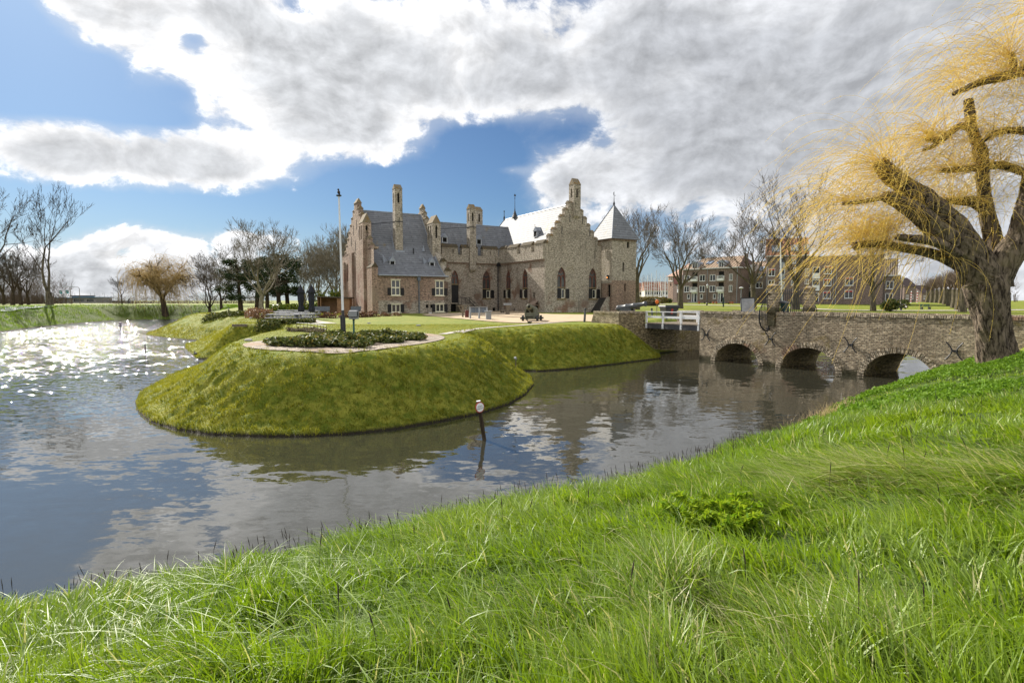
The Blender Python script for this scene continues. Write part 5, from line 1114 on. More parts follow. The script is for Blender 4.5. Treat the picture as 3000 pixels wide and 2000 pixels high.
# corner tower of block A
FT=Fac(1955,156,1999,151,4.0); Tt=FT.empty('apartment_building','pale brick end house with orange tiled roof, left of the apartment block')
b=MB(); Lt=FT.L; b_w=sA; panel(b,(0,0),(1,0),Lt*.34,-1,7.0,[(Lt*.14,Lt*.22,4.4,5.2)],.15); b.build('wall',M['flat_pale'],Tt)
b=MB(); panel(b,(Lt*.34,.01),(1,0),Lt*.66,-1,7.0,[(Lt*.28,Lt*.62,.1,2.6)],.8); panel(b,(0,6),(0,-1),6,-1,7.0); panel(b,(Lt,0),(0,1),6,-1,7.0); b.build('wall',M['flat'],Tt)
b=MB(); b.box(Lt*.45,-.3,4.9,Lt,-.02,7.0); b.build('balcony',M['maroon'],Tt)
fwin(Tt,Lt*.62,Lt*.97,3.3,4.6,1); q=MB(); q.box(Lt*.62,-.03,2.6,Lt*.97,-.01,3.2); q.build('panel',M['white'],Tt); fwin(Tt,Lt*.02,Lt*.3,5.7,6.8,1)
q=MB(); q.box(Lt*.62,.3,.1,Lt*.96,.78,2.6); q.build('door',M['dark'],Tt)
r=MB(); r.add([(-.3,-.4,7.0),(Lt,-.4,7.0),(Lt,2.5,10.6),(Lt*.55,2.5,9.3),(-.3,6.4,7.0)],[(0,1,2,3),(0,3,4)]); r.build('roof',M['tile_orange'],Tt)
# block B
FB=Fac(2158.5,146,2241,139,4.0); B=FB.empty('apartment_building','low dark brick link building with an arched green door between two apartment blocks'); sB=lambda x,y:FB.sz(*Z3(x,y)); L=FB.L
b=MB(); wz=[]
for x0,x1 in ((1640,1780),(1825,1968),(2012,2160)): a,c=sB(x0,780)[0],sB(x1,780)[0]; wz.append((a,c,3.55,4.95))
for x0,x1 in ((1640,1775),(2010,2150)): a,c=sB(x0,600)[0],sB(x1,600)[0]; wz.append((a,c,6.15,6.95))
da,dc=sB(1812,1000)[0],sB(1985,1000)[0]
panel(b,(0,0),(1,0),L,-1,7.2,wz+[(da,dc,0,2.75,1.7)],.14); panel(b,(L,8),(-1,0),L,-1,7.2); b.build('wall',M['flat_dark'],B)
for q in wz: fwin(B,*q,1)
d=MB(); d.poly([(s,.10,z) for s,z in [(da,0),(dc,0),(dc,1.9),(dc-.3,2.5),((da+dc)/2,2.75),(da+.3,2.5),(da,1.9)]]); do=d.build('door',M['doorgreen'],B); d=MB(); d.ball(((da+dc)/2-.35,.05,1.2),.07,8); d.build('handle',M['white'],do)
for x,z in ((da-.5,1.5),(dc+.1,1.5),((da+dc)/2-.2,2.95)): q=MB(); q.box(x,-.04,z,x+.4,-.005,z+.25); q.build('plaque',M['soffit'],B)
r=MB(); r.quad((0,-.25,7.15),(L,-.25,7.15),(L,3.6,10.3),(0,3.6,10.3)); r.quad((L,8,7.15),(0,8,7.15),(0,3.6,10.3),(L,3.6,10.3)); rB=r.build('roof',M['tile_buff'],B)
r=MB(); r.box(0,-.35,7.0,L,-.2,7.14); r.build('gutter',M['lead'],rB)
a,c=sB(1825,600)[0],sB(1968,600)[0]; d=MB(); d.box(a-.2,-.06,6.0,c+.2,2.5,9.4); o=d.build('dormer',M['soffit'],B); fwin(o,a+.05,c-.05,7.3,9.0,1,y=-.08,sill=False); q=MB(); q.box(a+.05,-.12,6.1,c-.05,-.07,7.2); q.build('panel',M['glass'],o)
for x0 in (sB(1650,520)[0],sB(1725,520)[0],sB(2025,520)[0],sB(2100,520)[0]): q=MB(); q.prism([(x0,.35,7.7),(x0+.85,.35,7.7),(x0+.85,1.6,8.72),(x0,1.6,8.72)],(0,-.1,.12)); q.build('skylight',glass('skylight_b_%.1f'%x0,(.25,.3,.36)),rB)
# blocks C and D
FC=Fac(2241.5,137,2582,128,3.95); C_=FC.empty('apartment_building','tall brown brick apartment block with orange roof, half hidden by willow twigs'); Z4=lambda x,y:(2200+x/4.704,680+y/4.704); sC=lambda x,y:FC.sz(*Z4(x,y)); L=FC.L
xm=sC(800,500)[0]; wz=[]
for x0,x1,ys in ((240,330,((500,605),(662,720),(820,920))),(557,612,((340,430),(490,560),(665,730),(820,920))),(745,800,((500,600),(650,715))),(1003,1112,((465,575),(640,740),(815,915))),(1300,1416,((620,735),(798,910)))):
    a,c=sC(x0,600)[0],sC(x1,600)[0]
    for y0,y1 in ys: wz.append((a,c,sC((x0+x1)/2,y1)[1],sC((x0+x1)/2,y0)[1]))
by=[]
for x0,x1,ys in ((390,466,((350,480),(510,640),(680,780),(835,940))),(850,948,((480,630),(655,795),(835,955)))):
    a,c=sC(x0,600)[0],sC(x1,600)[0]
    for y0,y1 in ys: by.append((a,c,max(.05,sC((x0+x1)/2,y1)[1]),sC((x0+x1)/2,y0)[1]))
hC=sC(500,318)[1]; hD=hC-.5
cut=lambda q:(q[0],q[1],max(.05,q[2]),min(q[3],hC-.3))
wz=[cut(q) for q in wz]; by=[cut(q) for q in by]
b=MB(); panel(b,(0,0),(1,0),xm,-1,hC,[q for q in wz+by if q[1]<xm],.18); panel(b,(0,10),(0,-1),10,-1,hC); panel(b,(L,10),(-1,0),L,-1,hD); panel(b,(xm,.0),(1,0),L-xm,-1,hD,[(q[0]-xm,q[1]-xm,q[2],min(q[3],hD-.3)) for q in wz+by if q[0]>xm],.18); panel(b,(L,0),(0,1),10,-1,hD); b.build('wall',M['flat'],C_)
for q in wz: fwin(C_,*q,1,red=(q[3]-q[2]>1.4))
for a,c,z0,z1 in by:
    f=MB(); f.box(a,.0,z0,a+.1,.15,z1); f.box(c-.1,0,z0,c,.15,z1); f.box(a+.1,0,z1-.14,c-.1,.15,z1-.002); o=f.build('balcony_door',M['white'],C_); p=MB(); p.box(a+.05,.12,z0,c-.05,.16,z1); p.build('pane',M['glass'],o)
    if z0>.6: q=MB(); q.box(a-.03,-.12,z0,c+.03,-.06,z0+1.05); q.box(a-.05,-.14,z0+1.052,c+.05,-.03,z0+1.11); q.box(a-.05,-.2,z0-.2,c+.05,.0-.004,z0-.004); q.build('balcony',M['white'] if a>xm else M['lead'],C_)
r=MB(); r.quad((-.2,-.3,hC),(xm,-.3,hC),(xm,4.5,hC+4.4),(-.2,4.5,hC+4.4)); r.quad((xm,9.5,hC),(-.2,9.5,hC),(-.2,4.5,hC+4.4),(xm,4.5,hC+4.4)); r.add([(-.15,-.3,hC),(-.15,4.5,hC+4.4),(-.15,9.5,hC)],[(0,2,1)]); rC=r.build('roof',M['tile_orange'],C_)
r=MB(); r.box(-.25,-.4,hC-.25,xm,-.2,hC); r.box(xm,-.15,hD,L+.1,10.1,hD+.2); r.build('gutter',M['soffit'],rC)
for x in (sC(290,220)[0],sC(560,220)[0],sC(735,220)[0]): q=MB(); q.prism([(x,.6,hC+.9),(x+1.6,.6,hC+.9),(x+1.6,2.3,hC+2.5),(x,2.3,hC+2.5)],(0,-.1,.12)); q.build('skylight',glass('skylight_c_%.1f'%x,(.2,.25,.3)),rC)
for x in (.1,sC(1140,600)[0],sC(1175,600)[0]): p=MB(); p.tube([(x,-.1,-.3),(x,-.1,hD-.3)],.07,6); p.build('downpipe',M['lead'],C_)
# house E
FE=Fac(2578,129,2634,127,3.9); E_=FE.empty('apartment_building','small brick house with a striped steep roof at the end of the apartment row'); L=FE.L; hE2=FE.sz(2600,806)[1]; hR=FE.sz(2600,757)[1]
b=MB(); a,c=L*.22,L*.62; panel(b,(0,0),(1,0),L,-1,hE2,[(a,c,3.2,4.9),(a,c,.5,2.2)],.15); panel(b,(L,0),(0,1),8,-1,hE2); panel(b,(0,8),(0,-1),8,-1,hE2); panel(b,(L,.9),(0,1),7,hE2,hR); b.build('wall',M['flat_dark'],E_); fwin(E_,a,c,3.2,4.9,1); fwin(E_,a,c,.5,2.2,1)
r=MB(); r.quad((-.1,-.2,hE2),(L*.82,-.2,hE2),(L*.82,1.2,hR),(-.1,1.2,hR)); r.quad((-.1,8,hE2),(-.1,1.2,hR),(L*.82,1.2,hR),(L*.82,8,hE2)); r.build('roof',tiles('striped_tiles',(.62,.50,.40),(.09,.05,.04),.42),E_)
q=MB(); q.box(-.15,-.35,hE2-.2,L*.9,-.2,hE2+.02); q.build('gutter',M['soffit'],E_)
for i,(u,w,h) in enumerate(((2648,5,5.4),(2700,8,3.4))):
    p=atD(u,880,200+i*25); o=thing('terraced_house',('narrow distant brick house with brown roof beside the town path','distant low brick house behind the willow twigs')[i],'house',(p.x,p.y,4.0),R(12),'distant houses of the old town'); b=MB(); b.box(0,0,-1,w,8,h); b.build('wall',M['flat'],o); r=MB(); r.prism([(-.2,-.3,h),(-.2,8.3,h),(-.2,4,h+3.2)],(w+.4,0,0)); r.build('roof',M['tile_brown'],o)
    for k in range(2): fwin(o,.8+k*w*.4,1.9+k*w*.4,1,2.4,1)
# distant harbour: houses, masts, cars
for i,(u0,u1,D,c) in enumerate(((1872,1886,285,'a'),(1888,1912,270,'b'),(1914,1936,270,'c'),(1938,1957,268,'d'))):
    p=atD(u0,880,D); w=(u1-u0)/FPX*D; h=5.0; o=thing('terraced_house',('leftmost white harbour house with red roof behind the masts','white harbour house with orange roof, second from the castle tower','white harbour house with orange roof, third from the castle tower','white harbour house with orange roof nearest the apartment block')[i],'house',(p.x,p.y,4.2),R(-3),'red roofed harbour houses'); b=MB(); b.box(0,0,-1,w,9,h); b.build('wall',M['house'],o); r=MB(); r.prism([(-.2,-.4,h),(-.2,9.4,h),(-.2,4.5,h+4.2)],(w+.4,0,0)); r.build('roof',M['tile_red'],o)
    for k in range(3):
        for z in (.8,3.1): q=MB(); q.box(w*(.12+.3*k),-.05,z,w*(.12+.3*k)+.9,-.01,z+1.3); q.build('window',M['glass'],o)
mst=[(1872,825),(1881,812),(1890,820),(1897,806),(1903,822),(1909,800),(1917,815),(1923,792),(1930,818),(1936,808),(1943,800),(1948,815),(1951,806),(1957,812)]
for i,(u,v) in enumerate(mst):
    D=205+(i*37)%40; p=atD(u,v,D); o=thing('sailing_boat','white hulled sailing boat with bare mast in the harbour beyond the castle tower','boat',(p.x,p.y,3.2),R((i*53)%40-20),'sailing boats in the harbour'); b=MB(); b.tube([(0,0,0),(0,0,p.z-3.2)],[.13,.09],6); b.tube([(-.9,0,(p.z-3.2)*.62),(.9,0,(p.z-3.2)*.62)],.05,5); b.tube([(0,-.1,1.7),(-2.2,-.1,1.8)],.12,6); b.build('mast',M['soffit'],o)
    b=MB(); b.add([(-2.6,-.9,.1),(1.2,-1.0,.1),(3.4,0,.2),(1.2,1.0,.1),(-2.6,.9,.1),(-2.4,-1.2,1.1),(1.4,-1.3,1.15),(4.0,0,1.4),(1.4,1.3,1.15),(-2.4,1.2,1.1)],[(0,1,6,5),(1,2,7,6),(2,3,8,7),(3,4,9,8),(4,0,5,9),(5,6,7,8,9)]); b.prism([(-1.8,-.7,1.12),(1.5,-.7,1.16),(.9,-.5,1.6),(-1.7,-.55,1.6)],(0,1.4,0)); b.build('hull',M['white'],o)
def car(lab,p,rz,mat):
    o=thing('parked_car',lab,'car',p,rz,'parked cars'); b=MB(); pr=[(-2.1,.35),(2.1,.35),(2.15,.7),(1.9,.88),(1.0,.95),(.3,1.42),(-1.2,1.45),(-1.95,.98),(-2.15,.85)]; b.prism([(x,-.85,z) for x,z in pr],(0,1.7,0)); b.build('body',mat,o,.06)
    g_=MB(); g_.prism([(.85,-.865,.98),(.28,-.865,1.36),(-1.1,-.865,1.38),(-1.7,-.865,.98)],(0,1.73,0)); g_.build('side_window',M['glass'],o); 
    for x in (-1.3,1.3):
        for y in (-.8,.8): q=MB(); q.tube([(x,y-.1,.32),(x,y+.1,.32)],.32,14); q.build('wheel',M['iron'],o)
    q=MB()
    for y in (-.6,.6): q.box(2.08,y-.18,.62,2.17,y+.18,.76)
    q.build('headlight',M['soffit'],o)
cw=plain('car_white',(.72,.73,.75),.3,.05,2,spec=.6); cs=plain('car_silver',(.42,.44,.47),.3,.05,2,spec=.6); cbk=plain('car_blue',(.05,.09,.22),.3,.05,2,spec=.6)
for lab,u,v,D,rz,m in (('white parked car left of the pale end house',1944,873,150,20,cw),('silver parked car beside the brown clipped hedge',1921,875,152,15,cs),('white parked car behind the avenue tree trunk',1903,876,155,30,cw)): p=atD(u,v,D); car(lab,(p.x,p.y,4.05),R(rz),m)
# street lamps, benches, poles on the right lawn
def lantern(lab,u,v,h,D=None):
    p=onz(u,v,3.15) if D is None else atD(u,v,D); z=gz(p.x,p.y); o=thing('street_lamp',lab,'street lamp',(p.x,p.y,z),0,'street lamps by the path'); b=MB(); b.lathe([(.16,0),(.17,.5),(.09,.6),(.07,h-.9),(.10,h-.85),(.02,h-.8)],10); b.tube([(-.3,0,h-1.2),(.3,0,h-1.2)],.03,5); b.build('post',M['iron'],o); b=MB(); b.lathe([(.12,h-.8),(.24,h-.25)],6); b.build('lamp_glass',M['soffit'],o); b=MB(); b.lathe([(.30,h-.25),(.12,h-.02),(.03,h+.1)],6); b.build('lamp_cap',M['lead'],o)
lantern('tall dark street lamp with a lantern head before the apartment balconies',2071,898.5,4.5); lantern('dark street lamp with lantern head beside the leafy bush and park tree',2640,904,5.6)
p=onz(2170,900,3.15); o=thing('mushroom_lamp','slim grey lamp post with a flat round top before the green door','street lamp',(p.x,p.y,gz(p.x,p.y))); b=MB(); b.lathe([(.09,0),(.06,3.6)],8); b.build('post',M['lead'],o); b=MB(); b.lathe([(.1,3.6),(.42,3.72),(.42,3.80),(.1,3.95)],14); b.build('lamp_shade',M['soffit'],o)
p=onz(2119,900,3.15); o=thing('green_post','short dark green post on the lawn in front of the apartment door','post',(p.x,p.y,gz(p.x,p.y))); b=MB(); b.lathe([(.14,0),(.14,1.9),(.05,2.0)],8); b.build('shaft',M['doorgreen'],o)
p=atD(2292,899,95); o=thing('flagpole','white flagpole without a flag rising behind the brick gate pillar','flagpole',(p.x,p.y,gz(p.x,p.y))); b=MB(); q=atD(2276,709,95); b.cyl(0,0,-.2,q.z-gz(p.x,p.y),.13,.08,10); b.build('pole',M['white'],o); o.rotation_euler=(0,R(-3.6),0)
def parkbench(lab,u,v,D,rz,mat='oldwood'):
    p=atD(u,v,D); o=thing('park_bench',lab,'bench',(p.x,p.y,gz(p.x,p.y)),rz,'park benches'); b=MB()
    for k in range(3): b.box(-.9,-.25+.15*k,.42,.9,-.13+.15*k,.46)
    b.build('seat',M[mat],o); b=MB()
    for k in range(3): b.box(-.9,.22,.55+.14*k,.9,.26,.65+.14*k)
    b.build('backrest',M[mat],o)
    for x in (-.75,.68): b=MB(); b.box(x,-.25,0,x+.07,.27,.418); b.box(x,.262,0,x+.07,.32,.95); b.build('leg',M['iron'],o)
parkbench('wooden bench against the apartment wall left of the lamp',2072,885,138,R(-42)); parkbench('wooden bench against the apartment wall near the second balcony',2126,884,134,R(-42)); parkbench('grey green park bench on the lawn left of the big willow trunk',2712,901,101,R(4),'greenpost')
for i,(u,v) in enumerate(((2048,884.5),(2090,885),(2099,885),(2138,884.5),(2146,884.5))): p=atD(u,v,136); o=thing('flower_pot','terracotta flower pot at the foot of the apartment wall','flower pot',(p.x,p.y,gz(p.x,p.y)),0,'terracotta pots along the apartment wall'); b=MB(); b.lathe([(.18,0),(.27,.42),(.29,.42),(.29,.5),(.2,.5)],12); b.build('pot',M['pot'],o)
for i,(u,v) in enumerate(((2669,858),(2687,856))): p=atD(u,880,150); o=thing('striped_post',('red and white striped post at the mouth of the town path','second red and white striped post beside the town path')[i],'post',(p.x,p.y,gz(p.x,p.y))); b=MB(); b.cyl(0,0,0,3.1,.11,.11,8); b.build('shaft',M['signwhite'],o); b=MB(); [b.cyl(0,0,.3+k*.7,.65+k*.7,.118,.118,8) for k in range(4)]; b.build('band',M['redpaint'],o)
# ------------------------------------------------------------------ far left shore
p=atD(160,893,215); mb_=thing('harbour_office','low grey brick harbour building with flat blue edged roof beyond the far bank','building',(p.x,p.y,2.9),R(2)); k=215/FPX
b=MB(); gr=brick('grey_brick',(.27,.25,.25),(.21,.20,.20),(.22,.21,.2),.25,.08,.01,.2,dirt=.15); dk=MB()
panel(b,(0,0),(1,0),54*k,-1,19*k,[(22.5*k,24*k,7*k,13*k),(28*k,29.5*k,7*k,13*k),(34*k,35.5*k,7*k,13*k),(2*k,10*k,1*k,11*k)],.3,None,dk); panel(b,(54*k,.02),(1,0),66*k,-1,21*k,[(1*k,30*k,9*k,16*k),(38*k,58*k,9*k,15*k)],.3,None,dk); panel(b,(0,9),(0,-1),9,-1,19*k); panel(b,(120*k,0),(0,1),9,-1,21*k); b.build('wall',gr,mb_); dk.build('window',M['glass'],mb_)
b=MB(); b.box(-.3,-.6,19*k,54*k,9,19*k+.25); b.box(54*k+.01,-.6,21*k,121*k,9,21*k+.25); b.build('roof',plain('blue_roof_edge',(.10,.22,.40),.5,.1,2),mb_)
b=MB(); b.box(40*k,1.5,21*k+.26,83*k,6,25*k); b.build('roof_house',M['glass'],mb_); b=MB(); b.box(39*k,1,25*k+.005,84*k,6.5,25*k+.3); b.build('roof',M['beam'],mb_)
b=MB(); [b.box(21*k+i*.32,-.06,5*k,21*k+i*.32+.2,-.02,5*k+.22) for i in range(6)]; b.build('wall_lettering',M['iron'],mb_)
p=atD(288,893,225); o=thing('boat_shed','long low shed with a white flat roof right of the harbour building','building',(p.x,p.y,2.9)); k=225/FPX; b=MB(); b.box(0,0,-1,65*k,8,10*k); b.build('wall',M['beam'],o); b=MB(); b.box(-.2,-.5,10*k+.01,66*k,8,12.5*k); b.build('roof',M['white'],o)
for i,(u,v) in enumerate(((173.5,850),(191.5,849))):
    p=atD(u,v,205); o=thing('flag',('teal flag flying on the left pole above the harbour building','teal flag flying on the right pole above the harbour building')[i],'flag',(p.x,p.y,2.9),0,'teal flags'); h=p.z-2.9; b=MB(); b.cyl(0,0,0,h,.07,.05,6); b.build('pole',M['soffit'],o); b=MB(); n=6; b.add([(.05+.19*j*(1+.15*i),.08*math.sin(j*1.3),h-.1-z*1.0-.05*j*(z+.2)) for z in (0,1) for j in range(n)],[(j,j+1,n+j+1,n+j) for j in range(n-1)]); b.build('cloth',M['teal'],o); b=MB(); b.box(.3,-.09,h-.65,.75,-.085,h-.5); b.box(.35,-.09,h-.85,.7,-.085,h-.78); b.build('emblem',M['signwhite'],o)
def roadlamp(lab,u,v,h_v,arm,D):
    p=atD(u,v,D); q=atD(u,h_v,D); z0=gz(p.x,p.y); h=q.z-z0; o=thing('street_lamp',lab,'street lamp',(p.x,p.y,z0),0,'road lamps by the harbour'); b=MB(); b.tube([(0,0,-.2),(0,0,h-.5),(arm*.12,0,h-.1),(arm*.5,0,h)],[.09,.07,.06,.05],6); b.build('post',M['oldwood'],o); b=MB(); b.box(min(arm*.5,arm),-.12,h-.06,max(arm*.5,arm),.12,h+.08); b.build('lamp_head',M['lead'],o)
roadlamp('road lamp with its arm to the left before the harbour building',235,893,840,-2.8,165); roadlamp('road lamp with a slanting arm left of its neighbour',208,893,839,-2.0,165); roadlamp('tall road lamp beside the young tree',348,892,812,-.5,165)
for i,u in enumerate((165,178,186,197,219,252,265,271,277,291,305,316,332)):
    D=300; v=858+(i*7)%14; p=atD(u,v,D); o=thing('sailing_boat','bare mast of a sailing boat behind the harbour building','boat',(p.x,p.y,2.9),0,'masts behind the harbour building'); b=MB(); b.tube([(0,0,0),(0,0,p.z-2.9)],[.14,.08],5); b.tube([(-.7,0,(p.z-2.9)*.6),(.7,0,(p.z-2.9)*.6)],.05,4); b.build('mast',M['lead'],o); b=MB(); b.add([(-3,-1,0),(3.5,0,.2),(-3,1,0),(-3,-1.2,1.2),(4,0,1.5),(-3,1.2,1.2)],[(0,1,4,3),(1,2,5,4),(2,0,3,5),(3,4,5)]); b.build('hull',M['white'],o)
p=atD(52,880,330); o=thing('lattice_mast','tall thin lattice radio mast behind the left trees','mast',(p.x+13,p.y,2.9)); b=MB(); hh=34
for k in range(3): th=2.1*k; b.tube([(1.2*math.cos(th),1.2*math.sin(th),0),(.8*math.cos(th),.8*math.sin(th),hh)],.07,4)
for z in range(0,hh,2):
    for k in range(3): t0,t1=2.1*k,2.1*(k+1); b.tube([(1.1*math.cos(t0),1.1*math.sin(t0),z),(1.1*math.cos(t1),1.1*math.sin(t1),z+2)],.05,4)
b.build('lattice',M['lead'],o)
p=atD(378,889,160); cy=thing('bicycle','dark bicycle ridden along the far bank road','bicycle',(p.x,p.y,gz(p.x,p.y)),R(15))
for x in (-.52,.52): b=MB(); b.tube([(x+.33*math.cos(t),0,.34+.33*math.sin(t)) for t in np.linspace(0,2*math.pi,17)],.03,5); b.build('wheel',M['iron'],cy)
b=MB(); b.tube([(-.52,0,.34),(-.1,0,.32),(.38,0,.85),(-.2,0,.85),(-.1,0,.32)],.025,5); b.tube([(-.2,0,.85),(-.25,0,.98)],.03,5); b.tube([(.52,0,.34),(.36,0,1.02)],.025,5); b.tube([(.34,-.25,1.04),(.36,0,1.04),(.34,.25,1.04)],.02,5); b.build('frame',M['iron'],cy)
def person(lab,loc,rz,verts,edges,rad,mat,root=0):
    me=bpy.data.meshes.new('person'); me.from_pydata(verts,edges,[]); o=bpy.data.objects.new('person',me); COL.objects.link(o); o.location=loc; o.rotation_euler=(0,0,rz); me.materials.append(mat)
    md=o.modifiers.new('skin','SKIN'); sv=me.skin_vertices[0].data
    for i,r in enumerate(rad): sv[i].radius=r if isinstance(r,tuple) else (r,r)
    sv[root].use_root=True; s_=o.modifiers.new('sub','SUBSURF'); s_.levels=1; s_.render_levels=1; return tag(o,lab,'person')
person('cyclist in dark clothing with a pale helmet riding along the far bank',(p.x,p.y,gz(p.x,p.y)),R(15),[(-.22,0,1.02),(-.05,0,1.3),(.08,0,1.52),(.12,0,1.62),(.15,0,1.74),(.06,.18,1.48),(.22,.26,1.25),(.35,.24,1.07),(.06,-.18,1.48),(.22,-.26,1.25),(.35,-.24,1.07),(-.2,.12,.98),(.16,.13,.82),(.0,.12,.42),(.1,.12,.36),(-.2,-.12,.98),(.2,-.13,.72),(-.12,-.12,.3),(0,-.12,.24)],[(0,1),(1,2),(2,3),(3,4),(2,5),(5,6),(6,7),(2,8),(8,9),(9,10),(0,11),(11,12),(12,13),(13,14),(0,15),(15,16),(16,17),(17,18)],[.15,.16,.13,.06,.10,.06,.05,.035,.06,.05,.035,.1,.08,.05,.04,.1,.08,.05,.04],plain('dark_clothing',(.03,.035,.06),.8,.3,4))
# ------------------------------------------------------------------ trees
def tubes(segs,k):
    """one k-sided tube per segment, all at once"""
    a=np.array([s[0] for s in segs],float); b=np.array([s[1] for s in segs],float); ra=np.array([s[2] for s in segs])[:,None,None]; rb=np.array([s[3] for s in segs])[:,None,None]
    t=b-a; t/=np.linalg.norm(t,axis=1)[:,None]+1e-9; up=np.where(np.abs(t[:,2:3])<.9,np.array([[0,0,1.]]),np.array([[1.,0,0]]))
    u=np.cross(t,up); u/=np.linalg.norm(u,axis=1)[:,None]; w=np.cross(u,t)
    th=np.arange(k)*2*math.pi/k; c=np.cos(th)[None,:,None]; s=np.sin(th)[None,:,None]
    ring=u[:,None,:]*c+w[:,None,:]*s; A=a[:,None,:]+ring*ra; B=b[:,None,:]+ring*rb
    V=np.concatenate([A,B],1).reshape(-1,3); n=len(segs); base=(np.arange(n)*2*k)[:,None]; j=np.arange(k)[None,:]; q=(j+1)%k
    F=np.stack([base+j,base+q,base+k+q,base+k+j],-1).reshape(-1,4); return V,F
def grow(seed,h,th,r0,nmain=5,spread=38,lv=5,trop=.10,wob=.16,ratio=.66,side=.58,lean=(0,0),lead=True,rmin=.016):
    rs=random.Random(seed); S=[]
    def rot(d,ang):
        a=Vector((rs.gauss(0,1),rs.gauss(0,1),rs.gauss(0,1))).cross(d)
        if a.length<1e-4: a=Vector((1,0,0))
        return (Matrix.Rotation(ang,3,a.normalized())@d).normalized()
    def br(p,d,L,r,l):
        n=4 if l<2 else 3
        for i in range(n):
            d=(d+Vector((rs.gauss(0,wob),rs.gauss(0,wob),rs.gauss(0,wob)*.6))+Vector((0,0,trop))).normalized()
            q=p+d*L/n; r2=max(rmin*.7,r*(1-.13*(1+l*.2))); S.append((tuple(p),tuple(q),r,r2,l)); p,r=q,r2
            if l<lv and (i>=(1 if l>0 else 0) or l==lv-1) and rs.random()<.95: br(p,rot(d,R(rs.uniform(28,58))),L*side*rs.uniform(.7,1.15),max(rmin,r*rs.uniform(.45,.6)),l+1)
        if l<lv:
            for k in range(3 if l==lv-1 else 2): br(p,rot(d,R(rs.uniform(10,32))),L*ratio*rs.uniform(.8,1.15),max(rmin,r*rs.uniform(.62,.78)),l+1)
    p=Vector((0,0,-.3)); d=Vector((lean[0],lean[1],1)).normalized(); r=r0*1.25
    for i in range(4):
        q=p+d*(th+.3)/4; S.append((tuple(p),tuple(q),r,r0*(1.12-.05*i if i==0 else 1-.06*i),0)); r=r0*(1.12-.05*i if i==0 else 1-.06*i); p=q; d=(d+Vector((rs.gauss(0,.04),rs.gauss(0,.04),0))).normalized()
    Lm=(h-th)*.40
    for k in range(nmain):
        a=2*math.pi*(k+rs.uniform(-.3,.3))/nmain; s=R(spread*rs.uniform(.6,1.2)); dd=Vector((math.sin(s)*math.cos(a),math.sin(s)*math.sin(a),math.cos(s))); br(p-d*rs.uniform(0,th*.25),dd,Lm*rs.uniform(.85,1.15),r*rs.uniform(.48,.62),1)
    if lead: br(p,d,Lm,r*.72,1)
    zs=max(s[1][2] for s in S); f=h/zs
    return [(tuple(c*f for c in a),tuple(c*f for c in b),ra,rb,l) for a,b,ra,rb,l in S]
def tree(name,lab,loc,segs,bk,tw,rz=0,group=None,cat='tree',split=2):
    o=thing(name,lab,cat,loc,rz,group)
    big=[s for s in segs if s[4]<split]; sm=[s for s in segs if s[4]>=split]
    V,F=tubes(big,8); np_mesh('trunk',V,F,M[bk],o,smooth=True)
    mid=[s for s in sm if s[2]>.06]; fine=[s for s in sm if s[2]<=.06]
    Vs,Fs=[],[]; n=0
    for L,k in ((mid,5),(fine,3)):
        if L: V,F=tubes(L,k); Vs.append(V); Fs.append(F+n); n+=len(V)
    np_mesh('crown',np.concatenate(Vs),np.concatenate(Fs),M[tw],o); return o
def at(u,v,D): p=atD(u,v,D); return (p.x,p.y,gz(p.x,p.y)-.05)
GA='bare avenue trees on the lawn before the apartments'
TA=grow(11,18.5,5.5,.42,5,34,5,.12,rmin=.022); TB=grow(23,19.5,5.0,.48,6,40,5,.11,rmin=.022)
tree('bare_tree','bare avenue tree rising just right of the castle tower',at(1867,890,100),TA,'bark','twig_grey',.6,GA)
t2=tree('bare_tree','bare avenue tree in front of the left end of the apartment block',at(1993,893,106),TB,'bark','twig_grey',1.9,GA)
dup(t2,at(2208,890,104),4.2,'bare avenue tree in front of the second apartment balcony, right of the lamp',GA,(1.0,1.0,1.03))
TC=grow(37,24,5.5,.6,5,36,5,.12,rmin=.022)
tree('bare_tree','tallest bare avenue tree, standing behind the iron gate',at(2330,893,100),TC,'bark','twig_grey',.3,GA)
dup(t2,at(2558,904,92),2.5,'bare park tree beside the leafy bush, veiled by yellow willow twigs',GA,(.8,.8,.9))
# left shore
TD=grow(44,26,3.0,.62,2,15,5,.17,.11,lead=False,rmin=.03,side=.5)
tree('bare_tree','tall bare tree with twin stems on the far bank, its shadow falling on the slope',at(146,897,118),TD,'bark','twig_dark',.7,'bare trees on the far left bank')
TE=grow(53,27,5,.6,3,24,5,.13,.12,rmin=.03)
tree('bare_tree','tall bare tree at the very left edge of the far bank',at(-30,900,115),TE,'bark','twig_dark',2.0,'bare trees on the far left bank')
TF=grow(59,15,4,.38,4,36,5,.10,rmin=.024)
ta=tree('bare_tree','thin dark bare tree, first from the left in the row behind the bank',at(38,898,132),TF,'bark_dark','twig_dark',0,'thin trees behind the left bank')
for i,(u,sc,rz,lab) in enumerate(((62,.95,1.4,'thin dark bare tree, second from the left behind the bank'),(84,.8,2.9,'thin dark bare tree, closest to the twin stemmed tree'),(12,.85,4.1,'thin dark bare tree under the crown at the left edge'))): dup(ta,at(u,898,138+i*4),rz,lab,'thin trees behind the left bank',sc)
tree('bare_tree','young bare tree beside the tall road lamp on the far bank',at(358,893,140),grow(61,7.5,2.2,.13,4,38,4,.08,rmin=.02),'bark_dark','twig_dark',.4)
S=[]
rs=random.Random(5)
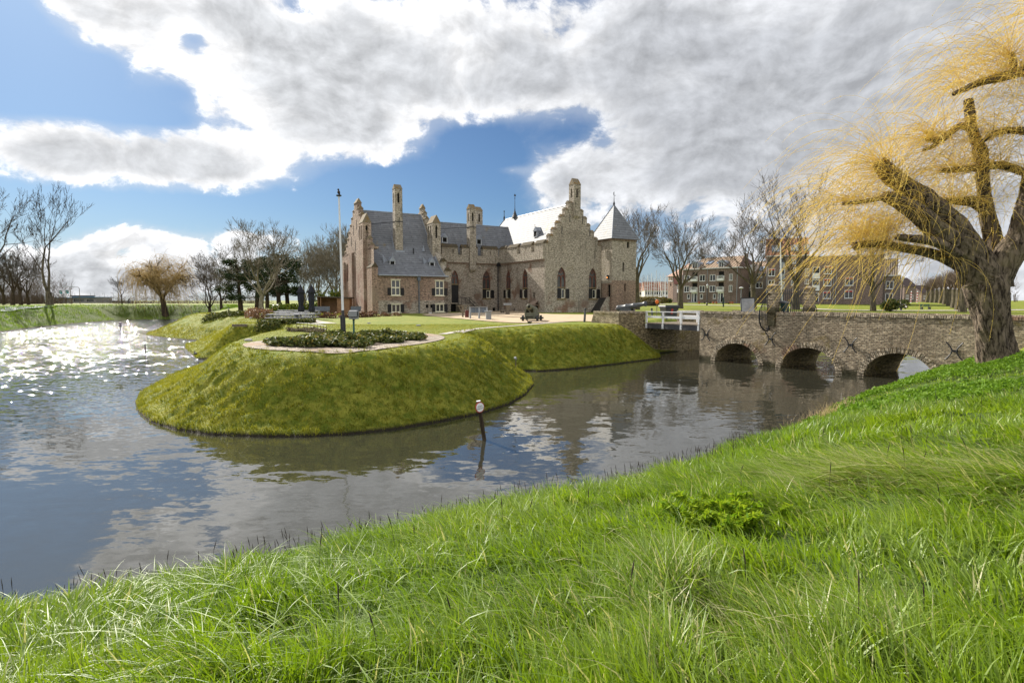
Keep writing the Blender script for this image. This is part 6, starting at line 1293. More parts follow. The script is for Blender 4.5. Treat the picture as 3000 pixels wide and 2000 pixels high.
for k in range(420):
    x,y=rs.uniform(-45,45),rs.uniform(-8,8); h=rs.uniform(5,11)
    p=(x,y,0); 
    for j in range(3): q=(p[0]+rs.gauss(0,.35),p[1]+rs.gauss(0,.35),p[2]+h/3); S.append((p,q,.10-.025*j,.075-.025*j,2)); 
    p=(x,y,h*.35)
    for j in range(9): a=rs.uniform(0,6.28); l=rs.uniform(.8,2.4); z=rs.uniform(.2,.95)*h; S.append(((x,y,z),(x+l*math.cos(a),y+l*math.sin(a),z+l*rs.uniform(.4,1.1)),.05,.015,2))
V,F=tubes(S,3); p=atD(60,893,178); o=np_mesh('thicket',V*np.array([.24,1,1]),F,M['twig_brown']); o.location=(p.x,p.y,2.9); tag(o,kind='stuff')
V,F=tubes(S,3); p=atD(560,889,210); o=np_mesh('thicket',V*np.array([.62,1,.5]),F,M['twig_brown']); o.location=(p.x,p.y,2.6); tag(o,kind='stuff')
V,F=tubes(S,3); p=atD(1925,886,330); o=np_mesh('thicket',V*np.array([.45,1,1.5]),F,M['twig_brown']); o.location=(p.x,p.y,3.5); tag(o,kind='stuff')
V,F=tubes(S,3); p=atD(2790,886,270); o=np_mesh('thicket',V*np.array([.55,1,1.2]),F,M['twig_brown']); o.location=(p.x,p.y,3.5); tag(o,kind='stuff')
# grove on the island
def leafcloud(n,fn,size,seed,asp=1.6):
    rs=np.random.default_rng(seed); c=fn(n,rs); n=len(c); d=rs.normal(size=(n,3)); d/=np.linalg.norm(d,axis=1)[:,None]; e=np.cross(d,rs.normal(size=(n,3))); e/=np.linalg.norm(e,axis=1)[:,None]+1e-9
    s=size*rs.uniform(.6,1.3,(n,1)); V=np.stack([c-d*s*asp*.5,c+e*s*.5,c+d*s*asp*.5,c-e*s*.5],1).reshape(-1,3); F=np.arange(4*n).reshape(n,4); tint=np.repeat(rs.random(n),4); return V,F,tint
def leafobj(name,n,fn,size,seed,mat,parent=None,asp=1.6):
    V,F,t=leafcloud(n,fn,size,seed,asp); return np_mesh(name,V,F,M[mat],parent,attrs={'tint':t})
def blobfn(blobs,shell=.55):
    b=np.array(blobs,float)
    def f(n,rs):
        w=(b[:,3]*b[:,4]*b[:,5])**.66; i=rs.choice(len(b),n,p=w/w.sum()); d=rs.normal(size=(n,3)); d/=np.linalg.norm(d,axis=1)[:,None]; r=rs.uniform(shell,1.02,(n,1))
        return b[i,:3]+d*r*b[i,3:6]
    return f
GC='dark conifers in the grove beside the terrace'
def conifer(lab,u,v,D,h,w,seed):
    p=at(u,v,D); o=thing('pine_tree',lab,'tree',p,0,GC); rs=random.Random(seed); b=MB(); lx=rs.uniform(-.6,.6); b.tube([(0,0,-.3),(lx*.3,0,h*.3),(lx,0,h*.85)],[.42,.33,.08],8)
    bl=[]
    for k in range(38):
        z=h*rs.uniform(.28,.97); rr=w*(1-.55*(z/h))*rs.uniform(.35,1.0); a=rs.uniform(0,6.28); x,y=rr*math.cos(a),rr*math.sin(a); b.tube([(lx*z/h,0,z-.5),(x,y,z)],[.08,.03],4); bl.append((x,y,z,rs.uniform(.6,1.4),rs.uniform(.6,1.4),rs.uniform(.4,.9)))
    b.build('trunk',M['bark_dark'],o); leafobj('crown',7000,blobfn(bl,.0),.13,seed,'conifer',o,2.6)
for a in (('dark spreading pine, leftmost in the grove',706,901,88,8.0,4.6,1),('dark pine behind the pale trunk, second in the grove',752,896,97,9.0,4.0,2),('dark pine right of the pale trunk with a thick stem',818,899,92,9.2,4.4,3),('dark pine behind the closed parasols',843,893,98,8.8,4.0,4),('dark pine set back between the two middle pines',783,893,106,9,4,5)): conifer(*a)
tree('bare_tree','pale barked bare tree with forked trunk, tallest in the grove left of the castle',at(766,905,80),grow(71,13.2,2.6,.34,6,42,5,.09,rmin=.02),'bark_pale','twig_pale',.5)
TG=grow(83,12.5,1.2,.30,7,34,5,.12,rmin=.022)
tg=tree('bare_tree','multi stemmed bare tree directly behind the timber shed',at(985,885,98),TG,'bark_pale','twig_pale',0,'bare trees behind the castle west end')
for u,D,sc,rz,lab in ((935,104,1.05,1.3,'multi stemmed bare tree behind the parasols'),(1035,112,1.35,2.6,'large bare tree whose crown shows left of the stepped west gable'),(893,112,.9,3.9,'smaller bare tree between the pines and the shed trees'),(1004,126,1.5,5.1,'tall bare tree rearmost behind the west gable')): dup(tg,at(u,886,D),rz,lab,'bare trees behind the castle west end',sc)
TH=grow(91,15,3,.36,5,42,5,.07,.17,rmin=.026)
th=tree('bare_tree','wide bare tree leaning at the water end, right of the small willow',at(613,890,128),TH,'bark_dark','twig_grey',0,'bare trees beyond the lawn bank')
dup(th,at(648,890,136),2.2,'bare tree beside the dark pines, right of its wide neighbour','bare trees beyond the lawn bank',(.9,.9,1.02))
def shrub(name,lab,p,blobs,n,size,mat,group=None,cat='shrub',seed=0,shell=.5):
    o=thing(name,lab,cat,p,0,group); leafobj('foliage',n,blobfn(blobs,shell),size,seed,mat,o)
    b=MB(); 
    for k in range(6): a=blobs[k%len(blobs)]; b.tube([(a[0]*.3,a[1]*.3,-.1),(a[0],a[1],a[2])],[.03,.01],4)
    b.build('stem',M['bark_dark'],o); return o
rb=random.Random(8)
for i,(u,v,D,w,h,lab,mt) in enumerate(((905,893,84,3.4,1.6,'yellow green bush behind the parasols','laurel_light'),(850,897,80,3.0,1.3,'yellow green bush between the pines and the terrace','laurel_light'),(958,895,92,2.6,3.4,'tall glossy bush beside the timber shed','laurel_light'),(1012,889,100,3.0,3.6,'pale green bush behind the shed roof','laurel_light'),(2612,905,88,2.3,2.0,'leafy bush at the foot of the park tree','laurel'))):
    shrub('shrub',lab,at(u,v,D),[(rb.uniform(-w*.6,w*.6),rb.uniform(-w*.3,w*.3),h*rb.uniform(.3,.7),w*.45,w*.4,h*.42) for _ in range(6)],1500,.22,mt,None,'bush',i)
# clipped hedges and beds
def hedge(lab,pts,h,w,n,mat,size,name='hedge',seed=3,group=None,ragged=.15):
    P=[Vector((a[0],a[1])) for a in pts]; o=thing(name,lab,'hedge',(P[0].x,P[0].y,gz(P[0].x,P[0].y)),0,group); z0=o.location.z
    def f(n,rs):
        L=[(P[i+1]-P[i]).length for i in range(len(P)-1)]; tot=sum(L); out=[]
        for s in rs.random(n)*tot:
            i=0
            while s>L[i] and i<len(L)-1: s-=L[i]; i+=1
            q=P[i]+(P[i+1]-P[i])*(s/L[i]); nn=(P[i+1]-P[i]).normalized(); nn=Vector((-nn.y,nn.x)); a=rs.uniform(-1,1); z=rs.random()
            e=(1-ragged+ragged*math.sin(q.x*3.1)*math.cos(q.y*2.3))
            if rs.random()<.6:
                if rs.random()<.5: a=math.copysign(1,a)+rs.normal()*.08
                else: z=1+rs.normal()*.06
            out.append((q.x+nn.x*a*w/2-P[0].x,q.y+nn.y*a*w/2-P[0].y,z*h*e))
        out=np.array(out); zz=height(out[:,0]+P[0].x,out[:,1]+P[0].y); out[:,2]+=zz-z0; return out
    leafobj('foliage',n,f,size,seed,mat,o)
    b=MB(); rs=random.Random(seed)
    for k in range(14):
        i=rs.randrange(len(P)-1); q=P[i]+(P[i+1]-P[i])*rs.random(); zz=gz(q.x,q.y)-z0; b.tube([(q.x-P[0].x,q.y-P[0].y,zz-.1),(q.x-P[0].x+rs.uniform(-.1,.1),q.y-P[0].y,zz+h*.8)],[.03,.012],4)
    b.build('stem',M['bark_dark'],o); return o
gpt=lambda u,v:tuple(onG(u,v)[:2])
hedge('russet beech hedge at the left corner of the picnic terrace',[gpt(729,926),gpt(745,933),gpt(794,937)],1.0,.9,2600,'beech',.11,seed=4,group='russet beech hedges around the terrace')
hedge('low russet beech hedge below the white parasol poles and shed',[gpt(932,931),gpt(960,932),gpt(990,933)],.65,.5,650,'beech',.11,seed=5,group='russet beech hedges around the terrace',ragged=.4)
hedge('low russet beech hedge left of the flagpole foot',[gpt(996,931),gpt(1012,931),gpt(1034,930)],.65,.5,600,'beech',.11,seed=6,group='russet beech hedges around the terrace',ragged=.4)
hedge('russet beech hedge against the castle west wall',[gpt(1045,930),gpt(1070,929),gpt(1100,927)],.8,.7,900,'beech',.12,seed=7,group='russet beech hedges around the terrace',ragged=.35)
hedge('sparse russet beech hedge fading out below the lower windows',[gpt(1104,927),gpt(1140,926),gpt(1178,925)],.75,.4,420,'beech',.11,seed=8,group='russet beech hedges around the terrace',ragged=.5)
hedge('glossy evergreen bed between the picnic tables and the lawn',[gpt(752,956),gpt(830,951),gpt(915,945)],.42,1.5,3400,'laurel',.10,'shrub_bed',9)
hedge('low evergreen strip on the left lawn beside the small spotlight',[(-38.5,71.5),(-36,71),(-32.5,70.2)],.5,1.6,2200,'laurel',.13,'shrub_bed',10)
hedge('dry grey heather tuft by the crossing paths',[gpt(845,972),gpt(890,970),gpt(935,975)],.38,.9,1600,'heath',.07,'heather',11,ragged=.4)
hedge('clipped brown hedge behind the waste container',[gpt(1868,890),gpt(1900,889),gpt(1945,890)],1.5,1.5,2600,'brownhedge',.2,'hedge',12,ragged=.03)
hedge('low reddish brown hedge in front of the clipped one',[gpt(1893,896),gpt(1925,895)],.9,1.2,1200,'heath',.2,'hedge',13,ragged=.03)
for i,(u,v) in enumerate(((1943,884),(1952,885),(1961,885))): shrub('shrub',('round dark clipped bush left of two others by the end house','round brown clipped bush between two others by the end house','round dark clipped bush nearest the end house door')[i],at(u,v,146),[(0,0,.6,.8,.8,.7)],500,.2,'laurel' if i!=1 else 'brownhedge','clipped bushes by the end house','bush',30+i)
# big bed inside the ring path: individual laurel bushes
ib=np.array(inner); n=0; rs=random.Random(4); base=None
pts=[]
while len(pts)<46:
    x,y=rs.uniform(-12,-3.5),rs.uniform(22,35)
    if not inpoly(np.array([x]),np.array([y]),inner)[0]: continue
    if min(((x-a)**2+(y-b)**2)**.5 for a,b in pts+[(99,99)])<.80: continue
    if (x+8.6)**2+(y-30.1)**2<.3: continue
    if x>-6.6 and y<26.6 and rs.random()<.8: continue
    pts.append((x,y))
protos=[]
for k in range(4):
    rr=random.Random(50+k); bl=[(rr.uniform(-.35,.35),rr.uniform(-.35,.35),rr.uniform(.10,.30),rr.uniform(.22,.4),rr.uniform(.22,.4),rr.uniform(.14,.26)) for _ in range(6)]
    protos.append((bl,k))
LB='glossy low laurel bush in the planted bed round the flagpole'; GL='laurel bushes in the bed round the flagpole'; po=[]
for i,(x,y) in enumerate(pts):
    loc=(x,y,gz(x,y)+.02)
    if i<4: po.append(shrub('laurel_bush',LB,loc,protos[i][0],620,.10,'laurel',GL,'bush',60+i,.35))
    else: dup(po[i%4],loc,rs.uniform(0,6.28),LB,GL,(lambda q:(q,q,q*.62))(rs.uniform(.85,1.3)))
# dry stalks, low wire fence on the path edge
fe=thing('wire_fence','low sagging wire fence along the crossing path by the heather','fence',G(-13.2,33.5)); b=MB(); A0=Vector((0,0,0)); 
pts2=[Vector(gpt(u,v)) for u,v in ((868,962),(900,964),(930,969),(955,974))]; o0=fe.location
pk=[]
for i in range(10):
    s=i/9*(len(pts2)-1); j=min(int(s),len(pts2)-2); q=pts2[j].lerp(pts2[j+1],s-j); z=gz(q.x,q.y); a=(q.x-o0.x,q.y-o0.y,z-o0.z); b.tube([(a[0],a[1],a[2]-.1),(a[0]+.03,a[1],a[2]+.42)],.018,5); pk.append((a[0]+.03,a[1],a[2]+.4))
b.build('post',M['oldwood'],fe); b=MB(); b.tube(pk,.012,4); b.tube([(x,y,z-.2) for x,y,z in pk],.010,4); b.build('wire',M['soffit'],fe)
# ------------------------------------------------------------------ willows
def strands(rs,src,n,L,wind,up,grav,seg=11,jit=.25):
    """n hanging rods from the points src: thrown up/outward, bent over by weight and wind"""
    i=rs.integers(0,len(src),n); p=src[i]+rs.normal(size=(n,3))*.13
    d=rs.normal(size=(n,3))*np.array([.9,.9,.55])+np.array(up)*np.array([1,1,.8]); d/=np.linalg.norm(d,axis=1)[:,None]
    ln=L[0]+(L[1]-L[0])*rs.random((n,1))**1.3; P=[p]; w=np.array(wind)[None,:]*rs.uniform(.5,1.4,(n,1))
    for k in range(seg):
        f=(k/seg)**.8; d=d+(np.array([[0,0,-1.]])*grav+w)*(.04+.62*f**1.25)+rs.normal(size=(n,3))*.05; d/=np.linalg.norm(d,axis=1)[:,None]; p=p+d*ln/seg; P.append(p)
    return np.stack(P,1)
def strand_mesh(P,r0,r1,tint):
    n,m,_=P.shape; t=np.diff(P,axis=1); t=np.concatenate([t,t[:,-1:]],1); t/=np.linalg.norm(t,axis=2)[:,:,None]+1e-9
    u=np.cross(t,np.array([0.13,.2,1.0])); u/=np.linalg.norm(u,axis=2)[:,:,None]+1e-9; w=np.cross(t,u); r=np.linspace(r0,r1,m)[None,:,None]
    V=np.stack([P+u*r,P-u*r*.5+w*r*.87,P-u*r*.5-w*r*.87],2).reshape(-1,3); b=(np.arange(n)[:,None]*m+np.arange(m-1)[None,:])[:,:,None]*3; j=np.arange(3)[None,None,:]; q=(j+1)%3
    F=np.stack([b+j,b+q,b+3+q,b+3+j],-1).reshape(-1,4); return V,F,np.repeat(tint,m*3)
def buds(P,rs,per,size):
    n,m,_=P.shape; k=rs.integers(2,m-1,(n,per)); f=rs.random((n,per,1)); ii=np.arange(n)[:,None]; c=(P[ii,k]*(1-f)+P[ii,k+1]*f).reshape(-1,3); t=(P[ii,k+1]-P[ii,k]).reshape(-1,3); t/=np.linalg.norm(t,axis=1)[:,None]+1e-9
    e=rs.normal(size=c.shape); e-=t*(e*t).sum(1)[:,None]; e/=np.linalg.norm(e,axis=1)[:,None]; s=size*rs.uniform(.6,1.3,(len(c),1)); d=t*.8+e*.5; sd_=np.cross(t,e)
    V=np.stack([c,c+d*s*.5+sd_*s*.16,c+d*s,c+d*s*.5-sd_*s*.16],1).reshape(-1,3); return V,np.arange(len(V)).reshape(-1,4)
def barktube(pts,rad,ns,step,amp,seed,twist=.5):
    pts=[np.array(p,float) for p in pts]; c=catmull3(pts); r=np.interp(np.linspace(0,len(pts)-1,len(c)),np.arange(len(pts)),rad)
    dl=np.linalg.norm(np.diff(c,axis=0),axis=1); s=np.concatenate([[0],np.cumsum(dl)]); m=max(4,int(s[-1]/step)); ss_=np.linspace(0,s[-1],m); c=np.stack([np.interp(ss_,s,c[:,k]) for k in range(3)],1); r=np.interp(ss_,s,r)
    t=np.gradient(c,axis=0); t/=np.linalg.norm(t,axis=1)[:,None]; u=np.zeros_like(t); a=np.array([1.,0,0]) if abs(t[0][0])<.8 else np.array([0,1.,0])
    for i in range(m): a=a-t[i]*a.dot(t[i]); a/=np.linalg.norm(a); u[i]=a
    w=np.cross(t,u); th=np.arange(ns)*2*math.pi/ns; TH,SS=np.meshgrid(th,ss_); 
    def ring(fa,fs,o): x=fa*(np.cos(TH)+1.5)*2; y=fa*(np.sin(TH)+1.5)*2; return vn(x+SS*fs*.7+o,y-SS*fs*.5+o*1.7)
    ph=TH*1.0+twist*SS; rr=r[:,None]
    k1=np.maximum(5,np.round(rr.mean()*22)); fur=np.abs(vn(ph*k1*2.2/ (2*math.pi)*2+seed,SS*2.1+vn(ph*3,SS*3)*1.2)-.5)*2; 
    # wrap the furrow noise round the limb
    x=np.cos(ph)*k1*.55; y=np.sin(ph)*k1*.55; fur=np.abs(vn(x+40+seed,y+40+SS*1.6)-.5)*2; fur2=np.abs(vn(x*2.1+80,y*2.1+90+SS*3.6+seed)-.5)*2
    lump=vn(np.cos(TH)*1.6+20+seed,np.sin(TH)*1.6+SS*1.1+20)-.5
    R_=rr*(1+.30*lump)+amp*(fur*1.1+fur2*.55-.9)*np.clip(rr/.25,.25,1.2)
    V=(c[:,None,:]+(u[:,None,:]*np.cos(TH)[:,:,None]+w[:,None,:]*np.sin(TH)[:,:,None])*R_[:,:,None]).reshape(-1,3)
    i=(np.arange(m-1)[:,None]*ns); j=np.arange(ns)[None,:]; q=(j+1)%ns; F=np.stack([i+j,i+q,i+ns+q,i+ns+j],-1).reshape(-1,4)
    V=np.concatenate([V,c[-1:]+t[-1:]*r[-1]*.15]); e=len(V)-1; b=(m-1)*ns; jj=np.arange(ns); capf=np.stack([b+jj,b+(jj+1)%ns,np.full(ns,e),np.full(ns,e)],-1); return V,np.concatenate([F,capf]),c
def catmull3(p,k=8):
    out=[];n=len(p)
    for i in range(n-1):
        a,b,c,d=p[max(i-1,0)],p[i],p[i+1],p[min(i+2,n-1)]
        for q in range(k): t=q/k; out.append(.5*((2*b)+(-a+c)*t+(2*a-5*b+4*c-d)*t*t+(-a+3*b-3*c+d)*t**3))
    out.append(p[-1]); return np.array(out)
wp=onG(2922,1064); WD=wp.y; 
def wpt(x,y,dz=0): return tuple(atD(x*1.2755,y*1.2755,WD+dz))
pxr=1.2755*WD/FPX
WL=thing('willow_tree','huge old pollarded willow with furrowed trunk and yellow wind-blown twigs on the near bank','tree',(wp.x,wp.y,wp.z))
limbs={ 'trunk':([(2296,905,0),(2292,840,0),(2284,780,0),(2278,725,0),(2270,675,0),(2262,640,.1),(2240,600,.1)],[66,56,50,51,58,62,50],120,.045),
 'left':([(2280,690,.1),(2245,622,.1),(2213,570,.15),(2180,520,.2),(2135,470,.25),(2085,432,.3),(2045,402,.3),(2018,372,.3)],[50,56,50,46,37,31,27,20],96,.05),
 'left2':([(2190,560,-.15),(2120,500,-.2),(2062,462,-.25),(2030,450,-.3)],[34,28,20,14],64,.035),
 'mid':([(2300,660,.9),(2294,600,.9),(2272,517,.9),(2264,462,.9),(2256,408,.9),(2252,350,.9),(2234,300,.9),(2224,228,.9)],[30,26,20,17,16,16,13,11],56,.035),
 'right':([(2275,680,0),(2310,600,-.1),(2345,545,-.2),(2362,480,-.3),(2378,400,-.3),(2392,300,-.2),(2400,200,0),(2405,120,.2)],[46,48,42,38,34,30,24,18],80,.05),
 'b1':([(2236,300,.9),(2205,290,.85),(2160,320,.8),(2125,318,.8)],[11,10,9,5],32,.02),
 'b2':([(2160,320,.8),(2140,338,.7),(2120,345,.7)],[7,6,4],24,.012),
 'b3':([(2352,395,.9),(2300,380,.9),(2250,385,.9),(2160,392,.9)],[12,12,11,7],32,.02),
 'b4':([(2402,165,0),(2352,164,0),(2300,178,.1),(2250,190,.1),(2190,216,.1)],[17,15,13,10,6],32,.02),
 'b4s':([(2325,172,.0),(2328,150,0),(2322,122,0)],[10,9,7],28,.015),
 'b5':([(2266,480,.9),(2235,462,1.0),(2205,462,1.0),(2175,460,1.0)],[18,16,12,7],32,.02),
 'b6':([(2200,585,-.2),(2149,556,-.4),(2100,548,-.5),(2059,544,-.5)],[16,13,11,8],36,.02),
 'b7':([(2220,620,.3),(2150,585,.5),(2070,568,.6),(2000,560,.7),(1962,566,.7)],[18,14,12,11,12],36,.02),
 'b8':([(2035,452,-.3),(1990,462,-.3),(1935,468,-.3)],[8,6,4],24,.012),
 'b9':([(2390,310,-.1),(2340,300,.2),(2290,305,.4),(2250,330,.5)],[12,10,8,5],28,.015)}
cen={}
tv,tf,nv=[],[],0; lv_,lf_,nl=[],[],0
for nm,(pp,rr,ns,amp) in limbs.items():
    V,F,c=barktube([wpt(x,y,dz) for x,y,dz in pp],[r*pxr*{'trunk':.70,'right':.66,'left':.68,'left2':.74}.get(nm,.82) for r in rr],ns,.035 if ns>50 else .05,amp,len(nm)*3.7+ns*.1); cen[nm]=c
    V=V-np.array(wp)
    if nm in ('trunk','left','right','mid','left2'): tv.append(V); tf.append(F+nv); nv+=len(V)
    else: lv_.append(V); lf_.append(F+nl); nl+=len(V)
np_mesh('trunk',np.concatenate(tv),np.concatenate(tf),M['bark_willow'],WL,smooth=True); np_mesh('limb',np.concatenate(lv_),np.concatenate(lf_),M['bark_willow'],WL,smooth=True)
rs=np.random.default_rng(12); PS=[]
end=lambda nm,a=.75,b=1.0:cen[nm][int(len(cen[nm])*a):int(len(cen[nm])*b)]
def add(src,n,L,wind=(-.30,0,.0),up=(-.55,0,.75),grav=.68): PS.append(strands(rs,np.asarray(src),n,L,wind,up,grav))
add(end('left',.84),182,(2.3,6.1)); add(end('left',.80),98,(1.9,4.9),up=(-.3,0,.9)); add(end('left',.40,.95),107,(2.0,5.2),up=(-.4,0,.5)); add(end('b7',.45),127,(2.3,6.1),up=(-.7,0,.7)); add(end('b7',.2,.95),136,(1.9,4.9)); add(end('b8',.2),124,(2.0,5.2)); add(end('left2',.5),98,(1.9,4.9))
add(end('b1',.5),173,(1.7,4.3)); add(end('b2',.4),48,(1.0,2.6)); add(end('b3',.35),214,(1.5,4.1)); add(end('b3',.0,.5),107,(1.2,3.2)); add(end('b4',.35),179,(2.0,5.2)); add(end('b4s',.7),107,(1.9,4.9)); add(end('b4',.0,.5),124,(1.7,4.3)); add(end('b5',.4),149,(1.2,3.2)); add(end('mid',.25,.9),98,(0.8,2.2),up=(-.2,0,.3)); add(end('right',.4,1.),162,(1.8,4.6)); add(end('b9',.2),173,(1.5,4.1)); add(end('right',.75,1.),103,(2.2,5.8),up=(-.6,0,1.0)); add(end('b6',.6),23,(0.6,1.4))
hi=np.array([wpt(2420+40*i,40-25*j,.2*i) for i in range(3) for j in range(3)]); add(hi,311,(1.4,5.2),up=(-.8,0,.7))
hi=np.array([wpt(1985+18*i,545-6*i,.9) for i in range(6)]); add(hi,251,(1.0,3.2),up=(-.6,0,.8))
P=np.concatenate(PS)-np.array(wp)[None,None,:]
V,F,t=strand_mesh(P,.0068,.004,rs.random(len(P))); BV,BF=buds(P,rs,10,.065); bt=rs.random(len(BV)//4)*.75
V=np.concatenate([V,BV]); F=np.concatenate([F,BF+len(V)-len(BV)]); t=np.concatenate([t,np.repeat(bt,4)])
np_mesh('crown',V,F,M['willow_twig'],WL,attrs={'tint':t})
# small willow on the far bank
sp_=onG(486,927); S=grow(97,14.5,4.2,.62,5,46,3,.05,.15,rmin=.05,lean=(-.18,0)); o=thing('willow_tree','weeping willow with brownish hanging twigs leaning on the far bank','tree',(sp_.x,sp_.y,sp_.z)); big=[s for s in S]; V,F=tubes(big,6); np_mesh('trunk',V,F,M['bark_dark'],o,smooth=True)
src=np.array([s[1] for s in S if s[4]>=2]); P=strands(rs,src,1500,(3.0,8.0),(.10,0,0),(0,0,.5),.95); V,F,t=strand_mesh(P,.030,.016,rs.random(len(P))); np_mesh('crown',V,F,M['willow_far'],o,attrs={'tint':t})
# trunks of the clipped lime row on the town path
for i in range(9):
    u=2820-13*i; D=86+11*i; p=at(u,900-i*1.2,D); tt=thing('pollard_tree','thick pollarded trunk in the lime row left of the big willow trunk','tree',p,0,'pollarded lime row by the town path'); b=MB(); b.tube([(0,0,-.3),(.05,0,1.5),(0,0,3.6)],[.62,.48,.42],9); b.build('trunk',M['bark'],tt); S=[]
    rr=random.Random(i)
    for k in range(46): a=rr.uniform(0,6.28); s=rr.uniform(.3,1.1); q=Vector((0,0,3.5)); e=q+Vector((math.cos(a)*s*1.4,math.sin(a)*s*1.4,rr.uniform(1.2,3.6))); S.append((tuple(q),tuple(e),.06,.02,2)); [S.append((tuple(q.lerp(e,rr.uniform(.3,.95))),tuple(e+Vector((rr.gauss(0,.6),rr.gauss(0,.6),rr.uniform(.1,.8)))),.03,.012,2)) for _ in range(3)]
    V,F=tubes(S,3); np_mesh('crown',V,F,M['twig_brown'],tt)
# ------------------------------------------------------------------ grass
def blades(x,y,z,h,w,lean,curl,rs,seg,face=None):
    n=len(x); a=rs.uniform(0,2*math.pi,n) if face is None else face; fx,fy=np.cos(a),np.sin(a)          # width direction
    la=np.arctan2(lean[:,1],lean[:,0])+rs.normal(0,1.0,n)*np.clip(1.25-np.hypot(lean[:,0],lean[:,1]),.35,1); lm=np.hypot(lean[:,0],lean[:,1])*rs.uniform(.4,1.5,n)+rs.uniform(0,.5,n)
    lx,ly=np.cos(la)*lm,np.sin(la)*lm
    rows=[]
    for k in range(seg+1):
        t=k/seg; b=t+0*lm; bend=lm*t*(.35+.65*t)+curl*t**3; hz=t/np.sqrt(1+(bend/np.maximum(t,1e-3))**2*.8) if k else 0*lm
        px=x+lx/np.maximum(lm,1e-3)*bend*h; py=y+ly/np.maximum(lm,1e-3)*bend*h; pz=z+h*hz-curl*h*.35*t**4
        ww=w*(1-t**2.2)*.5 if k<seg else 0*w
        if k<seg: rows.append(np.stack([px-fx*ww,py-fy*ww,pz],1)); rows.append(np.stack([px+fx*ww,py+fy*ww,pz],1))
        else: rows.append(np.stack([px,py,pz],1))
    m=2*seg+1; V=np.stack(rows,1).reshape(-1,3); base=(np.arange(n)*m)[:,None]; F=[]
    for k in range(seg-1): F.append(np.stack([base+2*k,base+2*k+1,base+2*k+3,base+2*k+2],-1).reshape(-1,4))
    k=2*(seg-1); F.append(np.stack([base+k,base+k+1,base+m-1,base+m-1],-1).reshape(-1,4)); return V,np.concatenate(F),m
rs=np.random.default_rng(21)
def sample(n,d0,d1,az0,az1,far=1.0):
    D=np.sqrt(rs.uniform(d0**2,d1**2,n)) if far==1 else d0+(d1-d0)*rs.random(n)**far; a=np.radians(rs.uniform(az0,az1,n)); return D*np.sin(a),D*np.cos(a),D
AV,AF,AT,nb=[],[],[],0
for n,d0,d1,seg,w0,h0 in ((72000,1.0,4.2,5,.0125,.27),(108000,4.2,8.5,4,.0165,.25),(100000,8.5,16,3,.023,.23),(62000,16,31,2,.032,.19)):
    x,y,D=sample(n,d0,d1,-58,82 if d1<9 else 62)
    d,nr,_=shore(x,y); k=(d>-.05)&nr; x,y,d,D=x[k],y[k],d[k],D[k]; z=height(x,y)-.02
    cl=fbm(x*1.7,y*1.7,3); pat=fbm(x*.45+9,y*.45,3); sparse=rs.random(len(x))<np.clip(.50+1.8*(cl-.36),.25,1); x,y,d,D,z,cl,pat=[q[sparse] for q in (x,y,d,D,z,cl,pat)]
    m=len(x); comb=np.exp(-(((x-5.4)/2.4)**2+((y-6.6)/1.3)**2))*1.1+.5*np.exp(-(((x-1.2)/1.0)**2+((y-3.2)/.7)**2)); comb=np.clip(comb*(.3+1.4*pat),0,1)
    h=h0*rs.uniform(.4,1.3,m)*(.1+1.75*cl)*(1+.25*comb)*np.clip(.55+d*.5,.5,1)
    h*=1-.45*sst(x+.25*y,12,18)
    lean=np.stack([-.10-.95*comb-.10*sst(x,0,6)+.9*(vn(x*1.1,y*1.1)-.5),.05+.2*comb+.9*(vn(x*1.1+50,y*1.1)-.5)],1)
    wd=w0*rs.uniform(.55,1.35,m)
    V,F,q=blades(x,y,z,h,wd,lean,rs.uniform(0,.75,m)*(rs.random(m)<.5),rs,seg); AV.append(V); AF.append(F+nb); nb+=len(V)
    tn=np.clip(.35*rs.random(m)+.55*pat+.25*(cl-.4),0,.84); tn=np.where(rs.random(m)<.032+.30*comb,.97,tn); AT.append(np.repeat(tn,q))  # pale tint paints a sheen on some blades, mostly in the combed patch
o=np_mesh('grass',np.concatenate(AV),np.concatenate(AF),M['blade'],attrs={'tint':np.concatenate(AT)}); tag(o,kind='stuff')
# broad pale arching leaves in the near sward
x,y,D=sample(5200,2.0,9,-46,46); d,nr,_=shore(x,y); k=(d>.8)&nr&(fbm(x*.9+3,y*.9,2)>.47); x,y=x[k],y[k]; m=len(x); z=height(x,y)
V,F,q=blades(x,y,z,rs.uniform(.25,.5,m),rs.uniform(.008,.014,m),np.stack([-.35+rs.normal(0,.3,m),.1+rs.normal(0,.3,m)],1),rs.uniform(.25,.75,m),rs,6); o=np_mesh('grass',V,F,M['blade'],attrs={'tint':np.repeat(rs.uniform(.2,.75,m),q)}); tag(o,kind='stuff')
# dark seed heads of the meadow grass
x,y,D=sample(2600,3,17,-46,40); d,nr,_=shore(x,y); k=(d>-.05)&nr&((d<2.4)|(rs.random(len(x))<.10)); x,y,d=x[k],y[k],d[k]; z=height(x,y); S=[]
for a,b,c in zip(x,y,z):
    h=rs.uniform(.28,.48); lx,ly=rs.normal(-.02,.05),rs.normal(.02,.04); p1=(a+lx*.6,b+ly*.6,c+h*.75); p2=(a+lx,b+ly,c+h); S+=[((a,b,c),p1,.0022,.002,2),(p1,((p1[0]+p2[0])/2,(p1[1]+p2[1])/2,(p1[2]+p2[2])/2),.0034,.0052,2),(((p1[0]+p2[0])/2,(p1[1]+p2[1])/2,(p1[2]+p2[2])/2),p2,.0052,.0018,2)]
V,F=tubes(S,4); o=np_mesh('grass_seed_heads',V,F,M['seed']); tag(o,kind='stuff')
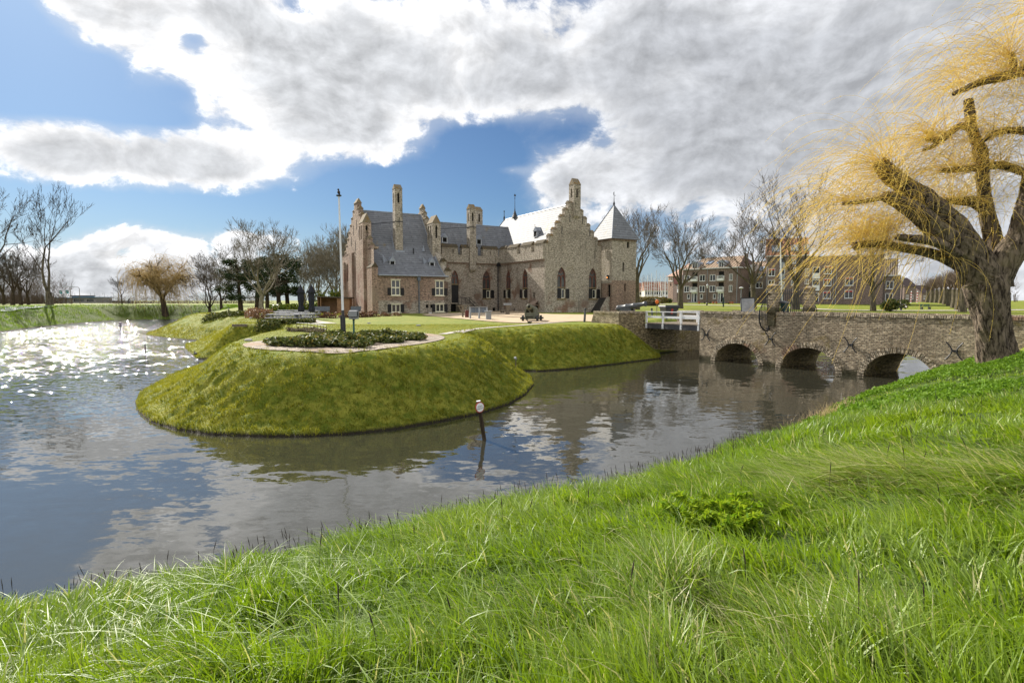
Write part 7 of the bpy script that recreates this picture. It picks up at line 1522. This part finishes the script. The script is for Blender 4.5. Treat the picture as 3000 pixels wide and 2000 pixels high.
# low leafy cover under the willow and along the water's edge
x=rs.uniform(8,27,110000); y=rs.uniform(13,33,110000); d,nr,_=shore(x,y); f=fbm(x*.5,y*.5,3); k=nr&(d>.1)&(d<9)&(np.hypot(x,y)<34)&(f+.012*(np.hypot(x,y)-22)>.47)&(np.hypot(x,y)>14); x,y=x[k],y[k]; z=height(x,y)
lump=fbm(x*1.6,y*1.6,2); 
def cf(n,r): return np.stack([x,y,z+.05+.34*lump*r.random(len(x))**.6],1)
V,F,t=leafcloud(len(x),cf,.06,31,1.7); o=np_mesh('ground_cover',V,F,M['cover'],attrs={'tint':t}); tag(o,kind='stuff')
x=rs.uniform(5,17,9000); y=rs.uniform(15,28,9000); d,nr,_=shore(x,y); k=nr&(d>-.02)&(d<.55)&(fbm(x*.8,y*.8,2)>.42)&(y>18.5); x,y=x[k],y[k]; z=height(x,y)
def cf(n,r): return np.stack([x,y,z+.04+.26*r.random(len(x))],1)
V,F,t=leafcloud(len(x),cf,.09,33,1.3); o=np_mesh('ground_cover',V,F,M['laurel_light'],attrs={'tint':t}); tag(o,kind='stuff')
p=onG(2150,1585)
def cf(n,r): a=r.uniform(0,6.28,n); q=r.random(n)**.6; k=r.integers(0,26,n); c=np.random.default_rng(5).normal(size=(26,3))*np.array([.26,.20,.05]); f=r.random(n); t=np.random.default_rng(6).uniform(-.22,.22,(26,2)); return np.stack([c[k,0]+t[k,0]*f+r.normal(0,.022,n),c[k,1]+t[k,1]*f+r.normal(0,.022,n),.02+.17*f**.7+.3*np.abs(c[k,2])+r.normal(0,.012,n)],1)
V,F,t=leafcloud(3000,cf,.026,41,3.2); o=np_mesh('feathery_weed',V,F,M['weed'],attrs={'tint':t}); o.location=p; tag(o,'low yellow green feathery weed growing amid the long foreground grass','weed')
# dry reeds
cR=G(11.0,20.0); x=cR.x+.2+rs.normal(0,.42,420); y=cR.y+.3+rs.normal(0,.35,420); z=height(x,y); z=np.maximum(z,-.05); V,F,q=blades(x,y,z,rs.uniform(.25,.85,420)*(rs.random(420)**.6),rs.uniform(.008,.014,420),np.stack([np.full(420,.15),np.full(420,.1)],1),rs.uniform(0,.3,420),rs,4); o=np_mesh('dry_reeds',V,F,M['reed'],attrs={'tint':np.repeat(rs.random(420),q)}); tag(o,kind='stuff')
# bare forked twig at the water's edge
p=onG(1335,1525); o=thing('bare_twig','bare forked twig sprouting from the grass at the water edge','twig',(p.x,p.y,p.z)); b=MB(); b.tube([(0,0,-.05),(-.06,0,.25),(-.07,0,.5),(-.14,.02,.66)],[.012,.010,.008,.007],5); b.tube([(-.14,.02,.66),(-.24,.02,.78),(-.22,.02,.98)],[.006,.005,.003],5); b.tube([(-.14,.02,.66),(-.03,.02,.80),(.05,.02,1.06)],[.006,.005,.003],5); b.tube([(-.07,0,.5),(-.2,0,.60)],[.004,.002],4); b.build('stem',M['bark_pale'],o)
# mown turf of the mound and lawns
x=rs.uniform(-26,15,420000); y=18+32*rs.random(420000)**1.35; x=np.concatenate([x,rs.uniform(-52,-20,130000)]); y=np.concatenate([y,rs.uniform(43,84,130000)]); d,nr,ff=shore(x,y); k=(d>.02)&(~nr)&(~ff)&((y<46)|(x<-18)); 
k&=~inpoly(x,y,ring); x,y,d=x[k],y[k],d[k]; z=height(x,y)-.01; m=len(x); t4=np.clip(d/3.4,0,1); sl=np.clip(4*t4*(1-t4),0,1); cl=fbm(x/.8,y/.8,3)
h=(.03+.11*sl*np.clip(cl*1.2+lumps(x,y)*1.2-.6,.1,1.5))*rs.uniform(.6,1.4,m)*np.clip(y/36,1,1.7); h=np.where(d<.3,h+.12*rs.random(m),h)
V,F,q=blades(x,y,z,h,rs.uniform(.012,.022,m)*np.clip(y/30,1,2.6),np.stack([np.full(m,.1),np.full(m,-.35)],1)*sl[:,None],np.zeros(m),rs,2); lu=lumps(x,y); tn=np.clip(.30*rs.random(m)+.25*fbm(x/1.3+5,y/1.3,3)+.75*sst(lu,.3,.8)-.22,0,.84); tn=np.where(rs.random(m)<.03*sl+.01,.96,tn)
o=np_mesh('turf',V,F,M['turf'],attrs={'tint':np.repeat(tn,q)}); tag(o,kind='stuff')
# longer tufts left standing on the slopes
qx=rs.uniform(-22,14,9000); qy=18+28*rs.random(9000)**1.2; d,nr,ff=shore(qx,qy); k=(d>.05)&(d<3.9)&(~nr)&(~ff); qx,qy=qx[k],qy[k]; x=np.repeat(qx,12)+rs.normal(0,.07,len(qx)*12); y=np.repeat(qy,12)+rs.normal(0,.07,len(qx)*12); z=height(x,y)-.01; m=len(x); qt=np.repeat(rs.random(len(qx)),12)
V,F,q=blades(x,y,z,rs.uniform(.07,.19,m),rs.uniform(.014,.026,m),np.stack([np.full(m,.15),np.full(m,-.45)],1),np.zeros(m),rs,2); o=np_mesh('turf',V,F,M['turf'],attrs={'tint':np.repeat(np.clip(qt*.8+.2*rs.random(m)-.08,0,.84),q)}); tag(o,kind='stuff')
# rough grass on the far bank
x=rs.uniform(-100,-30,120000); y=rs.uniform(60,140,120000); d,nr,ff=shore(x,y); k=ff&(d>.1)&(d<7); x,y,d=x[k],y[k],d[k]; z=height(x,y); m=len(x); cl=fbm(x/2,y/2,3); V,F,q=blades(x,y,z,.10+.45*cl*rs.random(m),rs.uniform(.06,.12,m),np.stack([np.full(m,-.1),np.full(m,.1)],1),np.zeros(m),rs,2); o=np_mesh('bank_grass',V,F,M['blade'],attrs={'tint':np.repeat(np.clip(.9*cl+.2*rs.random(m)-.15,0,.84),q)}); tag(o,kind='stuff')
